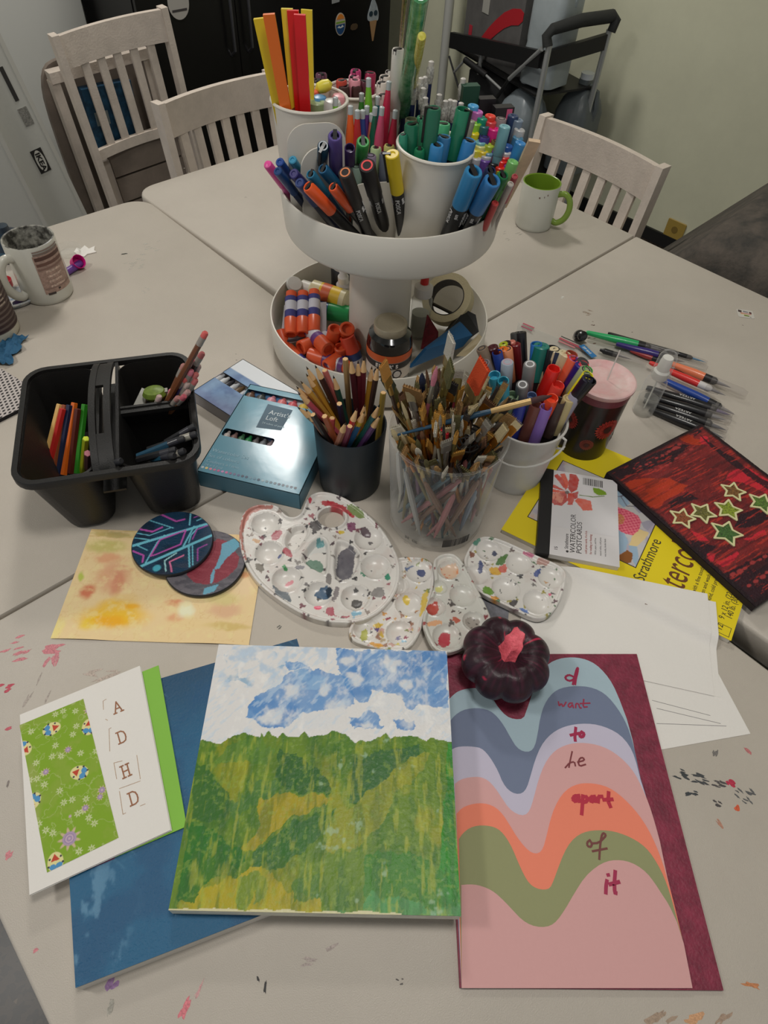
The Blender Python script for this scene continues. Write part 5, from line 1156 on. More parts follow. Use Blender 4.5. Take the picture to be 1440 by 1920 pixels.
# ================================================================== box of paint tubes
def tube_box(name, label, A, Bc, h, z0, w_, d_, col, parts, grp=None):
    S = Sheet(name, label, 'paint box', A, Bc, h, z0=z0, group=grp); return S
hB_ = .030
S = Sheet('paint_set_box', 'light blue cardboard box of paint tubes with two windows and colour dots', 'paint box', (368, 883), (560, 928), hB_, z0=.0002)
tl_ = S.loc(457, 719); wX = .148; wY = .191; hh = hB_-.0002
M_bx = M((98, 144, 162), .15, spec=.30, coat=0., bump=(45, .05))
zb = zf(340, 640, 5.143)
yl2 = S.loc(*zb((390, 905)))[1]; yh2 = S.loc(*zb((430, 835)))[1]; xl2 = S.loc(*zb((400, 870)))[0]; xh2 = S.loc(*zb((895, 965)))[0]
yl1 = S.loc(*zb((600, 520)))[1]; yh1 = S.loc(*zb((630, 455)))[1]; xl1 = S.loc(*zb((612, 490)))[0]
wins = [(xl1, yl1, wX-.012, yh1), (xl2, yl2, xh2, yh2)]
# sides and bottom tray
mb = MB(); mb.box(0,0,0,wX,.0012,hh); mb.box(0,wY-.0012,0,wX,wY,hh); mb.box(0,0,0,.0012,wY,hh); mb.box(wX-.0012,0,0,wX,wY,hh); mb.box(0,0,0,wX,wY,.001)
mb.build('box_sides', M((74, 118, 136), .4), S.root, None)
# lid sheet with two real openings
lid_o = [(0,0),(wX,0),(wX,wY),(0,wY)]; hs_ = [rrect(q[2]-q[0], q[3]-q[1], .004, 4, (q[0]+q[2])/2, (q[1]+q[3])/2) for q in wins]
Vv = [Vector(p) for p in lid_o]; Ed = [(i, (i+1) % 4) for i in range(4)]
for hp in hs_: o_ = len(Vv); Vv += [Vector(p) for p in hp]; Ed += [(o_+i, o_+(i+1) % len(hp)) for i in range(len(hp))]
r = geometry.delaunay_2d_cdt(Vv, Ed, [], 0, 1e-7); vv = np.array([(p.x, p.y) for p in r[0]]); ff = np.array([list(f) for f in r[2]]); cen = vv[ff].mean(1); ok = np.ones(len(ff), bool)
for hp in hs_: ok &= ~inpoly(cen[:, 0], cen[:, 1], hp)
MB().add([(p[0], p[1], hh) for p in vv], [tuple(int(i) for i in f) for f in ff[ok]]).build('lid_panel', M_bx, S.root, None)
def tubes_in(win, cols, parent, pitch, z=.0225):
    x0, y0, x1, y1 = win; n = len(cols); st_ = (x1-x0)/n
    mb = MB().box(x0-.004, y0-.004, .002, x1+.004, y1+.004, .004); mb.build('inner_tray', M((90, 84, 78), .7), parent, None)
    for i, c_ in enumerate(cols):
        m_ = Matrix.Translation((x0+st_*(i+.5), y0-.003, z)) @ Matrix.Rotation(radians(-90), 4, 'X')
        MB().lathe([(st_*.42, 0), (st_*.45, .004), (st_*.45, (y1-y0)*.72), (st_*.28, (y1-y0)*.9), (st_*.2, (y1-y0)+.004)], 12, m_).build('paint_tube', M(c_, .4), parent)
tubes_in(wins[0], [(96,70,56),(62,66,66),(192,128,140),(196,108,110),(188,84,92),(196,166,70),(200,128,90),(176,110,84)], S.root, 0)
tubes_in(wins[1], [(178,170,166),(118,92,88),(56,96,66),(40,124,70),(92,88,88),(104,108,112),(118,104,108)], S.root, 0)
dots = [(176,190,196),(206,180,110),(196,120,140),(176,96,130),(180,80,130),(176,120,170),(190,90,140),(110,80,120),(90,84,120),(70,80,120),(40,54,80),(36,60,90),(90,130,150),(80,120,140),(36,60,84),(140,160,168),(96,120,130),(90,112,124),(110,124,132),(104,110,124),(120,128,138),(140,148,156),(130,136,146),(120,124,130)]
d0 = S.loc(*zb((205,1213))); d1 = S.loc(*zb((1100,1415)))
for i, c_ in enumerate(dots):
    u_ = i/(len(dots)-1); x = d0[0]+(d1[0]-d0[0])*u_; y = d0[1]+(d1[1]-d0[1])*u_; MB().prism(circ(.0021, 12, x, y), hh-.0001, hh+.0003).build('color_dot', M(c_, .4), S.root, None)
q = S.pts([(835,605),(1075,665),(960,860),(720,830)], zb); slab('dark_title_panel', q, hh-.0002, hh+.00015, M((58, 88, 106), .5), S.root)
M_wh = M((170, 190, 198), .5)
def bt(s_, x, y, size, sx=1., nm='lettering', m_=M_wh):
    p = S.loc(*zb((x, y))); return text(s_, size, m_, S.root, (p[0], p[1], hh+.0002), 0, name=nm, sx=sx)
bt("Artist's", 838, 700, .0128, .9, 'title_lettering', M((196,206,210), .5)); bt('Loft', 806, 752, .0128, .9, 'title_lettering', M((196,206,210), .5)); bt('24 tubes of paint', 775, 790, .005)
M_fa = M((124, 160, 176), .4)
bt('Watercolor Set', 290, 1060, .009, .95, 'lettering', M_fa); bt('Set of colours', 255, 1110, .0085, .95, 'lettering', M_fa); bt('Couleurs a l eau', 235, 1160, .0075, .95, 'lettering', M_fa); bt('24 x 12 ml', 215, 1195, .0065, .95, 'lettering', M_fa)
# second box behind
S = Sheet('paint_set_box', 'deep blue printed paint box half hidden behind the light blue box', 'paint box', (360, 734), (540, 850), .022, z0=.0003)
a_ = S.loc(361, 733); b_ = S.loc(425, 660); wX2 = .19; wY2 = min(.16, math.hypot(*b_)); hh = .0216
mb = MB(); mb.box(0,0,0,wX2,.001,hh); mb.box(0,wY2-.001,0,wX2,wY2,hh); mb.box(0,0,0,.001,wY2,hh); mb.box(wX2-.001,0,0,wX2,wY2,hh); mb.box(0,0,0,wX2,wY2,.001); mb.build('box_sides', M((150, 146, 148), .5), S.root, None)
w0 = S.loc(*zb((300,335))); w1_ = S.loc(*zb((560,480))); w2_ = S.loc(*zb((370,270)))
win = (w0[0], w0[1], w0[0]+math.hypot(w1_[0]-w0[0], w1_[1]-w0[1])+.01, w0[1]+.018)
outl = [(0,0),(wX2,0),(wX2,wY2),(0,wY2)]
def bl_fn(X, Y):
    C = np.zeros(X.shape+(3,)); C[:] = nlin((44, 84, 132)); n = fbm(X*45, Y*45, 6); C = blend(C, (86, 124, 164), sst(.45, .7, n)*.8); C = blend(C, (130, 160, 186), sst(.02, 0, np.abs(X-.01))*.5)
    C = blend(C, (96, 96, 140), sst(.03, .0, Y)*.4); C = blend(C, (192, 196, 200), sst(win[3]+.014, win[3]+.0145, Y)); return C
cdt_surface('lid_panel', S.root, outl, [[(win[0],win[1]),(win[2],win[1]),(win[2],win[3]),(win[0],win[3])]], .0022, lambda X, Y: np.full(X.shape, hh), bl_fn, M_paint(.4, (80, .1), .5, .05), False)
tubes_in(win, [(176,178,182),(188,190,192),(44,44,50),(172,174,178),(92,72,50),(170,172,176)], S.root, 0, .0155)
x, y = S.loc(*zb((392,222))); 

# ================================================================== two-tier caddy
CX, CY = -.030, .9547; M_cad = M((202, 197, 186), .38, spec=.45, bump=(200, .05))
cadr = T('two_tier_caddy', 'white two-tier round desk organiser loaded with markers, pens and glue', 'organizer', (CX, CY, TZ), 0)
RT = .1797; RU = .1595
def tray(nm, r, z, h, off):
    th = .003; m_ = Matrix.Translation((off, 0, 0))
    k = .007 if z > .1 else .014; r0 = r-.004 if z > .1 else r
    prof = [(0, z), (r0-k, z), (r0-k*.5, z+k*.13), (r0-k*.18, z+k*.5), (r0, z+k), (r, z+h-.001), (r-.0006, z+h), (r-th+.0006, z+h), (r-th, z+h-.001), (r0-th, z+k), (r0-th-k*.25, z+k*.6), (r0-k-.001, z+.003), (0, z+.003)]
    return MB().shell(prof, 96, m_).build(nm, M_cad, cadr, 50)
tray('lower_tray', RT, .002, .063, 0); tray('upper_tray', RU, .2115, .0633, .011)
MB().shell([(0.0,.004),(.050,.004),(.051,.02),(.050,.10),(.049,.2117),(0,.2117)], 48).build('center_column', M_cad, cadr, 40)
MB().lathe([(RT*.55,-.0002),(RT*.55,.002)], 48, None).build('base_foot', M_cad, cadr)
UX, UY = CX+.011, CY
ZF = .2155
def hit2(px, py, h): p = P(px, py, h); return p
def wall_plate(a, b, ztop, zbot, r, th=.0022, name='divider'):
    """upright divider with rounded upper corners, from plan point a to b"""
    def cl(p):
        v = Vector((p.x-UX, p.y-UY)); v = v.normalized()*min(v.length, RU-.009); return Vector((UX+v.x, UY+v.y, 0))
    a = cl(a); b = cl(b); d = b-a; L = d.length; d.normalize(); n = Vector((-d.y, d.x, 0)); H = ztop-zbot
    pl = [(0, 0), (L, 0)]+[(L-r+r*cos(k*pi/16), H-r+r*sin(k*pi/16)) for k in range(9)]+[(r-r*cos(pi/2-k*pi/16), H-r+r*sin(pi/2-k*pi/16)) for k in range(9)]
    m_ = Matrix((( d.x, 0, n.x, a.x-CX), (d.y, 0, n.y, a.y-CY), (0, 1, 0, zbot), (0, 0, 0, 1)))
    return MB().prism(pl, -th/2, th/2, 0, m_).build(name, M_cad, cadr, 40)
wall_plate(P(521, 234, .364), P(648, 229, .362), .363, ZF-.001, .026); wall_plate(P(562, 280, .338), P(660, 268, .334), .336, ZF-.001, .024)
wall_plate(P(662, 350, .295), P(748, 322, .310), .298, ZF-.001, .012, name='divider'); wall_plate(P(745, 404, .262), P(806, 398, .268), .302, ZF-.001, .020)
def cup(label, px, py, zrim, r, rb, zb_, lean=(0, 0), lipr=.0022, group='white cups in the top tray'):
    c = P(px, py, zrim); base = Vector((c.x-lean[0], c.y-lean[1], TZ+zb_)); ax = (c-base); L = ax.length; q = ax.to_track_quat('Z', 'Y')
    t = T('white_cup', label, 'cup', base, 0, group, rot=q)
    MB().shell([(0,0),(rb,0),(rb+.001,.003),(r,L-.004),(r-.002,L-.003),(rb-.001,.004),(0,.004)], 48).build('cup_body', M_cad, t, 50)
    MB().tube([(r*cos(a), r*sin(a), L-.0015) for a in np.linspace(0, 2*pi, 49)[:-1]], lipr, 8, close=True).build('rolled_rim', M_cad, t)
    return t, c, base
cupL, cLc, cLb = cup('white cup at the left of the top tray with coloured glue sticks', 580, 183, .372, .0495, .038, ZF, (.0, -.0))
cupR, cRc, cRb = cup('white cup at the front right of the top tray with green and blue markers', 817, 272, .350, .0485, .036, ZF, (.008, -.004))
cupB, cBc, cBb = cup('white cup at the back of the top tray with pink and brown markers', 662, 166, .352, .037, .028, ZF, (0, 0))

# ------------------------------------------------------------------ pens
DRG = {}
def axisT(name, label, cat, bot, top, L, group, spin=0.):
    d = (top-bot).normalized(); q = d.to_track_quat('Z', 'Y'); base = top-d*L
    t = bpy.data.objects.new(name, None); COL.objects.link(t); t.location = base; t.rotation_mode = 'QUATERNION'
    from mathutils import Quaternion
    t.rotation_quaternion = q @ Quaternion((0, 0, 1), spin); t.empty_display_size = .01; return tag(t, label, cat, group)
def fl(v): return round(v, 4)
def pc(key, fn, name, parent, col, rough=.35, coat=0., matx=None):
    me = cached(key, lambda: fn().mesh(name, PLAIN, 40)); return inst(me, name, parent, matx or M(col, rough, coat=coat))
def pen_marker(label, bot, top, L=.140, r=.0065, cap=(40,90,140), body=(30,30,32), capL=.05, style='slot', group=None, clip=None, ring=None, spin=0., cat='marker', name='marker'):
    """capped marker; the cap is at the top"""
    t = axisT(name, label, cat, bot, top, L, group, spin); r = fl(r); L = fl(L); capL = fl(capL)
    pc(('mb', r, L, capL), lambda: MB().lathe([(r*.55,0),(r*.92,.003),(r*.92,L-capL+.001),(r*.6,L-capL+.0015)], 14), 'barrel', t, body)
    if style == 'slot':      # cap with a slotted end
        def f():
            m_ = MB(); m_.shell([(r*.9,L-capL),(r,L-capL+.001),(r,L-.002),(r-.0012,L),(r*.62,L),(r*.58,L-.001),(r*.58,L-.006),(0,L-.006)], 18); return m_
        c_ = pc(('cs', r, L, capL), f, 'cap', t, cap, .3)
        pc(('sl', r, L), lambda: MB().box(-r*.28, -r*.62, L-.0055, r*.28, r*.98, L+.0002), 'cap_slot', t, (26,26,28))
    elif style == 'ring':    # flat end with a printed ring
        pc(('cr', r, L, capL), lambda: MB().lathe([(r*.9,L-capL),(r,L-capL+.001),(r,L-.0012),(r-.0008,L)], 18), 'cap', t, cap, .4)
        pc(('rr', r, L), lambda: MB().shell([(r*.72,L-.0001),(r*.72,L+.0003),(r*.52,L+.0003),(r*.52,L-.0001)], 18), 'cap_ring', t, ring or (50,50,54))
    elif style == 'cupend':  # open hollow end
        def f():
            return MB().shell([(r*.86,L-capL),(r,L-capL+.001),(r,L-.0008),(r-.0006,L),(r-.0014,L-.0004),(r-.0016,L-.009),(0,L-.009)], 18)
        pc(('cc', r, L, capL), f, 'cap', t, cap, .3)
    elif style == 'round':
        pc(('cd', r, L, capL), lambda: MB().lathe([(r*.9,L-capL),(r,L-capL+.001),(r,L-r*.5),(r*.8,L-r*.14),(r*.4,L),(0,L+.0002)], 16), 'cap', t, cap, .35)
    elif style == 'flat':
        pc(('cf', r, L, capL), lambda: MB().lathe([(r*.9,L-capL),(r,L-capL+.001),(r,L-.001),(r-.001,L),(r*.5,L),(r*.4,L-.0012),(0,L-.0012)], 16), 'cap', t, cap, .35)
    if clip: pc(('cl', r, L), lambda: MB().box(-.0017, r*.8, L-.003, .0017, r+.0026, L-.040).box(-.0017, r*.2, L-.003, .0017, r+.0026, L+.0008), 'clip', t, clip, .3)
    return t
def pen_click(label, bot, top, L=.142, r=.0068, col=(200,40,60), tip=(170,175,175), group=None, cat='pen'):
    t = axisT('gel_pen', label, cat, bot, top, L, group); r = fl(r)
    pc(('pk', r, L), lambda: MB().lathe([(r*.3,0),(r,.012),(r,L*.6),(r*.9,L*.8),(r*.5,L-.008),(r*.42,L-.001),(0,L)], 14), 'barrel', t, col, .25)
    pc(('pt', r, L), lambda: MB().lathe([(r*.5,L-.0062),(r*.52,L+.003),(r*.3,L+.004)], 10), 'push_button', t, tip, .25)
    return t
def mech(label, bot, top, L=.145, group=None, col=(24,34,72), er=(176,172,166)):
    t = axisT('mechanical_pencil', label, 'mechanical pencil', bot, top, L, group); r = .0040
    pc(('mp', L), lambda: MB().lathe([(.0008,0),(r*.6,.010),(r,.018),(r,L-.024)], 12), 'barrel', t, col, .3)
    pc(('mc', L), lambda: MB().lathe([(r*1.05,L-.027),(r*1.4,L-.020),(r*1.35,L-.009),(r*.95,L-.006)], 10), 'clear_sleeve', t, (150,150,146), .12, matx=M((150,148,142), .15, coat=.8, var=(350, .5)))
    pc(('me', L), lambda: MB().lathe([(r*.95,L-.0065),(r*.98,L-.001),(r*.6,L),(0,L+.0002)], 10), 'eraser_cap', t, er, .5)
    return t
def closest(p1, px, py, ln):
    """point on the sight line (px,py) at distance ln from p1, the lower one"""
    d = Rd(px, py).normalized(); o = Vector((0, 0, TZ+HC)); w_ = o-p1; b = d.dot(w_); c_ = w_.dot(w_)-ln*ln; D_ = b*b-c_
    if D_ < 0: return o+d*(-b), sqrt(-D_)
    k = [-b-sqrt(D_), -b+sqrt(D_)]; pts = [o+d*x for x in k]; return min(pts, key=lambda q: q.z), 0.
def fit_pen(tp, mp, ln, L, zf_=ZF, cen=None, R=None, zr=(.25, .42)):
    best = None
    for z in np.arange(zr[0], zr[1], .003):
        p1 = P(*tp, float(z)); p2, er = closest(p1, *mp, ln); d = (p2-p1).normalized(); b = p1+d*L
        e = abs((b.z-TZ)-zf_-.002)+er*3
        if cen: rr = math.hypot(b.x-cen[0], b.y-cen[1]); e += max(0, rr-R)*3
        if best is None or e < best[0]: best = (e, p1, b)
    return best[2], best[1]
UC = (UX, UY)
GT = 'markers and pens in the top tray'
def up(label, tp, mp, ln, **k):
    L = k.get('L', .140); k['r'] = fl(k.get('r', .0065)*(1.0 if 'orange' in label else 1.14)); b, t_ = fit_pen(tp, mp, ln, L, ZF, UC, RU-.012, k.pop('zr', (.25, .42))); return pen_marker(label, b, t_, group=GT, **k)
# --- front left fan of markers
bright = [
 ('orange capped paint marker lying lowest at the front left of the top tray', (577,349), (622,396), .050, dict(cap=(214,82,34), body=(28,28,30), r=.0078)),
 ('orange slotted marker just right of the lowest orange marker', (624,350), (654,388), .045, dict(cap=(212,84,44), body=(30,28,28), r=.0066)),
 ('teal blue capped marker leaning left above the orange markers', (582,326), (608,362), .045, dict(cap=(36,108,140), body=(26,50,70), r=.0066)),
 ('blue capped marker leaning left with open slotted end, behind the teal one', (605,316), (632,348), .042, dict(cap=(28,88,126), body=(24,40,60), r=.0066)),
 ('light sky blue felt pen leaning far left over the tray rim', (548,299), (563,323), .030, dict(cap=(56,136,168), body=(60,120,150), r=.0048, style='flat')),
 ('bright blue translucent pen leaning left over the tray rim', (524,303), (543,330), .034, dict(cap=(26,64,136), body=(24,52,110), r=.0050, style='flat')),
 ('dark blue translucent pen leaning left, lowest of the blue ones', (520,320), (544,350), .036, dict(cap=(22,60,110), body=(20,40,74), r=.0050, style='flat')),
 ('indigo capped pen leaning left in the blue bunch', (550,325), (571,347), .030, dict(cap=(50,44,104), body=(70,74,110), r=.0058, style='flat')),
 ('hot pink capped felt pen leaning farthest left over the rim', (501,307), (524,338), .038, dict(cap=(206,70,140), body=(188,84,140), r=.0052, style='round')),
 ('navy capped pen leaning left below the indigo one', (561,342), (580,366), .030, dict(cap=(30,50,104), body=(22,30,56), r=.0054, style='flat')),
 ('dark teal capped marker with black clip standing by the left divider', (606,273), (604,305), .050, dict(cap=(22,62,84), body=(20,26,30), r=.0062, clip=(20,22,24), spin=2.6, zr=(.350, .42))),
 ('tall violet capped marker standing at the front left', (628,254), (630,318), .062, dict(cap=(84,70,130), body=(60,44,100), r=.0078, capL=.062, L=.15, zr=(.362, .42))),
 ('dark purple capped marker right of the tall violet one', (656,277), (656,305), .034, dict(cap=(62,42,88), body=(40,28,54), r=.0060, style='cupend', zr=(.346, .42))),
 ('bright green capped marker standing behind the purple one', (681,265), (676,303), .045, dict(cap=(58,148,74), body=(30,60,34), r=.0074, zr=(.350, .42))),
 ('thick black paint marker with orange end at the front of the top tray', (647,323), (672,392), .070, dict(cap=(34,30,30), body=(24,24,26), r=.0088, style='ring', ring=(196,120,80), L=.15, capL=.055)),
 ('thick black paint marker with red and white end at the front', (688,310), (705,372), .066, dict(cap=(28,26,28), body=(22,22,24), r=.0090, style='ring', ring=(212,78,78), L=.15, capL=.055)),
 ('yellow capped paint marker with black clip at the front of the tray', (735,288), (745,360), .056, dict(cap=(196,170,30), body=(24,24,26), r=.0078, style='flat', clip=(26,26,28), L=.145, capL=.056, spin=2.0)),
 ('bright blue capped paint marker leaning right at the front right', (889,321), (863,385), .056, dict(cap=(42,112,156), body=(22,24,28), r=.0098, L=.145, capL=.056)),
 ('second bright blue capped paint marker leaning right, outer one', (924,338), (893,393), .056, dict(cap=(46,104,156), body=(24,26,32), r=.0096, L=.145, capL=.056)),
 ('dark green capped marker leaning right beyond the blue markers', (944,328), (911,390), .060, dict(cap=(24,96,54), body=(26,80,56), r=.0066, L=.14, capL=.05)),
 ('navy capped marker leaning right behind the outer blue marker', (921,319), (900,360), .040, dict(cap=(26,36,68), body=(22,24,34), r=.0064, L=.14)),
 ('slim red pen leaning right low at the tray rim', (929,380), (916,410), .030, dict(cap=(172,58,56), body=(176,168,160), r=.0042, style='flat', L=.10)),
 ('clear and red ballpoint leaning out over the right rim', (966,330), (946,378), .050, dict(cap=(150,60,66), body=(150,142,136), r=.0036, style='flat', L=.14)),
 ('pale grey pen leaning out over the right rim', (958,344), (934,392), .050, dict(cap=(168,160,152), body=(160,150,140), r=.0038, style='flat', L=.13)),
]
for lb, tp, mp, ln, k in bright: up(lb, tp, mp, ln, **k)
# printed body lettering on the two black and the yellow markers is carried by small labels
for o in [o for o in COL.objects if o.get('label', '') in (bright[14][0], bright[15][0], bright[16][0], bright[17][0], bright[18][0])]:
    L_ = .15 if 'thick' in o['label'] else .145; rr_ = max(c_[0] for c_ in o.children[0].bound_box)/.93+.0002
    for k_, s_ in enumerate(('uni', 'POSCA', 'uni', 'POSCA', 'uni', 'POSCA')):
        ang_ = k_*pi/3
        from mathutils import Quaternion
        d_ = Vector((cos(ang_), sin(ang_), 0)); m_ = Matrix((Vector((0, 0, -1)), Vector((-d_.y, d_.x, 0)), d_)).transposed()
        if m_.determinant() < 0: m_ = Matrix((Vector((0, 0, -1)), Vector((d_.y, -d_.x, 0)), d_)).transposed()
        text(s_, .0078, M((190, 188, 186), .5), o, d_*(rr_*.93)+Vector((0, 0, L_-.062))+m_ @ Vector((0, -.0025, 0)), 0, ext=.0003, name='lettering', rot=m_.to_quaternion(), sx=.9)
def top_pt(label, px, py, z, dx=0., dy=0., kind='m', zb_=ZF, **k):
    """pen whose end is seen from above; its foot is dx,dy away from the end"""
    t_ = P(px, py, z); Ln = sqrt(dx*dx+dy*dy+(z-zb_-.002)**2); L = k.pop('L', None) or Ln
    b = Vector((t_.x+dx, t_.y+dy, TZ+zb_+.002))
    if abs(zb_-ZF) < 1e-6:
        v = Vector((b.x-UX, b.y-UY)); rm = RU-.016
        if v.length > rm: v = v.normalized()*rm; b.x = UX+v.x; b.y = UY+v.y; Ln = (Vector((b.x, b.y, b.z))-t_).length; L = min(L, Ln) if False else Ln
    k['L'] = fl(round(min(L, Ln)/.004)*.004) if L <= Ln else fl(round(Ln/.004)*.004)
    if kind == 'm': return pen_marker(label, b, t_, **k)
    if kind == 'c': return pen_click(label, b, t_, **k)
    return mech(label, b, t_, **k)
# --- gel pens in the middle
for lb, px, py, z, dx, dy, col in [
 ('lime green gel pen standing in front of the left white cup', 629,188,.375,.0,-.004,(112,176,50)), ('orange gel pen standing right of the lime one', 657,204,.372,0,-.004,(214,90,36)),
 ('red gel pen right of the orange gel pen', 670,212,.368,0,0,(180,44,48)), ('blue gel pen with clear end between red and green pens', 680,212,.365,0,0,(44,64,130)),
 ('purple gel pen in the middle of the gel pens', 688,204,.368,0,0,(98,48,118)), ('small green gel pen behind the purple one', 678,180,.372,0,0,(70,140,60)),
 ('tall lime green capped gel pen standing above the gel pen cluster', 691,152,.395,.004,0,(108,170,44)), ('dark green gel pen leaning right beside the pink ones', 703,206,.370,-.008,0,(28,86,66)),
 ('pink gel pen leaning left of the tall crimson pen', 716,206,.372,-.010,0,(196,78,110)), ('tall crimson gel pen leaning right', 729,158,.392,-.012,0,(190,40,72)),
 ('dark crimson gel pen right of the tall crimson one', 741,212,.368,-.012,0,(164,34,60)), ('teal gel pen behind the pink gel pens', 708,186,.374,-.005,0,(34,96,106)),
 ('coral gel pen low between orange and blue pens', 697,218,.362,0,0,(206,110,90))]:
    top_pt(lb, px, py, z, dx, dy, 'c', col=col, group=GT)
# --- white and yellow ended markers before the middle
for lb, px, py, z, k in [
 ('marker with mint end and black slot behind the front black markers', 705,276,.330,dict(cap=(176,196,150), body=(60,70,60))), ('marker with pale yellow end and black slot by the yellow marker', 730,272,.332,dict(cap=(198,194,120), body=(60,60,50))),
 ('marker with lilac grey end behind the black markers', 695,291,.326,dict(cap=(140,126,150), body=(50,44,56), style='ring')), ('marker with blue grey end left of the yellow marker', 722,288,.328,dict(cap=(104,112,128), body=(40,46,60), style='ring')),
 ('marker with pale green end low between the black markers', 668,312,.316,dict(cap=(120,140,128), body=(50,60,54), style='ring'))]:
    top_pt(lb, px, py, z, 0, .004, group=GT, r=.0074, **k)
c = P(678, 330, .31); b, t_ = fit_pen((676, 318), (690, 372), .05, .085, ZF+.01, UC, RU-.02)
t = axisT('white_card', 'narrow white card wedged between the two thick black markers', 'card', b, t_, .085, None); MB().box(-.008, -.0004, 0, .008, .0004, .085).build('card_sheet', PAPER, t, None)
# --- left cup
GL = 'glue sticks and highlighters in the left cup'
def cuptop(lb, px, py, z, c_, base, rb, k):
    t_ = P(px, py, z); v = Vector((t_.x-c_.x, t_.y-c_.y)); f = .62; b = Vector((base.x+v.x*f, base.y+v.y*f, 0)); kk = dict(k); kk.setdefault('group', GL); kind = kk.pop('kind', 'm')
    return top_pt(lb, px, py, z, b.x-t_.x, b.y-t_.y, kind, zb_=base.z-TZ+.003, **kk)
for lb, px, py, z, k in [
 ('brown round-capped marker at the front of the left cup', 557,191,.368,dict(cap=(104,54,34), r=.0125, style='round', body=(70,40,30))), ('sage green capped marker in the left cup', 594,190,.368,dict(cap=(134,150,110), r=.0115, style='flat', body=(130,140,110))),
 ('white round-capped marker at the right of the left cup', 624,186,.372,dict(cap=(192,190,186), r=.0122, style='round', body=(190,190,186))), ('blue capped marker behind the sage one in the left cup', 598,178,.371,dict(cap=(78,132,176), r=.0115, style='round', body=(70,110,150))),
 ('coral red capped marker behind the red strips in the left cup', 583,168,.374,dict(cap=(204,84,62), r=.0115, style='round', body=(180,70,60))), ('pink round-capped marker farthest right in the left cup', 638,176,.371,dict(cap=(206,140,146), r=.0115, style='round', body=(190,120,130)))]:
    cuptop(lb, px, py, z, cLc, cLb, .036, k)
c = P(607, 162, .376); t = T('wrapped_sweet', 'small yellow wrapped sweet lying on the caps in the left cup', 'sweet', (c.x, c.y, c.z), .3)
MB().lathe([(.001,-.012),(.0065,-.008),(.008,0),(.0065,.008),(.001,.012)], 12, Matrix.Rotation(radians(75), 4, 'Y')).build('wrapper', M((202, 190, 60), .4), t)
MB().prism([(-.013,0),(-.020,.005),(-.020,-.004)], -.001, .001).build('wrapper_twist', M((202, 190, 60), .4), t, None)
def strip_stick(lb, tp, bp, col, w_=.0135, th=.0045, z1=.50, zb2=.38, nm='plastic_strip', grp='long coloured plastic strips in the left cup'):
    # find tip height so the strip foot reaches the cup floor
    foot_px = P(*bp, zb2); base = Vector((cLb.x+(foot_px.x-cLc.x)*.5, cLb.y+(foot_px.y-cLc.y)*.5, cLb.z+.005)); d = (foot_px-base).normalized()
    o = Vector((0, 0, TZ+HC)); r_ = Rd(*tp).normalized(); w0 = foot_px-o; a_, b_, c_ = d.dot(d), d.dot(r_), r_.dot(r_); dn = a_*c_-b_*b_
    s_ = (b_*r_.dot(w0)-c_*d.dot(w0))/dn; tip = foot_px+d*s_; tip2 = o+r_*((a_*r_.dot(w0)-b_*d.dot(w0))/dn); tip = tip2
    L = (tip-base).length; t = axisT(nm, lb, 'strip', base, tip, L, grp, 0)
    # turn its flat face to the room
    z_ = (tip-base).normalized(); f_ = Vector((0, -1, .2)); y_ = (f_-z_*f_.dot(z_)).normalized(); x_ = y_.cross(z_); t.rotation_quaternion = Matrix((x_, y_, z_)).transposed().to_quaternion()
    MB().box(-w_/2, -th/2, 0, w_/2, th/2, L).build('strip_body', M(col, .3, spec=.5), t, None); return t
for lb, tp, bp, col in [('yellow plastic strip leaning farthest left in the left cup', (486,34), (527,180), (206,180,34)), ('orange plastic strip leaning left beside the yellow one', (504,26), (542,186), (212,102,34)),
  ('yellow plastic strip standing straight just left of the red ones', (538,16), (541,176), (206,184,50)), ('red plastic strip standing tallest in the left cup', (549,19), (557,178), (196,24,22)),
  ('red plastic strip standing just right of the tallest red one', (562,27), (570,182), (202,26,32)), ('yellow plastic strip half hidden behind the red strips', (575,18), (572,166), (206,186,56))]:
    strip_stick(lb, tp, bp, col)
# --- back cup and behind it
for lb, px, py, z, col in [('magenta marker with slotted end at the rear of the back cup', 667,131,.372,(176,60,110)), ('crimson marker with slotted end at the right rear of the back cup', 695,136,.372,(142,28,66)), ('pink and white ended marker in the back cup', 664,141,.368,(212,140,160)),
  ('pale pink ended marker in the middle of the back cup', 666,149,.366,(206,138,150)), ('orange red marker at the left of the back cup', 640,150,.365,(170,60,46)), ('dark brown marker at the front left of the back cup', 645,161,.360,(58,36,34)), ('maroon brown marker at the front of the back cup', 669,160,.360,(60,34,32)), ('dark plum marker at the right of the back cup', 686,152,.364,(74,30,44))]:
    cuptop(lb, px, py, z, cBc, cBb, .028, dict(cap=col, body=(40,30,32), r=.0078, group='markers in the back cup'))
for lb, px, py, col in [('black marker with pink end behind the left cup', 602,137,(96,56,76)), ('black marker with peach edge behind the left cup', 597,149,(60,42,40)), ('pink edged marker behind the left cup by the strips', 580,146,(150,90,80))]:
    top_pt(lb, px, py, .366, 0, -.01, cap=col, body=(30,28,30), r=.0082, group=GT)
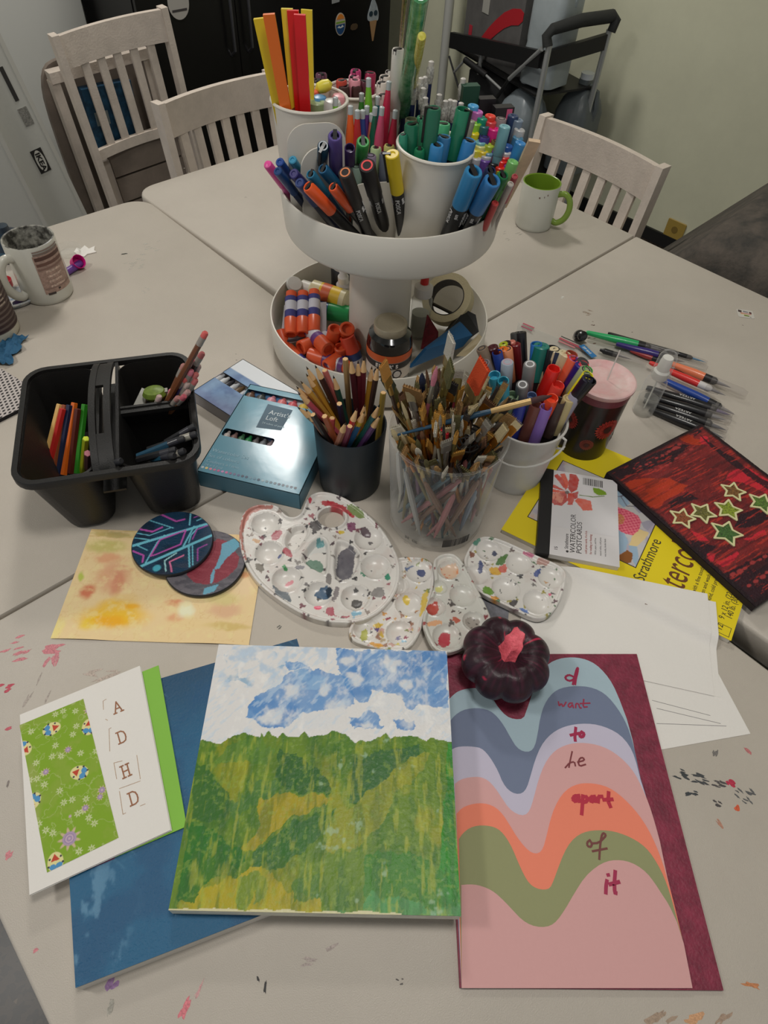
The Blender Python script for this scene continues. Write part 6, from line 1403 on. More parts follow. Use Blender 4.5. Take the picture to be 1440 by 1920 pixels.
for lb, px, py, z, k in [('tall white slotted marker standing behind the mechanical pencils', 747,91,.425,dict(cap=(190,186,178), body=(180,176,170), capL=.07)), ('white marker with black slot left of the tall white one', 722,142,.372,dict(cap=(196,186,178), body=(60,50,50))),
  ('white marker with black slot below the other short white one', 717,153,.368,dict(cap=(200,190,182), body=(70,40,44))), ('pale pink slotted marker right of the back cup', 719,176,.362,dict(cap=(196,168,166), body=(120,50,60))), ('small white topped marker behind the short white ones', 729,132,.372,dict(cap=(190,186,180), body=(150,146,140), r=.005))]:
    kk = dict(r=.0082); kk.update(k); top_pt(lb, px, py, z, -.004, -.006, group=GT, **kk)
def long_tube(lb, tp, bp, z2, col, r, nm, cat, glit):
    b0 = P(*bp, z2); o = Vector((0, 0, TZ+HC)); p = closest(b0, *tp, .16)[0]
    d_ = Rd(*tp).normalized(); # choose the upward solution
    w_ = o-b0; bb2 = d_.dot(w_); D_ = max(0, bb2*bb2-(w_.dot(w_)-.17**2)); k1 = -bb2-sqrt(D_); tip = o+d_*k1
    if tip.z < b0.z: tip = b0+Vector((.005, .02, .16))
    dr = (tip-b0).normalized(); foot = b0-dr*((b0.z-TZ-ZF-.002)/max(.2, dr.z)); L = (tip-foot).length
    t = axisT(nm, lb, cat, foot, tip, L, None); MB().lathe([(r*.8,0),(r,.003),(r,L-.002),(r*.8,L)], 14).build('tube_body', M(col, .2, var=glit, coat=.5), t); return t
long_tube('long green glitter tube rising out of the tray past the frame top', (789,-14), (764,150), .40, (40,132,66), .0095, 'glitter_tube', 'tube', (90, .5, (120, 176, 130)))
long_tube('thin brown gold stick behind the green glitter tube', (760,-10), (752,84), .42, (110, 92, 30), .003, 'gold_stick', 'stick', (150, .4))
long_tube('yellow glitter stick right of the green glitter tube', (791,68), (778,140), .40, (168, 160, 40), .0050, 'glitter_stick', 'stick', (200, .5, (208, 200, 110)))
# --- mechanical pencils
for i, (px, py, z) in enumerate([(748,156,.372),(760,174,.366),(777,154,.374),(790,145,.377),(798,143,.377),(794,164,.370),(809,114,.395),(798,182,.364),(744,188,.360),(824,176,.368),(836,188,.364),(845,186,.364),(853,188,.364),(865,192,.362),(869,146,.382)]):
    nm_ = ['dark blue mechanical pencil with clear end behind the gel pens'] 
    top_pt('navy mechanical pencil with clear sleeve and white eraser cap in the top tray', px, py, z, -.004, -.004, 'p', group='navy mechanical pencils')
for lb, px, py, z, w1_, col in [('black square-ended stapler refill box behind the colourful caps', 912,184,.36,.012,(28,22,26)), ('black box with pink window behind the colourful caps', 944,200,.355,.014,(26,22,26)), ('dark green folded card standing behind the caps', 882,160,.375,.012,(20,62,46))]:
    p = P(px, py, z); t = T('small_box', lb, 'box', (p.x, p.y, TZ+ZF+.001), .3); MB().box(-w1_, -.007, 0, w1_, .007, z-ZF).build('carton', M(col, .5), t, None)
    if 'pink' in lb: MB().box(.003, -.0078, z-ZF-.022, .011, -.0070, z-ZF-.002).build('pink_window', M((196, 80, 120)), t, None)
# --- right cup
GRC = 'green and blue markers in the right cup'
for lb, px, py, z, k in [
 ('green capped marker at the left of the right cup', 772,232,.372,dict(cap=(30,106,78), r=.0092)), ('tall dark green slim marker standing high in the right cup', 814,202,.398,dict(cap=(24,90,66), r=.0088, clip=(20,24,24), spin=1.2, capL=.06)),
 ('light green slotted marker at the back of the right cup', 832,231,.368,dict(cap=(72,156,110), r=.0092)), ('tall green marker with black clip at the right of the right cup', 869,204,.392,dict(cap=(30,110,80), r=.0092, clip=(18,20,20), spin=2.9, capL=.06, style='cupend')),
 ('blue marker with slotted end behind the front blue one', 834,256,.362,dict(cap=(46,104,146), r=.0086)), ('blue marker with slotted end at the front of the right cup', 820,271,.360,dict(cap=(48,120,172), r=.0086)),
 ('blue marker at the right edge of the right cup', 881,263,.362,dict(cap=(44,112,166), r=.0088)), ('small bright green marker low at the front of the right cup', 787,279,.352,dict(cap=(28,112,74), r=.0068)),
 ('olive marker with ringed end at the back left of the right cup', 771,222,.370,dict(cap=(92,96,72), r=.0076, style='cupend')), ('small mint green marker between the green ones', 790,218,.370,dict(cap=(60,136,100), r=.006)), ('small sea green marker at the far left edge of the right cup', 756,252,.362,dict(cap=(50,140,112), r=.0055)),
 ('dark green marker in the middle of the right cup', 803,262,.355,dict(cap=(26,70,56), r=.007)), ('silver glittery pen leaning at the right cup rear', 885,226,.370,dict(cap=(140,138,124), r=.0046, style='flat'))]:
    kk = dict(body=(24,40,36), group=GRC); kk.update(k); cuptop(lb, px, py, z, cRc, cRb, .040, kk)
# --- colourful bin of felt tips at the right
GF = 'felt tip pens bundled at the right of the top tray'
FT = [('sky blue',888,197,(70,150,196)),('orchid pink',896,208,(188,104,176)),('sea green',905,220,(30,140,112)),('scarlet red',920,216,(214,60,46)),('coral red',921,227,(206,70,72)),('lime green',893,230,(130,184,60)),('bright yellow',889,248,(214,196,40)),
 ('dark teal',908,235,(48,100,104)),('smoke grey ringed',940,222,(132,120,120)),('hot pink',927,240,(216,40,126)),('pale cyan tall',947,236,(118,166,174)),('indigo ringed',909,256,(60,50,120)),('olive brown ringed',932,264,(118,96,50)),('translucent white',975,242,(176,176,176)),
 ('steel blue',972,257,(70,124,156)),('bright blue tall',977,267,(50,122,180)),('cobalt blue',952,272,(40,84,150)),('yellow green',918,271,(166,184,60)),('aqua',901,265,(110,166,176)),('pale yellow',901,272,(206,202,130)),('lemon yellow',893,279,(206,196,60)),('yellow amber',906,282,(212,186,50)),('dusty blue',917,285,(104,140,168)),('lilac',933,277,(150,108,176)),('violet purple',932,283,(112,70,150)),
 ('clear white',949,284,(196,192,190)),('milky white',912,291,(182,180,184)),('deep violet',910,299,(104,70,150)),('frosted white',893,295,(186,184,190)),('dark red ringed',931,291,(112,30,50)),('vivid red',946,293,(212,50,42)),('signal red',942,300,(216,46,40)),('tomato red',938,312,(214,52,36)),('purple capped',954,308,(112,60,150)),('light green tall',963,302,(116,176,100)),('golden green',941,320,(170,180,40)),('navy starred',963,216,(40,56,90)),('pale grey blue',972,224,(110,124,140)),('black capped',925,304,(26,24,28)),('ink blue',968,285,(40,70,130))]
for nm_, px, py, col in FT:
    z = .378-(py-195)*.00045; tall = 'tall' in nm_
    st_ = 'ring' if 'ringed' in nm_ else 'flat'
    top_pt(nm_.replace(' tall', '').replace(' capped', '')+' capped felt tip pen in the crowded right side of the top tray', px, py, z+(.012 if tall else 0), -.012, -.002, cap=col, body=tuple(int(c_*.8) for c_ in col), r=.0073 if 'hot' not in nm_ else .0085, style=st_, ring=(40,40,44), group=GF, capL=.035)
# --- flat wooden brush handle leaning at the right
b, t_ = fit_pen((1003, 262), (984, 302), .045, .16, ZF, UC, RU-.02)
t = axisT('wooden_stick', 'pale flat wooden handle leaning out at the right of the top tray', 'stick', b, t_, .16, None); MB().prism([(-.0045,0),(.0045,0),(.0075,.13),(.0075,.157),(-.0075,.16),(-.0075,.13)], -.002, .002, 0, Matrix.Rotation(radians(90), 4, 'X')).build('handle', M((204, 178, 148), .6, var=(60, .1)), t, None)
# ================================================================== things in the lower tray
ZL = .0055
GG = 'glue sticks in the lower tray'
def lying(name, label, cat, a, b, group=None, L=None, spin=0.):
    """thing lying from point a (foot) to b (tip)"""
    return axisT(name, label, cat, a, b, L or (b-a).length, group, spin)
def glue(label, foot, tip, r=.0125, col=(206,84,46), twist=True, zf_=None, zt_=None, L=.085, lab=(190,188,196), band=(60,60,120), g=GG):
    a = P(*foot, zf_); b = P(*tip, zt_); t = lying('glue_stick', label, 'glue stick', a, b, g, L)
    pc(('gb', r, L), lambda: MB().lathe([(r*.8,0),(r*.8,.010),(r,.011),(r,L*.62)], 16), 'tube', t, lab, .4)
    pc(('gk', r, L), lambda: MB().lathe([(r*.86,-.0005),(r*.88,.010)], 16), 'twist_base', t, col)
    pc(('gn', r, L), lambda: MB().lathe([(r*1.02,L*.13),(r*1.02,L*.24)], 16), 'printed_band', t, band)
    pc(('go', r, L), lambda: MB().lathe([(r*1.015,L*.46),(r*1.015,L*.62)], 16), 'printed_band', t, band)
    pc(('gc', r, L), lambda: MB().shell([(r*1.0,L*.62),(r*1.06,L*.63),(r*1.0,L*.99),(r*.9,L),(r*.7,L),(r*.66,L-.006),(0,L-.006)], 18), 'cap', t, col, .35)
    return t
# blister pack of three
c0 = P(528, 638, .022); 
A_, B_ = P(530, 640, .020), P(612, 632, .020); Cc_ = P(538, 560, .052)
for i, (x, y0_, y1_) in enumerate(((546, 628, 566), (568, 627, 564), (589, 624, 562))):
    glue(['orange glue stick at the left of the blister pack of three', 'orange glue stick in the middle of the blister pack', 'orange glue stick at the right of the blister pack'][i], (x, y1_), (x-1, y0_), .0105, zf_=.060, zt_=.034, L=.078)
t = T('blister_card', 'white printed card carrying three orange glue sticks in the lower tray', 'card', (0, 0, 0)); q = [P(525, 645, .022), P(612, 632, .022), P(612, 566, .048), P(533, 572, .048)]
cen = sum(q, Vector())/4; t.location = cen; MB().add([p-cen for p in q]+[p-cen-Vector((0, .0, .0012)) for p in q], [(0,1,2,3),(7,6,5,4),(0,4,5,1),(1,5,6,2),(2,6,7,3),(3,7,4,0)]).build('card_sheet', M((176,172,178), .4), t, None)
m_ = [p-cen+Vector((0, -.0006, .0006)) for p in (P(538, 641, .024), P(596, 634, .024), P(596, 630, .0255), P(538, 637, .0255))]
MB().add(m_+[p-Vector((0, 0, .0004)) for p in m_], [(0,1,2,3),(7,6,5,4),(0,4,5,1),(1,5,6,2),(2,6,7,3),(3,7,4,0)]).build('dark_print', M((44,40,48)), t, None)
for lb, f, tp, zf_, zt_, kw in [
 ('orange capped glue stick lying in front of the blister pack, cap facing out', (596,640), (563,653), .018,.022, dict(r=.0125)), ('glue stick with its open orange cap pointing at the viewer', (588,628), (616,656), .030,.034, dict(r=.0125, band=(96,56,120))),
 ('glue stick standing with orange cap up left of the middle', (621,655), (628,616), .012,.060, dict(r=.0115, band=(70,50,110))), ('glue stick with orange cap up leaning on the column', (645,640), (651,616), .020,.062, dict(r=.0125, band=(80,50,120))),
 ('glue stick leaning against the column, label with dark oval', (664,668), (650,630), .018,.052, dict(r=.0125, col=(196,66,44), band=(40,60,110))), ('orange glue stick lying lowest by the front rim', (622,678), (580,664), .012,.012, dict(r=.0125, band=(90,54,110))),
 ('orange glue stick at the front rim right of the lowest one', (640,668), (612,688), .016,.013, dict(r=.0115, band=(60,60,130))), ('short orange capped glue stick right of the open cap', (640,668), (638,650), .014,.036, dict(r=.0105)),
 ('orange glue stick half hidden at the far left rim of the tray', (536,655), (526,620), .012,.030, dict(r=.0095)), ('orange glue stick crowded low beneath the blister pack', (556,668), (540,652), .010,.014, dict(r=.0095, band=(50,60,130)))]:
    glue(lb, f, tp, zf_=zf_, zt_=zt_, L=.075, **kw)
glue('thick white glue stick with green cap lying beside the column', (600,581), (655,590), .0150, col=(24,132,70), zf_=.030, zt_=.028, L=.098, lab=(178,182,150), band=(40,90,150), g=None)
# small parcel behind the pack
c = P(602, 584, .03); t = T('plastic_sleeve', 'crumpled clear and blue plastic sleeve right of the blister pack', 'sleeve', (c.x, c.y, TZ+ZL)); MB().add([(-.008,-.02,0),(.010,-.022,0),(.012,.01,.03),(-.006,.012,.028),(-.008,-.021,.001),(.010,-.023,.001),(.012,.009,.031),(-.006,.011,.029)], [(3,2,1,0),(4,5,6,7),(0,1,5,4),(1,2,6,5),(2,3,7,6),(3,0,4,7)]).build('film', M((120,140,170), .2, spec=.8), t, None)
# decoupage glue bottle, lying
a, b = P(624, 556, .045), P(548, 532, .050)
t = lying('glue_bottle', 'white capped yellow labelled glue bottle lying at the rear left of the lower tray', 'bottle', a, b, None, .105)
MB().lathe([(.015,0),(.018,.003),(.018,.066),(.010,.072)], 24).build('bottle_body', M((196,186,150), .35), t)
MB().lathe([(.0182,.012),(.0183,.050)], 24).build('label', M((206,170,40), .4), t)
MB().shell([(.0184,.030),(.0186,.030),(.0186,.046),(.0184,.046)], 24).build('label_band', M((190,90,50), .4), t)
MB().lathe([(.0125,.070),(.0125,.086),(.007,.092),(.004,.104),(0,.105)], 20).build('cap', M((202,198,190), .4), t)
c = P(552, 533, .06); o = T('round_cap', 'loose translucent white cap leaning at the rear left tray rim', 'cap', c, 0, None, rot=Vector((.3,-.5,.8)).to_track_quat('Z','Y')); MB().lathe([(.014,-.003),(.0145,0),(.012,.004),(0,.0045)], 24).build('cap_shell', M((186,184,178), .35), o)
def bottle(name, label, cat, px, py, z0, prof, mat, parts, lean=(0,0,1), group=None):
    c = P(px, py, z0); t = T(name, label, cat, (c.x, c.y, TZ+z0), 0, group, rot=Vector(lean).normalized().to_track_quat('Z','Y')); MB().lathe(prof, 28).build('bottle_body', mat, t)
    for nm, pr, m_ in parts: MB().lathe(pr, 28).build(nm, m_, t)
    return t
bottle('small_bottle', 'small white capped bottle with purple label standing left of the column', 'bottle', 646, 578, .006, [(.012,0),(.013,.002),(.013,.052),(.008,.058)], M((170,165,165), .4), [('label', [(.0132,.012),(.0132,.040)], M((98,70,96), .4)), ('cap', [(.0095,.056),(.0095,.068),(.0065,.072),(.006,.082),(.0045,.084)], M((196,194,190), .4))], (-.02,-.1,1))
bottle('dark_jar', 'black jar with white lid behind the small purple labelled bottle', 'jar', 646, 560, .006, [(.022,0),(.024,.003),(.024,.060),(.020,.066)], M((26,26,30), .3), [('lid', [(.021,.064),(.0215,.066),(.0215,.078),(.020,.080)], M((190,188,182), .4))])
# rubber cement jar
M_glass = M((18, 18, 20), .12, spec=.7, coat=.6)
jp_ = P(733, 600, .106)
t = bottle('cement_jar', 'round black glass glue jar with metal lid and orange label before the column', 'jar', 731, 672, .006, [(.030,0),(.034,.004),(.0355,.02),(.0355,.070),(.033,.082),(.025,.088)], M_glass,
 [('metal_lid', [(.0252,.086),(.0258,.087),(.0258,.0985),(.0250,.100),(.022,.100),(.0215,.0995),(.001,.0995)], M((176,166,144), .42, .35, bump=(400,.3)))], (.0,-.02,1)); t.location.x, t.location.y = jp_.x, jp_.y-.004
MB().shell([(.0358,.016),(.0358,.062)], 40).build('paper_label', M((196,186,176), .5), t); MB().shell([(.0361,.050),(.0361,.063)], 40).build('orange_band', M((196,88,40), .5), t)
def curved_text(s_, parent, r, z, size, mat, a0=-pi/2, nm='lettering', sx=1.):
    w_ = size*.62*sx; n = len(s_)
    for i, ch in enumerate(s_):
        if ch == ' ': continue
        a = a0+(i-(n-1)/2)*w_/r; d = Vector((cos(a), sin(a), 0)); tx = Vector((-sin(a), cos(a), 0)); m_ = Matrix((tx, Vector((0,0,1)), d)).transposed()
        text(ch, size, mat, parent, d*r+Vector((0,0,z))-tx*w_*.42, 0, ext=.0003, name=nm, rot=m_.to_quaternion(), sx=sx, bold=.0003)
MB().shell([(.0362,.038),(.0364,.038),(.0364,.049),(.0362,.049)], 40).build('name_plate', M((34,30,32)), t)
for k in range(2): curved_text("ELMER'S", t, .0366, .0402, .0088, M((206,200,196)), -pi/2-.05+k*pi)
for k in (-.42, .42):
    a = -pi/2+k; d = Vector((cos(a), sin(a), 0)); tx = Vector((-sin(a), cos(a), 0)); m_ = Matrix(((tx.x,0,d.x,d.x*.0359),(tx.y,0,d.y,d.y*.0359),(0,1,0,.028),(0,0,0,1)))
    MB().prism(circ(.0085, 8), 0, .0006, 0, m_).build('warning_mark', M((36,32,34)), t, None); MB().prism(circ(.0058, 16), .0005, .0010, 0, m_).build('warning_mark', M((196,190,186)), t, None)
# dropper bottle (clear)
t = bottle('dropper_bottle', 'clear plastic glue bottle with white collar and red tip right of the column', 'bottle', 783, 628, .006, [(.016,0),(.0175,.003),(.0175,.070),(.013,.080)], M_clear((214,216,210), .12), [('collar', [(.0150,.078),(.0155,.080),(.0155,.094),(.009,.099)], M((200,196,190), .4)), ('red_tip', [(.0068,.098),(.0065,.112),(.0052,.118)], M((186,36,36), .35))], (.03,.02,1))
MB().lathe([(.014,.004),(.015,.006),(.015,.045)], 24).build('liquid', M((150,150,140), .15, spec=.6), t)
# tape roll
c = P(840, 562, .060); t = T('masking_tape_roll', 'cream masking tape roll leaning at the rear right rim of the lower tray', 'tape', c, 0, None, rot=Vector((-.35, -.55, .75)).to_track_quat('Z', 'Y'))
MB().shell([(.031,-.011),(.043,-.011),(.0432,-.010),(.0432,.010),(.043,.011),(.031,.011),(.031,-.011)], 48).build('tape_winding', M((196,184,148), .6, bump=(500,.3)), t, 40)
MB().shell([(.0295,-.0112),(.0311,-.0112),(.0311,.0112),(.0295,.0112),(.0295,-.0112)], 48).build('cardboard_core', M((40,34,30), .6, var=(300,.6)), t, 40)
a, b = P(812, 570, .050), P(856, 592, .045); t = lying('steel_rod', 'short dark metal rod lying across the tape roll', 'rod', a, b); MB().lathe([(.0028,0),(.0028,(b-a).length)], 10).build('rod_body', M((70,66,60), .3, .8), t)
# blue and black things
def slabthing(name, label, cat, pts, th, mat, part_='body'):
    cen = sum(pts, Vector())/len(pts); t = T(name, label, cat, cen); n = (pts[1]-pts[0]).cross(pts[-1]-pts[0]).normalized(); n = n if n.z > 0 else -n
    k = len(pts); a_ = [p-cen for p in pts]; b_ = [p-n*th for p in a_]
    area = sum(((a_[i].x*a_[(i+1) % k].y)-(a_[(i+1) % k].x*a_[i].y)) for i in range(k))
    if area < 0: a_ = a_[::-1]; b_ = b_[::-1]
    MB().add(a_+b_, [tuple(range(k)), tuple(range(2*k-1, k-1, -1))]+[(i, k+i, k+(i+1) % k, (i+1) % k) for i in range(k)]).build(part_, mat, t, None); return t
slabthing('blue_folder', 'flat blue plastic pouch leaning across the right half of the lower tray', 'pouch', [P(770,690,.030), P(800,655,.055), P(866,606,.062), P(886,628,.052), P(868,650,.035)], .006, M((28,84,128), .4, bump=(40,.3)), 'pouch_body')
slabthing('black_tape_dispenser', 'black plastic dispenser at the far right of the lower tray', 'dispenser', [P(842,620,.050), P(872,580,.060), P(892,590,.055), P(898,622,.040), P(862,650,.03)], .022, M((22,22,24), .35), 'dispenser_body')
slabthing('red_paper', 'crumpled dark red paper standing beside the dropper bottle', 'paper', [P(790,655,.02), P(802,590,.065), P(822,622,.05), P(820,648,.02)], .003, M((116,30,42), .6, var=(80,.4)), 'paper_sheet')
slabthing('cream_card', 'cream card corner at the right front of the lower tray', 'card', [P(855,668,.03), P(898,626,.055), P(908,636,.05), P(880,668,.028)], .001, M((172,158,126), .6), 'card_sheet')

# ================================================================== black pencil cup
c = Vector((-.0513, .6307, 0)); t = T('black_pencil_cup', 'matte black pencil cup crammed with coloured pencils', 'cup', (c.x, c.y, TZ+.0002))
pcb = Vector((c.x, c.y, TZ)); PH, PR = .110, .0475
MB().shell([(0,0),(.0415,0),(.0425,.002),(PR,PH-.001),(PR-.0005,PH),(PR-.002,PH),(PR-.0025,PH-.001),(.0400,.004),(0,.004)], 56).build('cup_body', M((26, 34, 40), .45), t)
def pencil(label, a, b, L=.17, r=.0037, col=(180,120,40), end='tip', lead=(30,26,26), group='coloured pencils in the black cup', ferrule=None, wood=(206,168,120)):
    """a foot, b visible end"""
    t = axisT('pencil', label, 'pencil', a, b, L, group); L = fl(L)
    if end == 'tip':
        pc(('pb', L), lambda: MB().lathe([(r,0),(r,L-.022)], 6), 'painted_shaft', t, col, .35)
        pc(('pw', L), lambda: MB().lathe([(r*1.0,L-.022),(r*.32,L-.005)], 12), 'wood_cone', t, wood, .7)
        pc(('pl', L), lambda: MB().lathe([(r*.32,L-.005),(0,L)], 8), 'lead', t, lead, .5)
    elif end == 'butt':
        pc(('pq', L), lambda: MB().lathe([(r,0),(r,L-.0006),(r*.85,L)], 6), 'painted_shaft', t, col, .35)
        pc(('pe', L), lambda: MB().lathe([(r*.86,L-.0002),(r*.86,L+.0002)], 6), 'wood_end', t, wood, .7)
    else:
        pc(('pb2', L), lambda: MB().lathe([(r,0),(r,L-.020)], 6), 'painted_shaft', t, col, .35)
        pc(('pf', L), lambda: MB().lathe([(r*1.04,L-.021),(r*1.04,L-.008)], 10), 'ferrule', t, ferrule or (150,146,136), .3)
        pc(('pr', L), lambda: MB().lathe([(r*.98,L-.008),(r*.98,L-.002),(r*.7,L)], 10), 'eraser', t, lead, .6)
    return t
z6b = zf(540, 620, 3.43)
def cup_fit(tip, mid, ln, L, cen, R, z0, zr):
    best = None
    for z in np.arange(zr[0], zr[1], .003):
        p1 = P(*tip, float(z)); p2, er = closest(p1, *mid, ln); d = (p2-p1).normalized(); b = p1+d*L; e = abs(b.z-TZ-z0)+er*3+max(0, math.hypot(b.x-cen.x, b.y-cen.y)-R)*3
        if best is None or e < best[0]: best = (e, p1, b)
    return best[2], best[1]
def keep_in(pc_, R_, rf, Hr, a1, b1):
    """stand a stick inside a round vessel: foot on the floor, shaft inside the rim"""
    k_ = (TZ+Hr-a1.z)/max(.01, b1.z-a1.z); at = a1+(b1-a1)*k_; v = Vector((at.x-pc_.x, at.y-pc_.y))
    if v.length > R_: v = v.normalized()*R_
    at = Vector((pc_.x+v.x, pc_.y+v.y, TZ+Hr)); f = at-(b1-at).normalized()*((Hr-.010)/max(.2, (b1-at).normalized().z)); v = Vector((f.x-pc_.x, f.y-pc_.y))
    if v.length > rf: v = v.normalized()*rf
    f = Vector((pc_.x+v.x, pc_.y+v.y, TZ+.010)); d = (at-f).normalized(); return f, f+d*((b1.z-f.z)/d.z)
PENC = [('ochre sharpened pencil leaning left high above the black cup', (110,240), (230,440), (176,128,56), 'tip'), ('dark brown sharpened pencil leaning left beside the ochre one', (165,228), (270,430), (58,34,32), 'tip'), ('yellow ochre pencil leaning left below the dark brown one', (108,282), (235,470), (190,138,48), 'tip'),
 ('mustard pencil leaning left with a dark lead', (70,330), (190,470), (186,140,60), 'tip'), ('pink sharpened pencil leaning left low', (45,405), (200,540), (180,78,92), 'tip'), ('tan pencil leaning farthest left', (38,365), (150,480), (160,120,90), 'tip'), ('dark green pencil standing above the cup', (290,285), (335,440), (34,70,60), 'tip'),
 ('natural wood pencil standing in the middle rear of the cup', (368,185), (385,400), (150,122,80), 'butt'), ('maroon pencil standing right of the natural wood one', (450,190), (455,400), (92,26,36), 'tip'), ('deep maroon pencil standing behind the other maroon one', (398,180), (425,380), (70,24,32), 'tip'), ('crimson brown pencil standing tallest at the right rear', (488,170), (480,400), (96,30,40), 'tip'),
 ('golden pencil standing at the right of the cup', (540,225), (515,430), (184,134,44), 'tip'), ('dark pencil standing at the far right rear', (580,222), (545,420), (60,44,40), 'tip'), ('short grey green pencil leaning left at the rim', (55,490), (160,590), (120,116,90), 'tip'), ('black pencil leaning left at the rim', (160,540), (220,640), (40,38,38), 'butt'),
 ('brown pencil leaning left at the rim beside the black one', (110,500), (200,620), (124,82,60), 'tip'), ('pink hexagonal pencil at the front, blunt end up', (290,560), (272,690), (186,86,86), 'butt'), ('short beige pencil at the front with a pale cone', (372,590), (345,660), (150,100,80), 'tip'), ('orange brown pencil stub at the front left', (235,550), (275,640), (150,80,50), 'butt'),
 ('red pencil at the front right of centre', (447,495), (410,600), (168,34,36), 'tip'), ('yellow pencil at the front right', (495,515), (455,600), (196,160,40), 'tip'), ('ochre tipped pencil right of the yellow one', (495,470), (480,560), (170,110,40), 'tip'), ('blue pencil leaning right at the front', (468,600), (400,710), (50,96,136), 'butt'), ('mauve pencil leaning right at the front', (430,600), (360,715), (130,66,84), 'butt'),
 ('purple pencil leaning right at the rim', (575,575), (500,690), (90,46,78), 'tip'), ('green pencil leaning right at the rim', (555,545), (480,660), (40,100,84), 'butt'), ('violet pencil leaning right highest of the dark ones', (598,540), (520,660), (84,54,96), 'tip'), ('teal pencil leaning far right by the clear bucket', (592,470), (540,580), (44,92,96), 'tip'), ('olive gold pencil leaning far right by the clear bucket', (555,400), (590,520), (140,118,50), 'butt'),
 ('salmon pencil between the dark brown and green ones', (225,265), (300,420), (180,98,92), 'butt'), ('dark indigo pencil low in the middle of the cup', (330,470), (345,560), (34,34,60), 'butt')]
for lb, tp, mp, col, e in PENC:
    a_, b_ = z6b(tp), z6b(mp); dd = math.hypot(a_[0]-b_[0], a_[1]-b_[1]); a1, b1 = cup_fit(a_, b_, max(.03, dd/1150), .165 if e == 'tip' else .15, pcb, .034, .008, (.10, .20)); 
    if b1.z-TZ < .118: b1 = P(*a_, .122); v = Vector((b1.x-pcb.x, b1.y-pcb.y, 0)); a1 = Vector((pcb.x-v.x*.2, pcb.y-v.y*.2, TZ+.008))
    a1, b1 = keep_in(pcb, PR-.008, .034, PH, a1, b1)
    pencil(lb, a1, b1, (b1-a1).length, col=col, end=e, lead=tuple(int(c_*.35) for c_ in col) if e == 'tip' else col, r=.0040)

# ================================================================== clear bucket of brushes
c = Vector((.0705, .5760, 0)); bkb = Vector((c.x, c.y, TZ)); t = T('clear_bucket', 'clear plastic bucket packed with used paintbrushes', 'bucket', (c.x, c.y, TZ+.0002))
BH, BR1, BR0 = .1606, .0715, .0625; M_cl = M_clear((222, 224, 220), .06, .08)
MB().shell([(0,.010),(BR0-.002,.010),(BR0,.012),(BR1,BH-.003),(BR1+.0015,BH-.002),(BR1+.0015,BH),(BR1-.001,BH)], 64).build('bucket_wall', M_cl, t)
MB().shell([(BR0-.001,0),(BR0,.001),(BR0+.0005,.012)], 64).build('foot_ring', M_cl, t)
mb = MB(); rnd = random.Random(5)
for k in range(26):
    a = -pi/2+.12+k*.022; d = Vector((cos(a), sin(a), 0)); tx = Vector((-sin(a), cos(a), 0)); w_ = rnd.choice((.0003, .0005, .0008)); o_ = d*(BR0+.0028)
    vs = [o_-tx*w_+Vector((0,0,.014)), o_+tx*w_+Vector((0,0,.014)), o_+tx*w_+Vector((0,0,.030))+d*.0012, o_-tx*w_+Vector((0,0,.030))+d*.0012]
    mb.add(vs+[v-d*.0003 for v in vs], [(0,1,2,3),(7,6,5,4)])
mb.build('barcode_sticker', M((70,68,66)), t, None)['kind'] = 'stuff'
curved_text('28 OZ', t, BR0+.0022, .012, .006, M((120,118,112)), -pi/2-.55)
GBR = 'used paintbrushes in the clear bucket'
def brush(label, a, b, L=.19, r=.0032, handle=(120,80,40), fer=(150,130,90), bris=(90,66,40), kind='flat', bw=.006, bl=.020, group=GBR):
    t = axisT('paintbrush', label, 'paintbrush', a, b, L, group, rnd.uniform(0, 3)); L = fl(round(L, 2)); r_ = fl(r)
    e = L-bl
    pc(('bh', L, r_, bl), lambda: MB().lathe([(r*.35,0),(r*.7,.02),(r,L*.42),(r*.62,e-.028)], 10), 'handle', t, handle, .3)
    if kind == 'flat':
        pc(('bf', L, r_, bl, bw), lambda: MB().prism(rrect(1, 1, .49, 4), 0, 1, 0, Matrix.Translation((0,0,e-.028)) @ Matrix.Diagonal((r*1.6, r*1.5, .016, 1))).prism(rrect(1,1,.3,3), 0, 1, 0, Matrix.Translation((0,0,e-.013)) @ Matrix.Diagonal((bw*1.6, r*1.1, .014, 1))), 'ferrule', t, fer, .3, matx=M(fer, .32, .7))
        def f():
            m_ = MB(); n = 7
            for i in range(n):
                x = (i-(n-1)/2)/n*bw*1.7; q = bw*.13; m_.add([(x-q,-r*.5,e),(x+q,-r*.5,e),(x+q,r*.5,e),(x-q,r*.5,e),(x*1.05,-r*.25,L-abs(x)*.3),(x*1.05+q*.6,r*.2,L-.001*(i % 2))], [(0,1,4),(1,5,4),(1,2,5),(2,3,5),(3,0,4),(3,4,5)])
            m_.box(-bw*.8,-r*.42,e-.001,bw*.8,r*.42,L-.004); return m_
        pc(('bb', L, r_, bl, bw), f, 'bristles', t, bris, .8, matx=M(bris, .8, bump=(900, .8)))
    else:
        pc(('bg', L, r_, bl), lambda: MB().lathe([(r*.8,e-.030),(r*.85,e-.026),(r*.8,e-.004),(r*.7,e)], 12), 'ferrule', t, fer, .3, matx=M(fer, .3, .7))
        pc(('bd', L, r_, bl), lambda: MB().lathe([(r*.7,e-.001),(r*.95,e+bl*.35),(r*.6,e+bl*.75),(r*.1,L)], 10), 'bristles', t, bris, .8, matx=M(bris, .8, bump=(900, .8)))
    return t
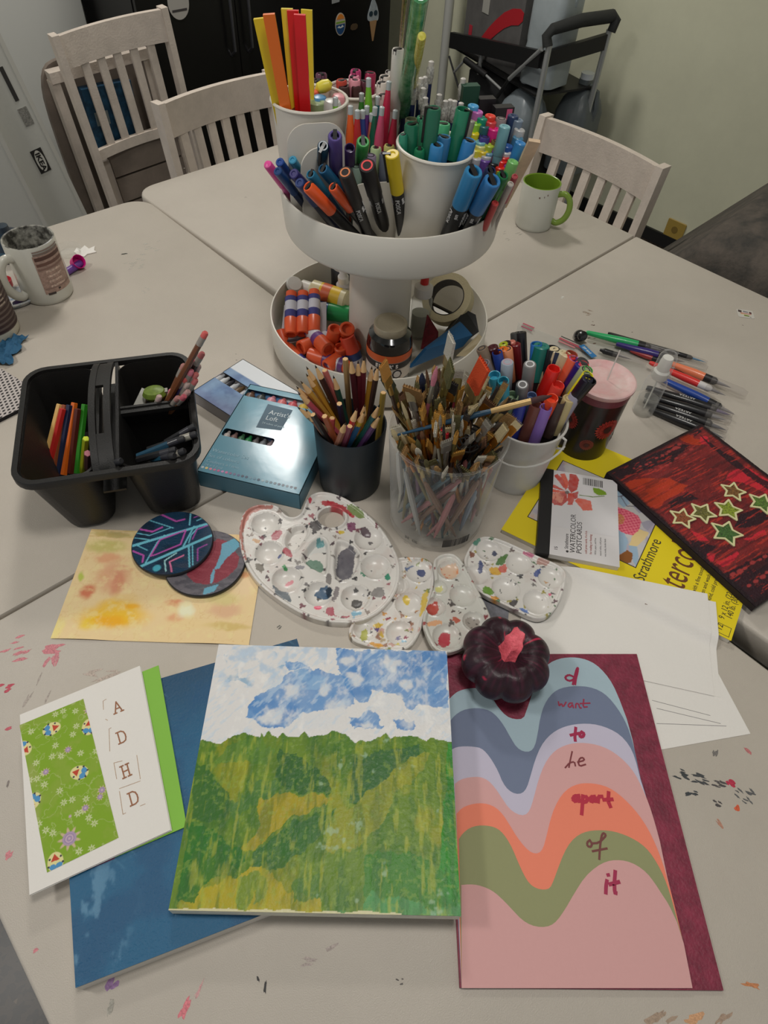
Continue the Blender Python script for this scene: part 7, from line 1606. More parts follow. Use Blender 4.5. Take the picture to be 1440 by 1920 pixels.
# named brushes first
def bfit(tp, mp, ln, L, zr=(.15, .26)): return cup_fit(tp, mp, ln, L, bkb, .055, .016, zr)
z7c = zf(540, 620, 3.43)
def nb(label, tp, mp, L, **k):
    a_, b_ = z7c(tp), z7c(mp); dd = math.hypot(a_[0]-b_[0], a_[1]-b_[1]); a1, b1 = bfit(a_, b_, max(.03, dd/1100), L)
    if b1.z-TZ < .16: b1 = P(*a_, .175); v = Vector((b1.x-bkb.x, b1.y-bkb.y, 0)); a1 = Vector((bkb.x-v.x*.35, bkb.y-v.y*.35, TZ+.014)); L = (b1-a1).length
    a1, b1 = keep_in(bkb, BR1-.009, .052, BH, a1, b1); L = (b1-a1).length
    return brush(label, a1, b1, L, **k)
nb('wide brush with vivid orange red painted bristles at the right', (1310,235), (1185,420), .20, handle=(170,150,110), fer=(180,160,110), bris=(206,72,28), bw=.013, bl=.045, r=.0045)
nb('flat brush with broad white bristles standing at the rear', (1115,135), (1060,260), .21, handle=(120,110,80), fer=(130,120,70), bris=(186,182,170), bw=.012, bl=.032, r=.004)
nb('broad brush with black green bristles leaning left at the left rear', (600,300), (680,420), .19, handle=(70,60,40), fer=(100,100,60), bris=(44,50,34), bw=.011, bl=.036, r=.004)
nb('flat brush with olive green bristles at the right rear', (1150,270), (1080,370), .19, handle=(90,76,40), fer=(120,110,60), bris=(86,84,46), bw=.012, bl=.03, r=.004)
nb('flat brush with black bristles right of the middle', (1065,350), (1030,450), .19, handle=(170,120,40), fer=(190,130,50), bris=(34,30,28), bw=.009, bl=.02, r=.004)
nb('wide flat brush with tan bristles at the middle rear', (800,360), (810,460), .18, handle=(120,90,50), fer=(150,116,70), bris=(140,104,60), bw=.014, bl=.026, r=.004)
nb('brush with golden ochre bristles standing at the left rear', (655,255), (660,350), .20, handle=(60,44,34), fer=(160,130,70), bris=(176,124,54), bw=.008, bl=.028, r=.0036)
nb('thin brush with pink tipped handle leaning left of the white one', (1000,262), (940,420), .20, handle=(190,110,130), fer=(150,150,140), bris=(196,120,136), kind='round', bl=.03, r=.0035)
nb('navy handled brush standing between the tan ones', (868,290), (868,400), .19, handle=(24,36,70), fer=(30,44,80), bris=(26,34,60), kind='round', r=.0042)
nb('brush with bright red square end in the middle', (1000,640), (1010,720), .15, handle=(150,120,60), fer=(200,160,90), bris=(190,24,44), bw=.009, bl=.028, r=.0036)
# long slim brush lying across to the right, over the marker pail
zA, zB = P(735, 818, .160), P(1035, 742, .215); t = axisT('paintbrush', 'long slim blue brush lying slanted across the bucket towards the marker pail', 'paintbrush', zA, zB, (zB-zA).length, GBR); L = (zB-zA).length
MB().lathe([(.0012,0),(.003,.06),(.0040,L*.5),(.0030,L-.070)], 12).build('handle', M((30,62,84), .3), t); MB().lathe([(.0033,L-.070),(.0040,L-.050),(.0038,L-.024)], 12).build('ferrule', M((168,140,92), .35, .5), t); MB().lathe([(.0038,L-.024),(.0034,L-.010),(.0005,L)], 12).build('bristles', M((60,34,34), .8), t)
# clear plastic tube and the lone clear handle
a1, b1 = bfit(z7c((1275,678)), z7c((1150,790)), .05, .15, (.15, .22)); t = axisT('clear_tube', 'clear plastic tube handle sticking out at the front right of the bucket', 'tube', a1, b1, .15, None); MB().shell([(.0044,0),(.005,.002),(.005,.15),(.0038,.15),(.0036,.01)], 16).build('tube_wall', M_clear((230,226,214), .25, .1), t); MB().lathe([(.003,.0),(.003,.10)], 10).build('amber_core', M((176,112,44), .4), t)
cb_ = P(880, 822, .165); t = T('wire_whisk', 'small black perforated strainer in the bucket by the marker pail', 'strainer', cb_, 0, None, rot=Vector((.3,-.2,.9)).to_track_quat('Z','Y'))
mb = MB()
for r_ in (.022, .015, .008): mb.tube([(r_*cos(a), r_*.7*sin(a), .004*(1-r_/.022)) for a in np.linspace(0, 2*pi, 25)[:-1]], .0012, 6, close=True)
for k in range(8): a = k*pi/4; mb.tube([(0,0,.004),(.022*cos(a), .0154*sin(a), 0)], .001, 5)
mb.build('wire_mesh', M((26,24,24), .35), t); MB().tube([(0,-.015,0),(-.03,-.02,-.10)], .002, 8).build('handle', M((26,24,24), .35), t)
HC_ = [('amber', (164,108,40)), ('dark brown', (66,42,28)), ('black', (30,28,28)), ('honey', (186,138,66)), ('olive', (104,96,48)), ('grey', (120,116,104)), ('wine red', (96,32,40)), ('dark teal', (30,60,66)), ('pale wood', (180,152,104)), ('clear', (170,166,150)), ('rust', (140,74,36))]
BC_ = [('tan', (150,116,70)), ('dark', (48,40,34)), ('olive', (86,80,44)), ('cream', (180,164,126)), ('brown', (96,64,40)), ('grey', (126,120,108)), ('gold', (172,126,50)), ('white', (186,180,164))]
SIDE = ['at the right', 'at the right rear', 'at the rear', 'at the left rear', 'at the left', 'at the front left', 'at the front', 'at the front right']
for i in range(148):
    ring = (i % 4); a = i*2.399963; rt = (.020, .045, .066, .080)[ring]*rnd.uniform(.85, 1.08); front = sin(a) < -.25
    zt = .158+.052*rnd.random()*(1-.35*(ring == 3))*(0.35 if front and ring >= 2 else 1)+(.010 if sin(a) > .2 and ring >= 1 else 0)
    tip = Vector((bkb.x+.004+rt*cos(a)*1.0, bkb.y+rt*sin(a), TZ+zt)); ft = rnd.uniform(.0, .052); fa = a+pi*(.35 if rnd.random() < .5 else 1)*rnd.uniform(.6, 1.2); foot = Vector((bkb.x+ft*cos(fa), bkb.y+ft*sin(fa), TZ+.016))
    # stay inside the wall at rim height
    d = tip-foot; k_ = (BH-.016)/max(.02, d.z); at = foot+d*k_; rr = math.hypot(at.x-bkb.x, at.y-bkb.y)
    if rr > BR1-.006: s_ = (BR1-.006)/rr; at = Vector((bkb.x+(at.x-bkb.x)*s_, bkb.y+(at.y-bkb.y)*s_, at.z)); tip = foot+(at-foot)*(d.z/(at.z-foot.z))
    hn, hc = HC_[rnd.randrange(len(HC_))]; bn, bc_ = BC_[rnd.randrange(len(BC_))]; L = (tip-foot).length; flat = rnd.random() < .6
    sd = SIDE[int(((a % (2*pi))+pi/8)//(pi/4)) % 8]; pos = ['', 'off centre', 'near rim', 'at rim'][ring]
    lb = '%s brush, %s bristles, %s handle, %s of clear bucket %s' % ('flat' if flat else 'round', bn, hn, sd, pos)
    brush(lb, foot, tip, L, rnd.choice((.0026, .0034, .0042)), hc, rnd.choice(((176,160,110), (150,146,140), (176,116,44), (110,100,60))), bc_, 'flat' if flat else 'round', rnd.choice((.0045, .0065, .009)), rnd.choice((.012, .018, .026)))
for i in range(72):
    a = i*2.399963; r0_ = .056*sqrt((i+.5)/72); foot = Vector((bkb.x+r0_*cos(a), bkb.y+r0_*sin(a), TZ+.0165)); a2 = a+rnd.uniform(-1.5, 1.5); r1_ = min(BR1-.012, r0_+rnd.uniform(.0, .02)); zt = rnd.uniform(.10, .150)
    tip = Vector((bkb.x+r1_*cos(a2), bkb.y+r1_*sin(a2), TZ+zt)); cn, cc_ = rnd.choice((('grey', (150,150,146)), ('blue grey', (96,112,130)), ('plum', (96,64,88)), ('clear', (186,186,180)), ('teal', (60,90,100)), ('rosy', (150,96,96)), ('brown', (110,80,60))))
    sd = SIDE[int(((a % (2*pi))+pi/8)//(pi/4)) % 8]; L = fl(round((tip-foot).length, 2)); t = axisT('plastic_stick', 'short %s plastic paint stick sunk %s inside the clear bucket' % (cn, sd), 'stick', foot, tip, L, 'paint sticks sunk in the clear bucket')
    pc(('sh', L), lambda: MB().lathe([(.0012,0),(.0030,.02),(.0042,L*.6),(.0030,L-.004),(.001,L)], 8), 'shaft', t, cc_, .25)
# pale wooden and plastic handles seen low behind the front wall
c2 = Vector((bkb.x+.006, bkb.y-.030, TZ+.014)); t = T('plastic_spoon', 'small pale plastic disc lying low behind the bucket front wall', 'disc', c2, 0, None, rot=Vector((.15,-.85,.5)).to_track_quat('Z','Y')); MB().lathe([(.016,0),(.0165,.0015),(.015,.003),(0,.0032)], 24).build('disc_body', M((188,184,166), .5), t)

# ================================================================== white pail of markers
c = P(962, 890); pb = Vector((c.x, c.y, TZ)); t = T('white_pail', 'small white enamelled pail with wire handle, full of markers', 'pail', (c.x, c.y, TZ+.0002), 0)
WH, WR1, WR0 = .112, .050, .039; M_pl = M((186, 184, 178), .35, spec=.5, var=(30, .05), bump=(40, .2))
ang_l = .12
MB().shell([(0,.003),(WR0-.002,.003),(WR0-.001,0),(WR0+.001,0),(WR0+.0015,.006),(WR0+.0005,.008),(WR1,WH-.003),(WR1+.002,WH-.002),(WR1+.002,WH),(WR1-.001,WH),(WR1-.002,WH-.004),(WR0-.001,.006),(0,.005)], 56).build('pail_body', M_pl, t)
MB().tube([((WR1-.006)*cos(a), (WR1-.006)*sin(a), WH-.018) for a in np.linspace(0, 2*pi, 49)[:-1]], .0016, 6, close=True).build('rolled_bead', M_pl, t)
for sgn in (-1, 1):
    a = radians(-38) if sgn > 0 else radians(142); d = Vector((cos(a), sin(a), 0)); MB().tube([d*(WR1-.001)+Vector((0,0,WH-.024)), d*(WR1+.007)+Vector((0,0,WH-.020)), d*(WR1+.007)+Vector((0,0,WH-.004)), d*(WR1-.001)+Vector((0,0,WH-.002))], .0018, 8).build('handle_ear', M_pl, t)
pts = []; a = radians(-38); d = Vector((cos(a), sin(a), 0)); e_ = Vector((-sin(a), cos(a), 0))
for k in range(17):
    u_ = pi*k/16; pts.append(d*((WR1+.008)*cos(u_))-e_*((WR1+.012)*sin(u_)*.86)+Vector((0,0,WH-.014-.030*sin(u_))))
MB().tube(pts, .0016, 8).build('wire_handle', M_pl, t)
GW = 'markers in the white pail'; z8b = zf(860, 600, 3.79)
def pm(label, tp, mp, L=.142, **k):
    a_, b_ = z8b(tp), z8b(mp); dd = math.hypot(a_[0]-b_[0], a_[1]-b_[1]); a1, b1 = cup_fit(a_, b_, max(.025, dd/1180), L, pb, .032, .010, (.11, .19))
    if b1.z-TZ < .12: b1 = P(*a_, .135); v = Vector((b1.x-pb.x, b1.y-pb.y, 0)); a1 = Vector((pb.x+v.x*.45, pb.y+v.y*.45, TZ+.008)); L = (b1-a1).length
    a1, b1 = keep_in(pb, WR1-.009, .028, WH, a1, b1); L = (b1-a1).length
    return pen_marker(label, a1, b1, L=fl(round(L/.004)*.004), group=GW, **k)
RG = dict(style='ring'); CU = dict(style='cupend')
for lb, tp, mp, k in [
 ('large black square-topped marker standing highest at the rear of the pail', (435,85), (425,230), dict(cap=(20,20,22), r=.0085, style='flat', body=(20,20,22))), ('dark grey slim marker left of the large black one', (395,90), (375,200), dict(cap=(60,60,58), r=.0052, style='flat')),
 ('taupe ring-ended marker at the left rear of the pail', (163,200), (165,300), dict(cap=(118,100,84), r=.0075, **RG)), ('deep maroon marker at the left rear of the pail', (238,190), (235,280), dict(cap=(70,24,30), r=.0075, style='flat')), ('lime green marker peeping behind the maroon one', (278,182), (280,250), dict(cap=(160,170,30), r=.006, style='flat')),
 ('dark cherry marker behind the orange one', (316,165), (316,240), dict(cap=(48,22,26), r=.006, style='flat')), ('peach pink marker behind the dark cherry one', (345,160), (348,230), dict(cap=(196,120,104), r=.0055, style='flat')), ('red brown marker behind the pale grey one', (365,200), (365,260), dict(cap=(104,20,26), r=.0065, style='flat')),
 ('peach orange ring-ended marker at the left of the pail', (330,235), (325,320), dict(cap=(206,130,92), r=.0078, **RG)), ('bright orange marker left of the peach one', (290,245), (290,320), dict(cap=(206,104,34), r=.0065, style='flat')), ('blue marker low behind the taupe ring marker', (240,305), (236,360), dict(cap=(34,56,130), r=.0068, **CU)),
 ('smoky grey ring-ended marker at the far left of the pail', (175,318), (165,400), dict(cap=(110,100,104), r=.0078, **RG)), ('pale blue grey ring-ended marker standing tall at the left', (350,300), (340,420), dict(cap=(158,166,176), r=.0080, ring=(180,150,160), **RG)), ('turquoise open-ended marker at the left front of the pail', (312,450), (300,520), dict(cap=(58,150,176), r=.0078, **CU)), ('second turquoise open-ended marker right of the first', (348,470), (340,540), dict(cap=(44,140,162), r=.0072, **CU)),
 ('blue capped open-ended marker at the rear middle of the pail', (515,182), (525,260), dict(cap=(36,100,170), r=.0075, **CU)), ('teal green tapered marker at the rear middle', (590,180), (560,300), dict(cap=(26,110,100), r=.0105, style='flat')), ('black open-ended marker right of the teal one', (655,205), (640,330), dict(cap=(22,24,28), r=.0092, **CU)), ('navy open-ended marker beside the cream markers', (703,215), (690,300), dict(cap=(26,34,58), r=.0072, **CU)),
 ('cream flat-ended marker at the right rear', (748,248), (735,300), dict(cap=(196,184,150), r=.0075, style='flat')), ('ivory marker with orange body leaning right', (708,262), (600,460), dict(cap=(200,184,150), body=(200,150,110), r=.0082, style='flat')), ('ivory ring-ended marker right of the leaning one', (738,315), (700,400), dict(cap=(196,176,140), r=.0075, style='flat')), ('terracotta marker at the right rear of the pail', (808,235), (785,320), dict(cap=(146,66,48), r=.0080, style='cupend')),
 ('vivid red open-ended marker leaning right in the middle', (680,350), (600,520), dict(cap=(204,36,30), body=(160,20,24), r=.0088, **CU)), ('lilac open-ended marker with dark centre at the right', (800,325), (785,390), dict(cap=(130,90,170), r=.0072, **CU)), ('dark grey ring-ended marker at the right edge', (893,302), (825,400), dict(cap=(62,54,56), r=.0082, **RG)), ('red marker peeping left of the lilac one', (768,350), (755,400), dict(cap=(190,34,50), r=.006, style='flat')),
 ('coral orange open-ended marker right of centre', (765,388), (735,450), dict(cap=(206,84,56), r=.0080, **CU)), ('indigo flat marker below the coral one', (758,435), (748,490), dict(cap=(40,30,110), r=.0075, style='flat')), ('pink marker peeping behind the indigo one', (795,425), (785,470), dict(cap=(190,60,100), r=.0055, style='flat')), ('sage ring-ended marker at the right edge of the pail', (862,405), (830,480), dict(cap=(140,146,112), r=.0080, **RG)),
 ('cherry red open-ended marker beside the sage ring marker', (893,385), (880,430), dict(cap=(196,50,62), r=.0068, **CU)), ('green open-ended marker low at the right edge', (900,445), (885,490), dict(cap=(60,140,64), r=.0065, **CU)), ('black open-ended marker low at the right edge', (886,500), (870,560), dict(cap=(22,22,24), r=.0065, **CU)), ('coral red open-ended marker in the middle front', (705,465), (660,560), dict(cap=(212,66,56), body=(190,40,36), r=.0085, **CU)),
 ('yellow open-ended marker at the right front', (812,482), (795,540), dict(cap=(204,192,34), r=.0074, **CU)), ('navy black marker behind the yellow one', (762,500), (750,560), dict(cap=(30,28,44), r=.0075, style='flat')), ('white ring-ended marker rear of the two on the left front', (480,448), (475,500), dict(cap=(120,118,116), r=.0080, ring=(200,200,200), **RG)), ('white ring-ended marker front of the two on the left front', (460,487), (445,560), dict(cap=(100,98,98), r=.0080, ring=(200,200,200), **RG)),
 ('green ringed open marker at the left front of the pail', (390,545), (375,620), dict(cap=(120,140,110), r=.0080, body=(50,70,40), **CU)), ('blue ringed open marker in the front middle', (520,535), (500,620), dict(cap=(90,110,150), r=.0066, body=(30,40,90), **CU)), ('deep blue marker leaning right at the front left', (448,572), (405,740), dict(cap=(40,50,130), body=(26,30,80), r=.0078, capL=.06, style='cupend')), ('brown clear-ended marker leaning right at the front', (555,600), (490,770), dict(cap=(96,54,46), body=(70,34,30), r=.0082, capL=.06, **CU)),
 ('scarlet open-ended marker at the front right', (650,565), (625,640), dict(cap=(214,72,40), body=(190,40,30), r=.0080, **CU)), ('violet open-ended marker leaning right at the front', (622,618), (560,790), dict(cap=(120,92,160), body=(80,50,120), r=.0080, capL=.065, **CU)), ('dark brown marker leaning right behind the cream ring one', (718,570), (650,760), dict(cap=(60,44,40), body=(40,34,32), r=.0082, capL=.06, **CU)),
 ('cream ring-ended marker leaning right at the front right', (783,555), (700,740), dict(cap=(176,160,116), body=(30,28,28), r=.0086, capL=.06, ring=(150,130,90), **RG)), ('lavender grey ring-ended marker leaning right, outermost', (836,530), (755,700), dict(cap=(142,140,156), body=(30,28,30), r=.0080, capL=.06, ring=(60,60,100), **RG))]:
    kk = dict(body=(36,34,36)); kk.update(k); pm(lb, tp, mp, **kk)

# ================================================================== tall cup with flower print
c = P(1086, 838); ctp = P(1146, 713, .132); t = T('flower_tumbler', 'tall dark tumbler printed with red gerbera flowers and a frosty pink top', 'cup', (c.x, c.y, TZ+.0002))
lx, ly = 0, 0; HTm = .132
MB().lathe([(.034,0),(.036,.002),(.0395,.112),(.0398,.118)], 56).build('cup_body', M((30, 26, 22), .25, spec=.5, var=(40, .5)), t)
MB().shell([(.0398,.112),(.0405,.118),(.0412,HTm-.006)], 56).build('wine_haze_band', M((110, 56, 66), .35, var=(60, .25)), t)
MB().lathe([(.0412,HTm-.008),(.0428,HTm-.005),(.0428,HTm-.001),(.041,HTm),(.034,HTm-.0008),(.030,HTm-.004),(0,HTm-.005)], 56).build('frosty_top', M((202,184,178), .5, var=(22, .06, (198,146,146)), bump=(120,.3)), t)
MB().tube([(.004,.002,HTm-.006),(.010,.012,HTm+.038)], .0009, 8).build('clear_stirrer', M((196,190,184), .2), t)
def flower_on(a0, z, R_, rr, cols):
    d = Vector((cos(a0), sin(a0), 0)); mb1 = MB(); n = 22
    def at(u_, v_, off): a = a0+u_/rr; return (cos(a)*(rr+off), sin(a)*(rr+off), z+v_)
    for ring_, (ro, ri, off) in enumerate(((1, .3, .0006), (.72, .25, .0011))):
        for k in range(n):
            a = 2*pi*k/n+ring_*.14; w_ = pi/n*.95; pts = [at(R_*ri*cos(a), R_*ri*sin(a), off), at(R_*ro*.85*cos(a-w_), R_*ro*.85*sin(a-w_), off), at(R_*ro*cos(a), R_*ro*sin(a), off), at(R_*ro*.85*cos(a+w_), R_*ro*.85*sin(a+w_), off)]; mb1.add(pts, [(0,1,2,3)])
    o = mb1.build('printed_petals', M(cols[0], .4, var=(120,.3)), t, None); o['kind'] = 'stuff'
    mb2 = MB(); mb2.add([at(0,0,.0014)]+[at(R_*.32*cos(2*pi*k/14), R_*.32*sin(2*pi*k/14), .0014) for k in range(14)], [(0, 1+k, 1+(k+1) % 14) for k in range(14)]); mb2.build('printed_flower_eye', M(cols[1], .5), t, None)
flower_on(-1.15, .070, .0185, .0382, ((150,44,36), (52,22,18))); flower_on(-1.72, .040, .0105, .0370, ((122,50,36), (70,30,24))); flower_on(-.2, .04, .014, .037, ((140,40,34), (52,22,18))); flower_on(-2.7, .07, .016, .038, ((140,40,34), (52,22,18))); flower_on(1.6, .06, .018, .038, ((140,40,34), (52,22,18)))

# ================================================================== spray bottle
c = P(1204, 772); t = T('spray_bottle', 'small clear spray bottle with white nozzle standing by the brush pens', 'bottle', (c.x, c.y, TZ+.0002), 0, None, rot=Vector((.02,.0,1)).normalized().to_track_quat('Z','Y'))
M_sb = M_clear((226,226,222), .06, .06)
MB().shell([(0,.001),(.0145,.001),(.0165,.004),(.0165,.058),(.0155,.064),(.0105,.070),(.0105,.076)], 36).build('bottle_body', M_sb, t)
MB().lathe([(.0135,.0025),(.015,.006),(.015,.030)], 30).build('liquid', M_clear((206,206,200), .10, .05), t)
MB().lathe([(.0118,.070),(.0122,.072),(.0122,.082),(.0095,.085),(.0095,.094),(.0085,.104),(.0078,.107),(0,.1075)], 32).build('nozzle_head', M((206,204,198), .4), t)
MB().shell([(.0142,.074),(.0146,.075),(.0132,.108),(.0105,.114),(.006,.116)], 32).build('clear_overcap', M_clear((232,232,228), .05, .06), t)
MB().lathe([(.0012,.008),(.0012,.072)], 8).build('dip_tube', M((206,206,200), .3), t)
mb = MB()
for k, z in enumerate((.026,.030,.040,.044,.048)):
    for u_ in np.arange(-.32, .33, .11): a = -pi/2+.35+u_; w_ = .045 if k < 2 else .012; mb.add([(.0168*cos(a-w_), .0168*sin(a-w_), z), (.0168*cos(a+w_), .0168*sin(a+w_), z), (.0168*cos(a+w_), .0168*sin(a+w_), z+.0012+.002*(k > 1)), (.0168*cos(a-w_), .0168*sin(a-w_), z+.0012+.002*(k > 1))], [(0,1,2,3)])
mb.build('printed_label_marks', M((70,68,68)), t, None)['kind'] = 'stuff'

# ================================================================== brush pens and bag at the right
GP = 'water brush pens lying on the right table'
z9 = zf(1040, 560, 3.6)
def wpen(label, a, g, e, h, col, grip=(26,24,26), r=.0058, tipc=(120,116,116), clear=(196,190,184), text_=None, h2=None):
    """a = barrel end, g = end of barrel, e = clear cap end (photo survey points)"""
    A = P(*z9(a), h); E = P(*z9(e), h if h2 is None else h2); G = P(*z9(g), h); L = (E-A).length; lg = (G-A).length
    t = axisT('brush_pen', label, 'brush pen', A, E, L, GP); cm = M_clear(clear, .10, .15)
    MB().lathe([(r*.45,0),(r*.62,.004),(r*1.05,lg*.75),(r,lg)], 16).build('barrel', M(col, .35, coat=.2), t)
    MB().lathe([(r*.98,lg),(r*.95,lg+.018),(r*.5,lg+.022)], 14).build('grip', M(grip, .5), t)
    MB().lathe([(r*.45,lg+.021),(r*.34,lg+.032),(0,lg+.046)], 10).build('brush_tip', M(tipc, .6), t)
    MB().shell([(r*1.02,lg+.012),(r*1.04,lg+.016),(r*.98,L-.010),(r*.6,L),(0,L)], 16).build('clear_cap', cm, t)
    if text_:
        z_ = (E-A).normalized(); loc = lg*.62
        d_ = Vector((0,0,1)); m_ = t.rotation_quaternion.to_matrix().transposed() @ d_; m_.z = 0; m_.normalize(); x_ = Vector((0,0,-1)); mm = Matrix((x_, m_.cross(x_), m_)).transposed(); text(text_, .0062, M((190,188,186)), t, m_*(r*1.0)+Vector((0,0,loc+.02))-(m_.cross(x_))*.002, 0, ext=.0004, name='lettering', rot=mm.to_quaternion(), sx=1.1)
    return t
wpen('black barrelled brush pen with blue tip lying farthest back', (360,232), (850,350), (1030,432), .006, (22,22,24), tipc=(60,120,160), r=.0042)
wpen('bright green brush pen with black grip lying at the back', (212,228), (562,300), (832,375), .012, (36,164,96), r=.0068)
wpen('deep purple brush pen lying below the green one', (415,305), (700,365), (1030,470), .0105, (50,36,110), r=.0064)
wpen('clear brush pen with black grip lying left of the spray bottle', (305,345), (345,360), (620,440), .0105, (30,28,30), r=.0050)
wpen('dark red brush pen lying behind the clear one', (510,352), (660,395), (860,470), .0065, (150,50,48), r=.0042)
wpen('coral orange brush pen lying to the far right', (750,425), (1020,500), (1300,645), .0120, (216,120,84), r=.0068)
wpen('brown brush pen with black grip beside the coral one', (700,440), (850,490), (1110,570), .0062, (96,50,40), r=.0052)
wpen('bright red brush pen with clear cap lying in the middle', (640,430), (960,590), (1110,635), .0180, (200,44,40), r=.0060, grip=(190,186,184))
wpen('royal blue brush pen tapering to the right', (700,530), (1040,690), (1140,745), .0100, (26,62,140), r=.0066)
for k, (a, g, e, hh_, tx) in enumerate((((620,600),(1000,705),(1200,790),.0065,'ARTEZA'), ((610,650),(965,755),(1190,830),.0065,None), ((600,690),(970,795),(1165,890),.0065,'ARTEZA'), ((640,745),(945,868),(1150,945),.0065,'ARTEZA'))):
    wpen('black brush pen, %s of the four lying together in front' % ['rearmost', 'second from the rear', 'third from the rear', 'nearest'][k], a, g, e, hh_, (24,23,25), r=.0076, tipc=[(110,100,126), (130,128,130), (90,90,96), (70,76,84)][k], text_=tx)
# dark cap
c = P(1088, 628, .012); t = T('black_stopper', 'small black knobbed rubber stopper lying by the end of the green brush pen', 'stopper', (c.x, c.y, TZ+.0105), 0, None, rot=Vector((.1,-.75,.5)).to_track_quat('Z','Y')); MB().lathe([(.009,-.009),(.0098,-.006),(.0098,.000),(.006,.003),(.006,.007),(.0085,.010),(.0085,.013),(.005,.015)], 24).build('stopper_body', M((26,24,24), .25, coat=.4), t)
# zip bag
def film(name, label, cat, pts, h, mat, strips):
    q = [P(x, y, h) for x, y in pts]; cen = sum(q, Vector())/len(q); t = T(name, label, cat, (cen.x, cen.y, TZ+.0004)); pl = [(p.x-cen.x, p.y-cen.y) for p in q]
    n = 16; A0, A1, A2, A3 = [Vector((*p, 0)) for p in pl]; vs = []; rn = random.Random(9)
    for i in range(n+1):
        for j in range(n+1): u_, v_ = i/n, j/n; p = A0*(1-u_)*(1-v_)+A1*u_*(1-v_)+A2*u_*v_+A3*(1-u_)*v_; vs.append((p.x, p.y, .0004+.0035*rn.random()*(0 < i < n)*(0 < j < n)))
    MB().add(vs, [(i*(n+1)+j, (i+1)*(n+1)+j, (i+1)*(n+1)+j+1, i*(n+1)+j+1) for i in range(n) for j in range(n)]).build('bag_film', mat, t, 60)
    for (p0, p1, w_, col, nm) in strips:
        a_ = P(*p0, h)-cen; b_ = P(*p1, h)-cen; s_ = strip_([(a_.x, a_.y), (b_.x, b_.y)], w_, .0040, .0046); s_.build(nm, M(col, .35), t, None)
    return t
M_film = M_clear((206, 208, 204), .16, .18)
film('zip_bag', 'clear zip bag with red and white closure lying behind the marker pail', 'bag', [(972,603), (1104,655), (1190,742), (940,742)], .002, M_film, [((981,609),(1000,617),.0035,(176,90,104),'zip_closure'), ((978,614),(996,622),.003,(160,80,100),'zip_closure'), ((1050,637),(1100,660),.005,(170,80,92),'zip_closure'), ((1048,642),(1076,654),.004,(186,120,124),'zip_closure'), ((1052,633),(1096,652),.002,(60,60,60),'zip_closure')])
t = film('zip_bag', 'second crumpled clear zip bag around the brush pens with a blue logo patch', 'bag', [(1085,640), (1180,650), (1250,720), (1120,745)], .004, M_film, [])
q0, q1 = P(1092, 650, .008), P(1112, 668, .008); cen = (q0+q1)/2; t = T('blue_label', 'small bright blue printed label on the zip bag', 'label', (cen.x, cen.y, TZ+.0085), atan2(q1.y-q0.y, q1.x-q0.x)); MB().box(-.018,-.0055,0,.018,.0055,.0006).build('label_sheet', M((40,110,166), .4), t, None); text('ZIP BAG', .006, M((190,200,206)), t, (-.013,-.0022,.0007), 0, bold=.0002)
# small picture sticker
c = P(1398, 588, .001); t = T('tiny_sticker', 'tiny square printed sticker alone on the right table', 'sticker', (c.x, c.y, TZ+.0002), -.12)
MB().prism(rrect(.030, .026, .003), 0, .0005).build('sticker_sheet', M((186,182,174), .6), t, None)
for (x0, y0, x1, y1, cc) in ((-.013,.003,-.006,.011,(60,44,44)), (-.004,.004,.006,.009,(120,116,124)), (.007,.001,.012,.008,(80,44,44)), (-.010,-.001,.011,.002,(176,84,60)), (-.009,-.004,.010,-.002,(206,176,80)), (-.004,-.009,.006,-.004,(104,120,50)), (.006,-.011,.009,-.009,(60,60,60))): MB().prism([(x0,y0+.001),(x1-.001,y0),(x1,y1-.002),(x0+.001,y1)], .0005, .0008).build('printed_patch', M(cc, .6), t, None)

# ================================================================== black two-bin caddy
RZ = .112; q = [P(x, y, RZ) for x, y in ((65,695),(350,660),(368,858),(8,910))]
cen = sum(q, Vector())/4; ax = ((q[1]-q[0])+(q[2]-q[3])).normalized(); ang = atan2(ax.y, ax.x); wd = ((q[1]-q[0]).length+(q[2]-q[3]).length)/2+.004; dp = ((q[0]-q[3]).length+(q[1]-q[2]).length)/2+.004
t = T('supply_caddy', 'black plastic two-bin supply caddy with centre carrying handle', 'caddy', (cen.x, cen.y, TZ+.0002), ang); M_bk = M((27, 26, 25), .42, spec=.4, bump=(700, .2)); KC = t
def tub(nm, x0, x1, y0, y1, z1, taper_l, taper_r, taper_y, r=.022, th=.0025):
    def ring(i, z):  # outline at height z with inset i for walls
        k = 1-z/z1; a0 = x0+taper_l*k+i; a1 = x1-taper_r*k-i; b0 = y0+taper_y*k+i; b1 = y1-taper_y*k-i; return [(x, y, z) for x, y in rrect(a1-a0, b1-b0, max(.004, r-i), 5, (a0+a1)/2, (b0+b1)/2)]
    Ls = [ring(.004, 0), ring(0, .004), ring(0, z1-.001), ring(th, z1), ring(th, z1-.002), ring(th+.001, .006), ring(.012, .004)]; n = len(Ls[0]); vs = [p for l in Ls for p in l]
    fs = [tuple(range(n-1, -1, -1))]+[(k*n+i, k*n+(i+1) % n, (k+1)*n+(i+1) % n, (k+1)*n+i) for k in range(len(Ls)-1) for i in range(n)]+[tuple((len(Ls)-1)*n+i for i in range(n))]
    return MB().add(vs, fs).build(nm, M_bk, t, 40)
hw, hd = wd/2-.004, dp/2-.004; gx = -.003
tub('bin', -hw, gx-.012, -hd, hd, RZ-.004, .024, .004, .012); tub('bin', gx+.014, hw, -hd, hd, RZ-.004, .012, .010, .012)
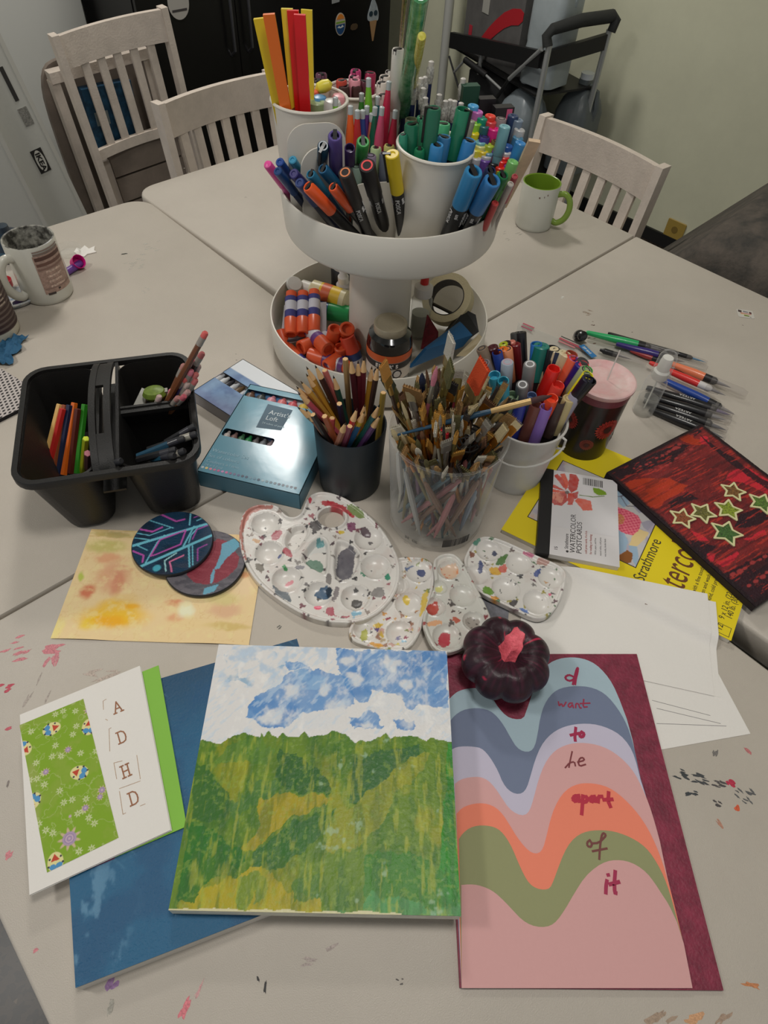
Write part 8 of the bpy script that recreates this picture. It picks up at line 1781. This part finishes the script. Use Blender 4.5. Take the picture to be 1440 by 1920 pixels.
# common rim
def rimring():
    o1 = rrect(wd+.006, dp+.006, .030, 6); o2 = rrect(wd-.008, dp-.008, .024, 6); n = len(o1); vs = [(x, y, RZ-.010) for x, y in o1]+[(x, y, RZ-.001) for x, y in o1]+[(x*.995, y*.995, RZ) for x, y in o1]+[(x, y, RZ) for x, y in o2]+[(x, y, RZ-.008) for x, y in o2]
    return MB().add(vs, [(k*n+i, k*n+(i+1) % n, (k+1)*n+(i+1) % n, (k+1)*n+i) for k in range(4) for i in range(n)])
rimring().build('rim', M_bk, t, 40)
MB().box(gx-.013, -hd, RZ-.012, gx-.008, hd, RZ-.001).build('bridge_rib', M_bk, t, None); MB().box(gx+.012, -hd, RZ-.012, gx+.016, hd, RZ-.001).build('bridge_rib', M_bk, t, None)
MB().box(gx-.012, -hd, RZ-.040, gx+.015, hd, RZ-.037).build('bridge_floor', M_bk, t, None)
# arched handle with slot
hp = []; n = 20
def arch(u_): return RZ-.004+.030*sin(pi*u_)**.6
for side, (xa, xb) in enumerate(((gx-.014, gx-.006), (gx+.004, gx+.012))):
    mb = MB(); vs = []
    for i in range(n+1):
        u_ = i/n; y = -hd-.002+(2*hd+.004)*u_; z = arch(u_); vs += [(xa, y, z-.006), (xb, y, z-.006), (xb, y, z), (xa, y, z)]
    fs = [(3,2,1,0), tuple(4*n+k for k in range(4))]+[(4*i+k, 4*i+(k+1) % 4, 4*(i+1)+(k+1) % 4, 4*(i+1)+k) for i in range(n) for k in range(4)]
    mb.add(vs, fs).build('handle_rail', M_bk, t, 40)
for (u0, u1) in ((0, .22), (.62, 1)):
    mb = MB(); vs = []; k_ = 8
    for i in range(k_+1):
        u_ = u0+(u1-u0)*i/k_; y = -hd-.002+(2*hd+.004)*u_; z = arch(u_)-.001; vs += [(gx-.007, y, z-.004), (gx+.005, y, z-.004), (gx+.005, y, z), (gx-.007, y, z)]
    mb.add(vs, [(3,2,1,0), tuple(4*k_+k for k in range(4))]+[(4*i+k, 4*i+(k+1) % 4, 4*(i+1)+(k+1) % 4, 4*(i+1)+k) for i in range(k_) for k in range(4)]).build('handle_web', M_bk, t, 40)
MB().box(gx+.016, hd*.10, .02, hw-.004, hd*.10+.003, RZ-.006).build('cross_divider', M_bk, t, None); MB().box(gx+.016, hd*.10-.008, RZ-.014, hw-.004, hd*.10+.006, RZ-.008).build('divider_ledge', M_bk, t, None)
zc_ = zf(0, 600, 3.6); GLB = 'coloured pencils in the left bin of the black caddy'
for lb, tp, bt, col in [('cream coloured pencil leaning at the far left of the caddy bin', (405,570), (280,1070), (206,164,96)), ('red coloured pencil beside the cream one in the caddy', (425,600), (315,1065), (176,34,30)), ('brown coloured pencil beside the red one in the caddy', (440,575), (355,1060), (132,66,36)), ('navy coloured pencil between brown and orange in the caddy', (470,575), (395,1050), (26,34,62)),
   ('bright orange coloured pencil in the middle of the caddy bin', (503,560), (430,1045), (206,96,24)), ('dark red brown pencil right of the orange one in the caddy', (525,600), (475,1035), (84,34,26)), ('green coloured pencil near the handle in the caddy', (572,570), (520,1035), (44,124,30)), ('lime coloured pencil beside the green one by the handle', (582,800), (560,1025), (164,176,40)), ('mauve coloured pencil half under the caddy handle', (592,900), (590,1010), (150,90,100))]:
    b_ = P(*zc_(tp), .095); a_ = P(*zc_(bt), .030)
    pencil(lb, a_, b_, min(.175, (b_-a_).length), .0046, col, 'butt', group=GLB, wood=tuple(min(230, int(c_*1.15)+10) for c_ in col))
GRB = 'pencils with erasers bundled in the right bin of the black caddy'
BT_ = [(1390,82),(1370,220),(1325,205),(1290,270),(1335,270),(1245,300),(1295,338),(1345,305),(1330,360),(1262,388),(1325,400),(1270,425),(1275,480),(1248,512),(1205,522),(1160,470),(1078,512)]
pal = [((104,60,34),(190,84,80)), ((60,44,40),(176,96,96)), ((150,100,50),(170,150,144)), ((90,44,40),(168,130,126)), ((130,80,40),(176,84,96)), ((110,70,50),(160,110,104)), ((60,50,90),(196,110,124)), ((140,100,60),(176,150,146)), ((80,50,60),(186,104,100))]
for i, (x, y) in enumerate(BT_):
    L = .185 if i == 0 else .150+.012*(i % 3); b_ = P(*zc_((x, y)), .205 if i == 0 else .170-.0045*i*.8); f_ = t.matrix_world if False else None
    fx = Vector((gx+.030+.006*(i % 4), hd*.10+.012+.005*(i % 5), 0)); ca, sa_ = cos(ang), sin(ang); foot = Vector((cen.x+fx.x*ca-fx.y*sa_, cen.y+fx.x*sa_+fx.y*ca, TZ+.03)); c1, c2_ = pal[i % len(pal)]
    pencil('used eraser topped pencil fanned to the right in the black caddy', foot, b_, (b_-foot).length, .0040, c1, 'eraser', c2_, GRB, (140,132,124))
c = P(290, 738, .100); o = T('green_sharpener', 'round olive green pencil sharpener on the ledge of the black caddy', 'sharpener', c, .3)
MB().lathe([(.004,-.0085),(.011,-.006),(.0135,0),(.011,.006),(.004,.0085)], 20, Matrix.Diagonal((1.2,.95,1,1))).build('sharpener_body', M((96,116,40), .45, var=(120,.3)), o); MB().box(.008,-.004,-.003,.0175,.004,.004).build('blade_holder', M((150,146,140), .3, .7), o, None)
slabthing('white_eraser', 'small white eraser leaning beside the green sharpener in the caddy', 'eraser', [P(248,764,.085), P(266,727,.100), P(274,730,.100), P(272,762,.085)], .006, M((176,174,166), .6), 'eraser_block')
GD = 'dark blue pencils in the front right of the black caddy'
for lb, tp, bt, col in [('black glossy pencil crossing the caddy rim, end up right', (1316,716), (1120,830), (20,20,24)), ('black glossy pencil with round end below the first', (1328,768), (1000,880), (18,20,24)), ('teal blue glossy pencil leaning to the caddy corner', (1245,798), (930,925), (24,60,80)), ('short dark teal pencil low in the caddy front', (1180,915), (1030,940), (26,66,84)), ('black pencil with chrome end by the caddy corner', (1248,880), (1090,960), (18,18,22)),
   ('black pencil low along the front rim of the caddy', (1190,875), (930,945), (20,20,22)), ('black pencil lying lowest at the front rim', (820,950), (690,985), (20,20,24))]:
    b_ = P(*zc_(tp), .118); a_ = P(*zc_(bt), .098); pencil(lb, a_, b_, (b_-a_).length, .0046, col, 'eraser', (24,24,28), GD, (140,136,126) if 'chrome' in lb or 'round' in lb else (40,40,46))

# ================================================================== mugs
def mug(label, px, py, r0, r1, H, col, inner, ha, group='mugs on the tables', hcol=None, ang_tex=None, hr=.0062):
    c = P(px, py); t = T('mug', label, 'mug', (c.x, c.y, TZ+.0002), 0, group)
    MB().shell([(0,.002),(r0-.006,.002),(r0-.004,0),(r0-.002,0),(r0,.003),(r0+.0005,.008),(r1,H-.002),(r1-.0005,H-.0006)], 56).build('mug_body', M(col, .28, spec=.5, coat=.2), t)
    MB().shell([(r1-.0005,H-.0006),(r1-.002,H),(r1-.0035,H-.001),(r1-.004,H-.004),(r0-.004,.008),(r0-.010,.005),(0,.005)], 56).build('mug_inside', inner, t)
    d = Vector((cos(ha), sin(ha), 0)); pts = [d*(r1-.002)+Vector((0,0,H*.80)), d*(r1+.012)+Vector((0,0,H*.84)), d*(r1+.024)+Vector((0,0,H*.74)), d*(r1+.028)+Vector((0,0,H*.52)), d*(r1+.022)+Vector((0,0,H*.30)), d*(r1+.008)+Vector((0,0,H*.17)), d*(r0-.001)+Vector((0,0,H*.20))]
    pp = [Vector(p) for p in pts]; sm = []
    for i in range(len(pp)-1):
        for k in range(4):
            u_ = k/4; p0, p1, p2, p3 = pp[max(i-1,0)], pp[i], pp[i+1], pp[min(i+2,len(pp)-1)]
            sm.append(.5*((2*p1)+(-p0+p2)*u_+(2*p0-5*p1+4*p2-p3)*u_*u_+(-p0+3*p1-3*p2+p3)*u_**3))
    sm.append(pp[-1]); MB().tube(sm, hr, 12, flat=1.25).build('handle', M(hcol or col, .28, coat=.2), t); return t, c
M_in = M((160, 158, 148), .35, var=(55, .6, (60, 58, 54), .10))
def band(t, r0, r1, H, a0, a1, z0, z1, col, nm, off=.0006, n=14, var=None):
    def rr(z): return r0+(r1-r0)*z/H+off
    vs = []
    for i in range(n+1):
        a = a0+(a1-a0)*i/n
        for z in (z0, z1): vs.append((rr(z)*cos(a), rr(z)*sin(a), z))
    MB().add(vs, [(2*i, 2*(i+1), 2*(i+1)+1, 2*i+1) if a1 > a0 else (2*i, 2*i+1, 2*(i+1)+1, 2*(i+1)) for i in range(n)]).build(nm, M(col, .5, var=var), t, 60)
t, c = mug('white mug with paint stained inside and peeling brown striped label', 92, 549, .0425, .0425, .106, (184,182,172), M_in, radians(-118))
band(t, .0425, .0425, .106, -1.15, .15, .022, .092, (150,124,112), 'peeling_label', .0007, var=(200,.25))
for z, h_, cc in ((.093,.003,(110,92,84)), (.083,.006,(74,46,38)), (.073,.005,(96,66,56)), (.098,.002,(120,100,92)), (.066,.003,(120,92,82)), (.030,.003,(128,104,94))): band(t, .0425, .0425, .106, -1.10, .1, z, z+h_, cc, 'label_stripe', .0011)
for k in range(4): band(t, .0425, .0425, .106, -.85, -.2, .060-.009*k, .064-.009*k, (176,152,138), 'label_lettering', .0012, 8, (260,.4))
band(t, .0425, .0425, .106, -1.05, -.75, .020, .024, (52,44,42), 'paint_drip', .0012, 4); band(t, .0425, .0425, .106, -.6, -.5, .026, .029, (52,44,42), 'paint_drip', .0012, 4)
t, c = mug('brown striped mug cut by the left edge of the frame', -12, 622, .0425, .0425, .112, (184,178,160), M_in, radians(95))
band(t, .0425, .0425, .112, -2.9, .9, .016, .104, (92,78,72), 'striped_sleeve', .0006, 40)
for k in range(10): band(t, .0425, .0425, .112, -2.9, .9, .018+.0086*k, .0222+.0086*k, (52,32,30), 'dark_stripe', .0011, 40)
for k in range(4): band(t, .0425, .0425, .112, -.75, .0, .060+.007*k, .063+.007*k, (150,136,124), 'label_lettering', .0015, 8, (260,.4))
t, c = mug('white mug with lime green inside and green handle on the back table', 999, 421, .0385, .0400, .092, (178,178,168), M((104,132,36), .3), radians(-22), hcol=(112,138,50), hr=.0050)
for (a, z, w_) in ((-1.35,.080,.03), (-1.75,.074,.04), (-1.5,.076,.02)): band(t, .0385, .04, .092, a, a+w_*1.6, z, z+.003, (96,70,64), 'paint_speck', .0008, 3)
# ---- clutter by the mugs
c = P(146, 492, .012); t = T('magenta_lid', 'small magenta plastic cup lying behind the white stained mug', 'cup', (c.x, c.y, TZ+.0125), 0, None, rot=Vector((.6,-.3,.5)).to_track_quat('Z','Y')); MB().shell([(0,-.010),(.011,-.010),(.0125,.006),(.0118,.006),(.010,-.008),(0,-.008)], 28).build('cup_body', M((196,20,120), .35), t)
a, b = P(28, 572, .0065), P(152, 493, .0065); t = axisT('purple_marker', 'purple marker lying behind the white stained mug', 'marker', a, b, (b-a).length, None); L = (b-a).length
MB().lathe([(.0055,0),(.006,.002),(.006,L-.05)], 16).build('barrel', M((60,40,84), .35), t); MB().lathe([(.0066,L-.05),(.0066,L-.002),(.0058,L)], 16).build('cap', M((96,56,134), .35), t)
q = [(138,470),(143,462),(150,465),(158,458),(166,464),(177,459),(176,467),(180,470),(163,474),(157,479),(146,476)]; pp = [P(x, y, .004) for x, y in q]; cc = sum(pp, Vector())/len(pp); t = T('paper_scrap', 'torn white paper star scrap lying beyond the magenta cup', 'paper', (cc.x, cc.y, TZ+.0003)); slab('paper_sheet', [(p.x-cc.x, p.y-cc.y) for p in pp], .0, .0015, PAPER, t)
c = P(128, 468, .008); t = T('clear_dish', 'small clear plastic dish beside the white stained mug', 'dish', (c.x, c.y, TZ+.0003)); MB().shell([(0,.001),(.018,.001),(.024,.010),(.0245,.012)], 36).build('dish_wall', M_clear((220,220,214), .12, .1), t)
c = P(16, 560, .006); t = T('white_palette_piece', 'white stained plastic tray between the two mugs', 'tray', (c.x, c.y, TZ+.0003), .4); MB().shell([(0,.002),(.030,.002),(.038,.010),(.040,.010),(.041,.008),(.034,0),(0,0)], 40, Matrix.Diagonal((1.2,.8,1,1))).build('tray_body', M((186,184,178), .35, var=(60,.3,(90,110,130),.12)), t)
c = P(10, 535, .012); t = T('red_paint_pot', 'small round pot of red paint between the two mugs', 'pot', (c.x, c.y, TZ+.011)); MB().shell([(0,0),(.013,0),(.014,.012),(.013,.012),(.012,.006),(0,.006)], 28).build('pot_body', M((176,50,60), .35), t)
c = P(14, 452, .03); t = T('blue_bottle', 'dark blue rounded bottle at the left edge behind the mugs', 'bottle', (c.x, c.y, TZ+.0003)); MB().lathe([(.030,0),(.034,.004),(.034,.030),(.026,.044),(.012,.050),(.011,.060),(0,.061)], 36).build('bottle_body', M((24,40,54), .3), t); MB().lathe([(.0345,.010),(.0345,.024)], 36).build('label', M((40,76,98), .4), t)
# blue rag
rn = random.Random(12); c = P(6, 655, .004); t = T('blue_rag', 'crumpled bright blue rag at the left edge under the striped mug', 'rag', (c.x, c.y, TZ+.0003)); n = 14; vs = []
for i in range(n+1):
    for j in range(n+1): x = (i/n-.5)*.05; y = (j/n-.5)*.075; vs.append((x*(1+.2*sin(j)), y, .001+.009*abs(sin(i*1.1+j*.6))*rn.uniform(.5, 1)))
MB().add(vs, [(i*(n+1)+j, (i+1)*(n+1)+j, (i+1)*(n+1)+j+1, i*(n+1)+j+1) for i in range(n) for j in range(n)]).build('cloth', M((30,80,112), .8, bump=(300,.5)), t, 60)
# houndstooth pouch
S = Sheet('patterned_pouch', 'black and white diamond patterned flat pouch at the left edge', 'pouch', (-30, 672), (50, 720), .006)
q = S.pts([(-60, 700), (-30, 672), (50, 720), (46, 762), (-30, 800), (-70, 780)]); 
def ht_fn(X, Y):
    u_ = (X*cos(.3)+Y*sin(.3))/.0052; v_ = (-X*sin(.3)+Y*cos(.3))/.0090; d = np.abs((u_ % 1)-.5)+np.abs(((v_+.5*(np.floor(u_) % 2)) % 1)-.5); C = np.zeros(X.shape+(3,)); C[:] = nlin((176,168,164)); return blend(C, (26,24,26), sst(.44, .36, d))
cdt_surface('patterned_cloth', S.root, q, [], .0009, lambda X, Y: .006+.0008*(fbm(X*60, Y*60, 3)-.5), ht_fn, M_paint(.8, (300,.4)), True, 0)

# ================================================================== last pass: labels single out one thing
from collections import defaultdict
bpy.context.view_layer.update()
def photo_x(o):
    p = o.matrix_world.translation
    pts_ = [ch.matrix_world @ Vector(ch.bound_box[6]) for ch in o.children if ch.type == 'MESH'] or [p]; p = sum(pts_, Vector())/len(pts_); v = p-Vector((0, 0, TZ+HC)); return v.dot(_R)/max(.01, v.dot(_F))
by = defaultdict(list)
for o in list(COL.objects):
    if o.parent is None and o.get('label'): by[o['label']].append(o)
ORD = ['leftmost', 'second from left', 'third from left', 'fourth from left', 'fifth from left', 'sixth from left', 'seventh from left', 'eighth from left', 'ninth from left', 'tenth from left', 'eleventh from left', 'twelfth from left', 'thirteenth from left', 'fourteenth from left', 'fifteenth from left', 'sixteenth from left', 'seventeenth from left']
for lb, os_ in by.items():
    if len(os_) < 2: continue
    os_.sort(key=photo_x); lb = ' '.join(lb.split()[:13]).rstrip(',') if len(lb.split()) > 13 else lb
    for i, o in enumerate(os_): o['label'] = lb+', '+(ORD[i] if i < len(os_)-1 else 'rightmost')
for o in COL.objects:
    if o.get('label') and o.parent is None:
        w_ = o['label'].split()
        if len(w_) > 16: o['label'] = ' '.join(w_[:16]).rstrip(',')
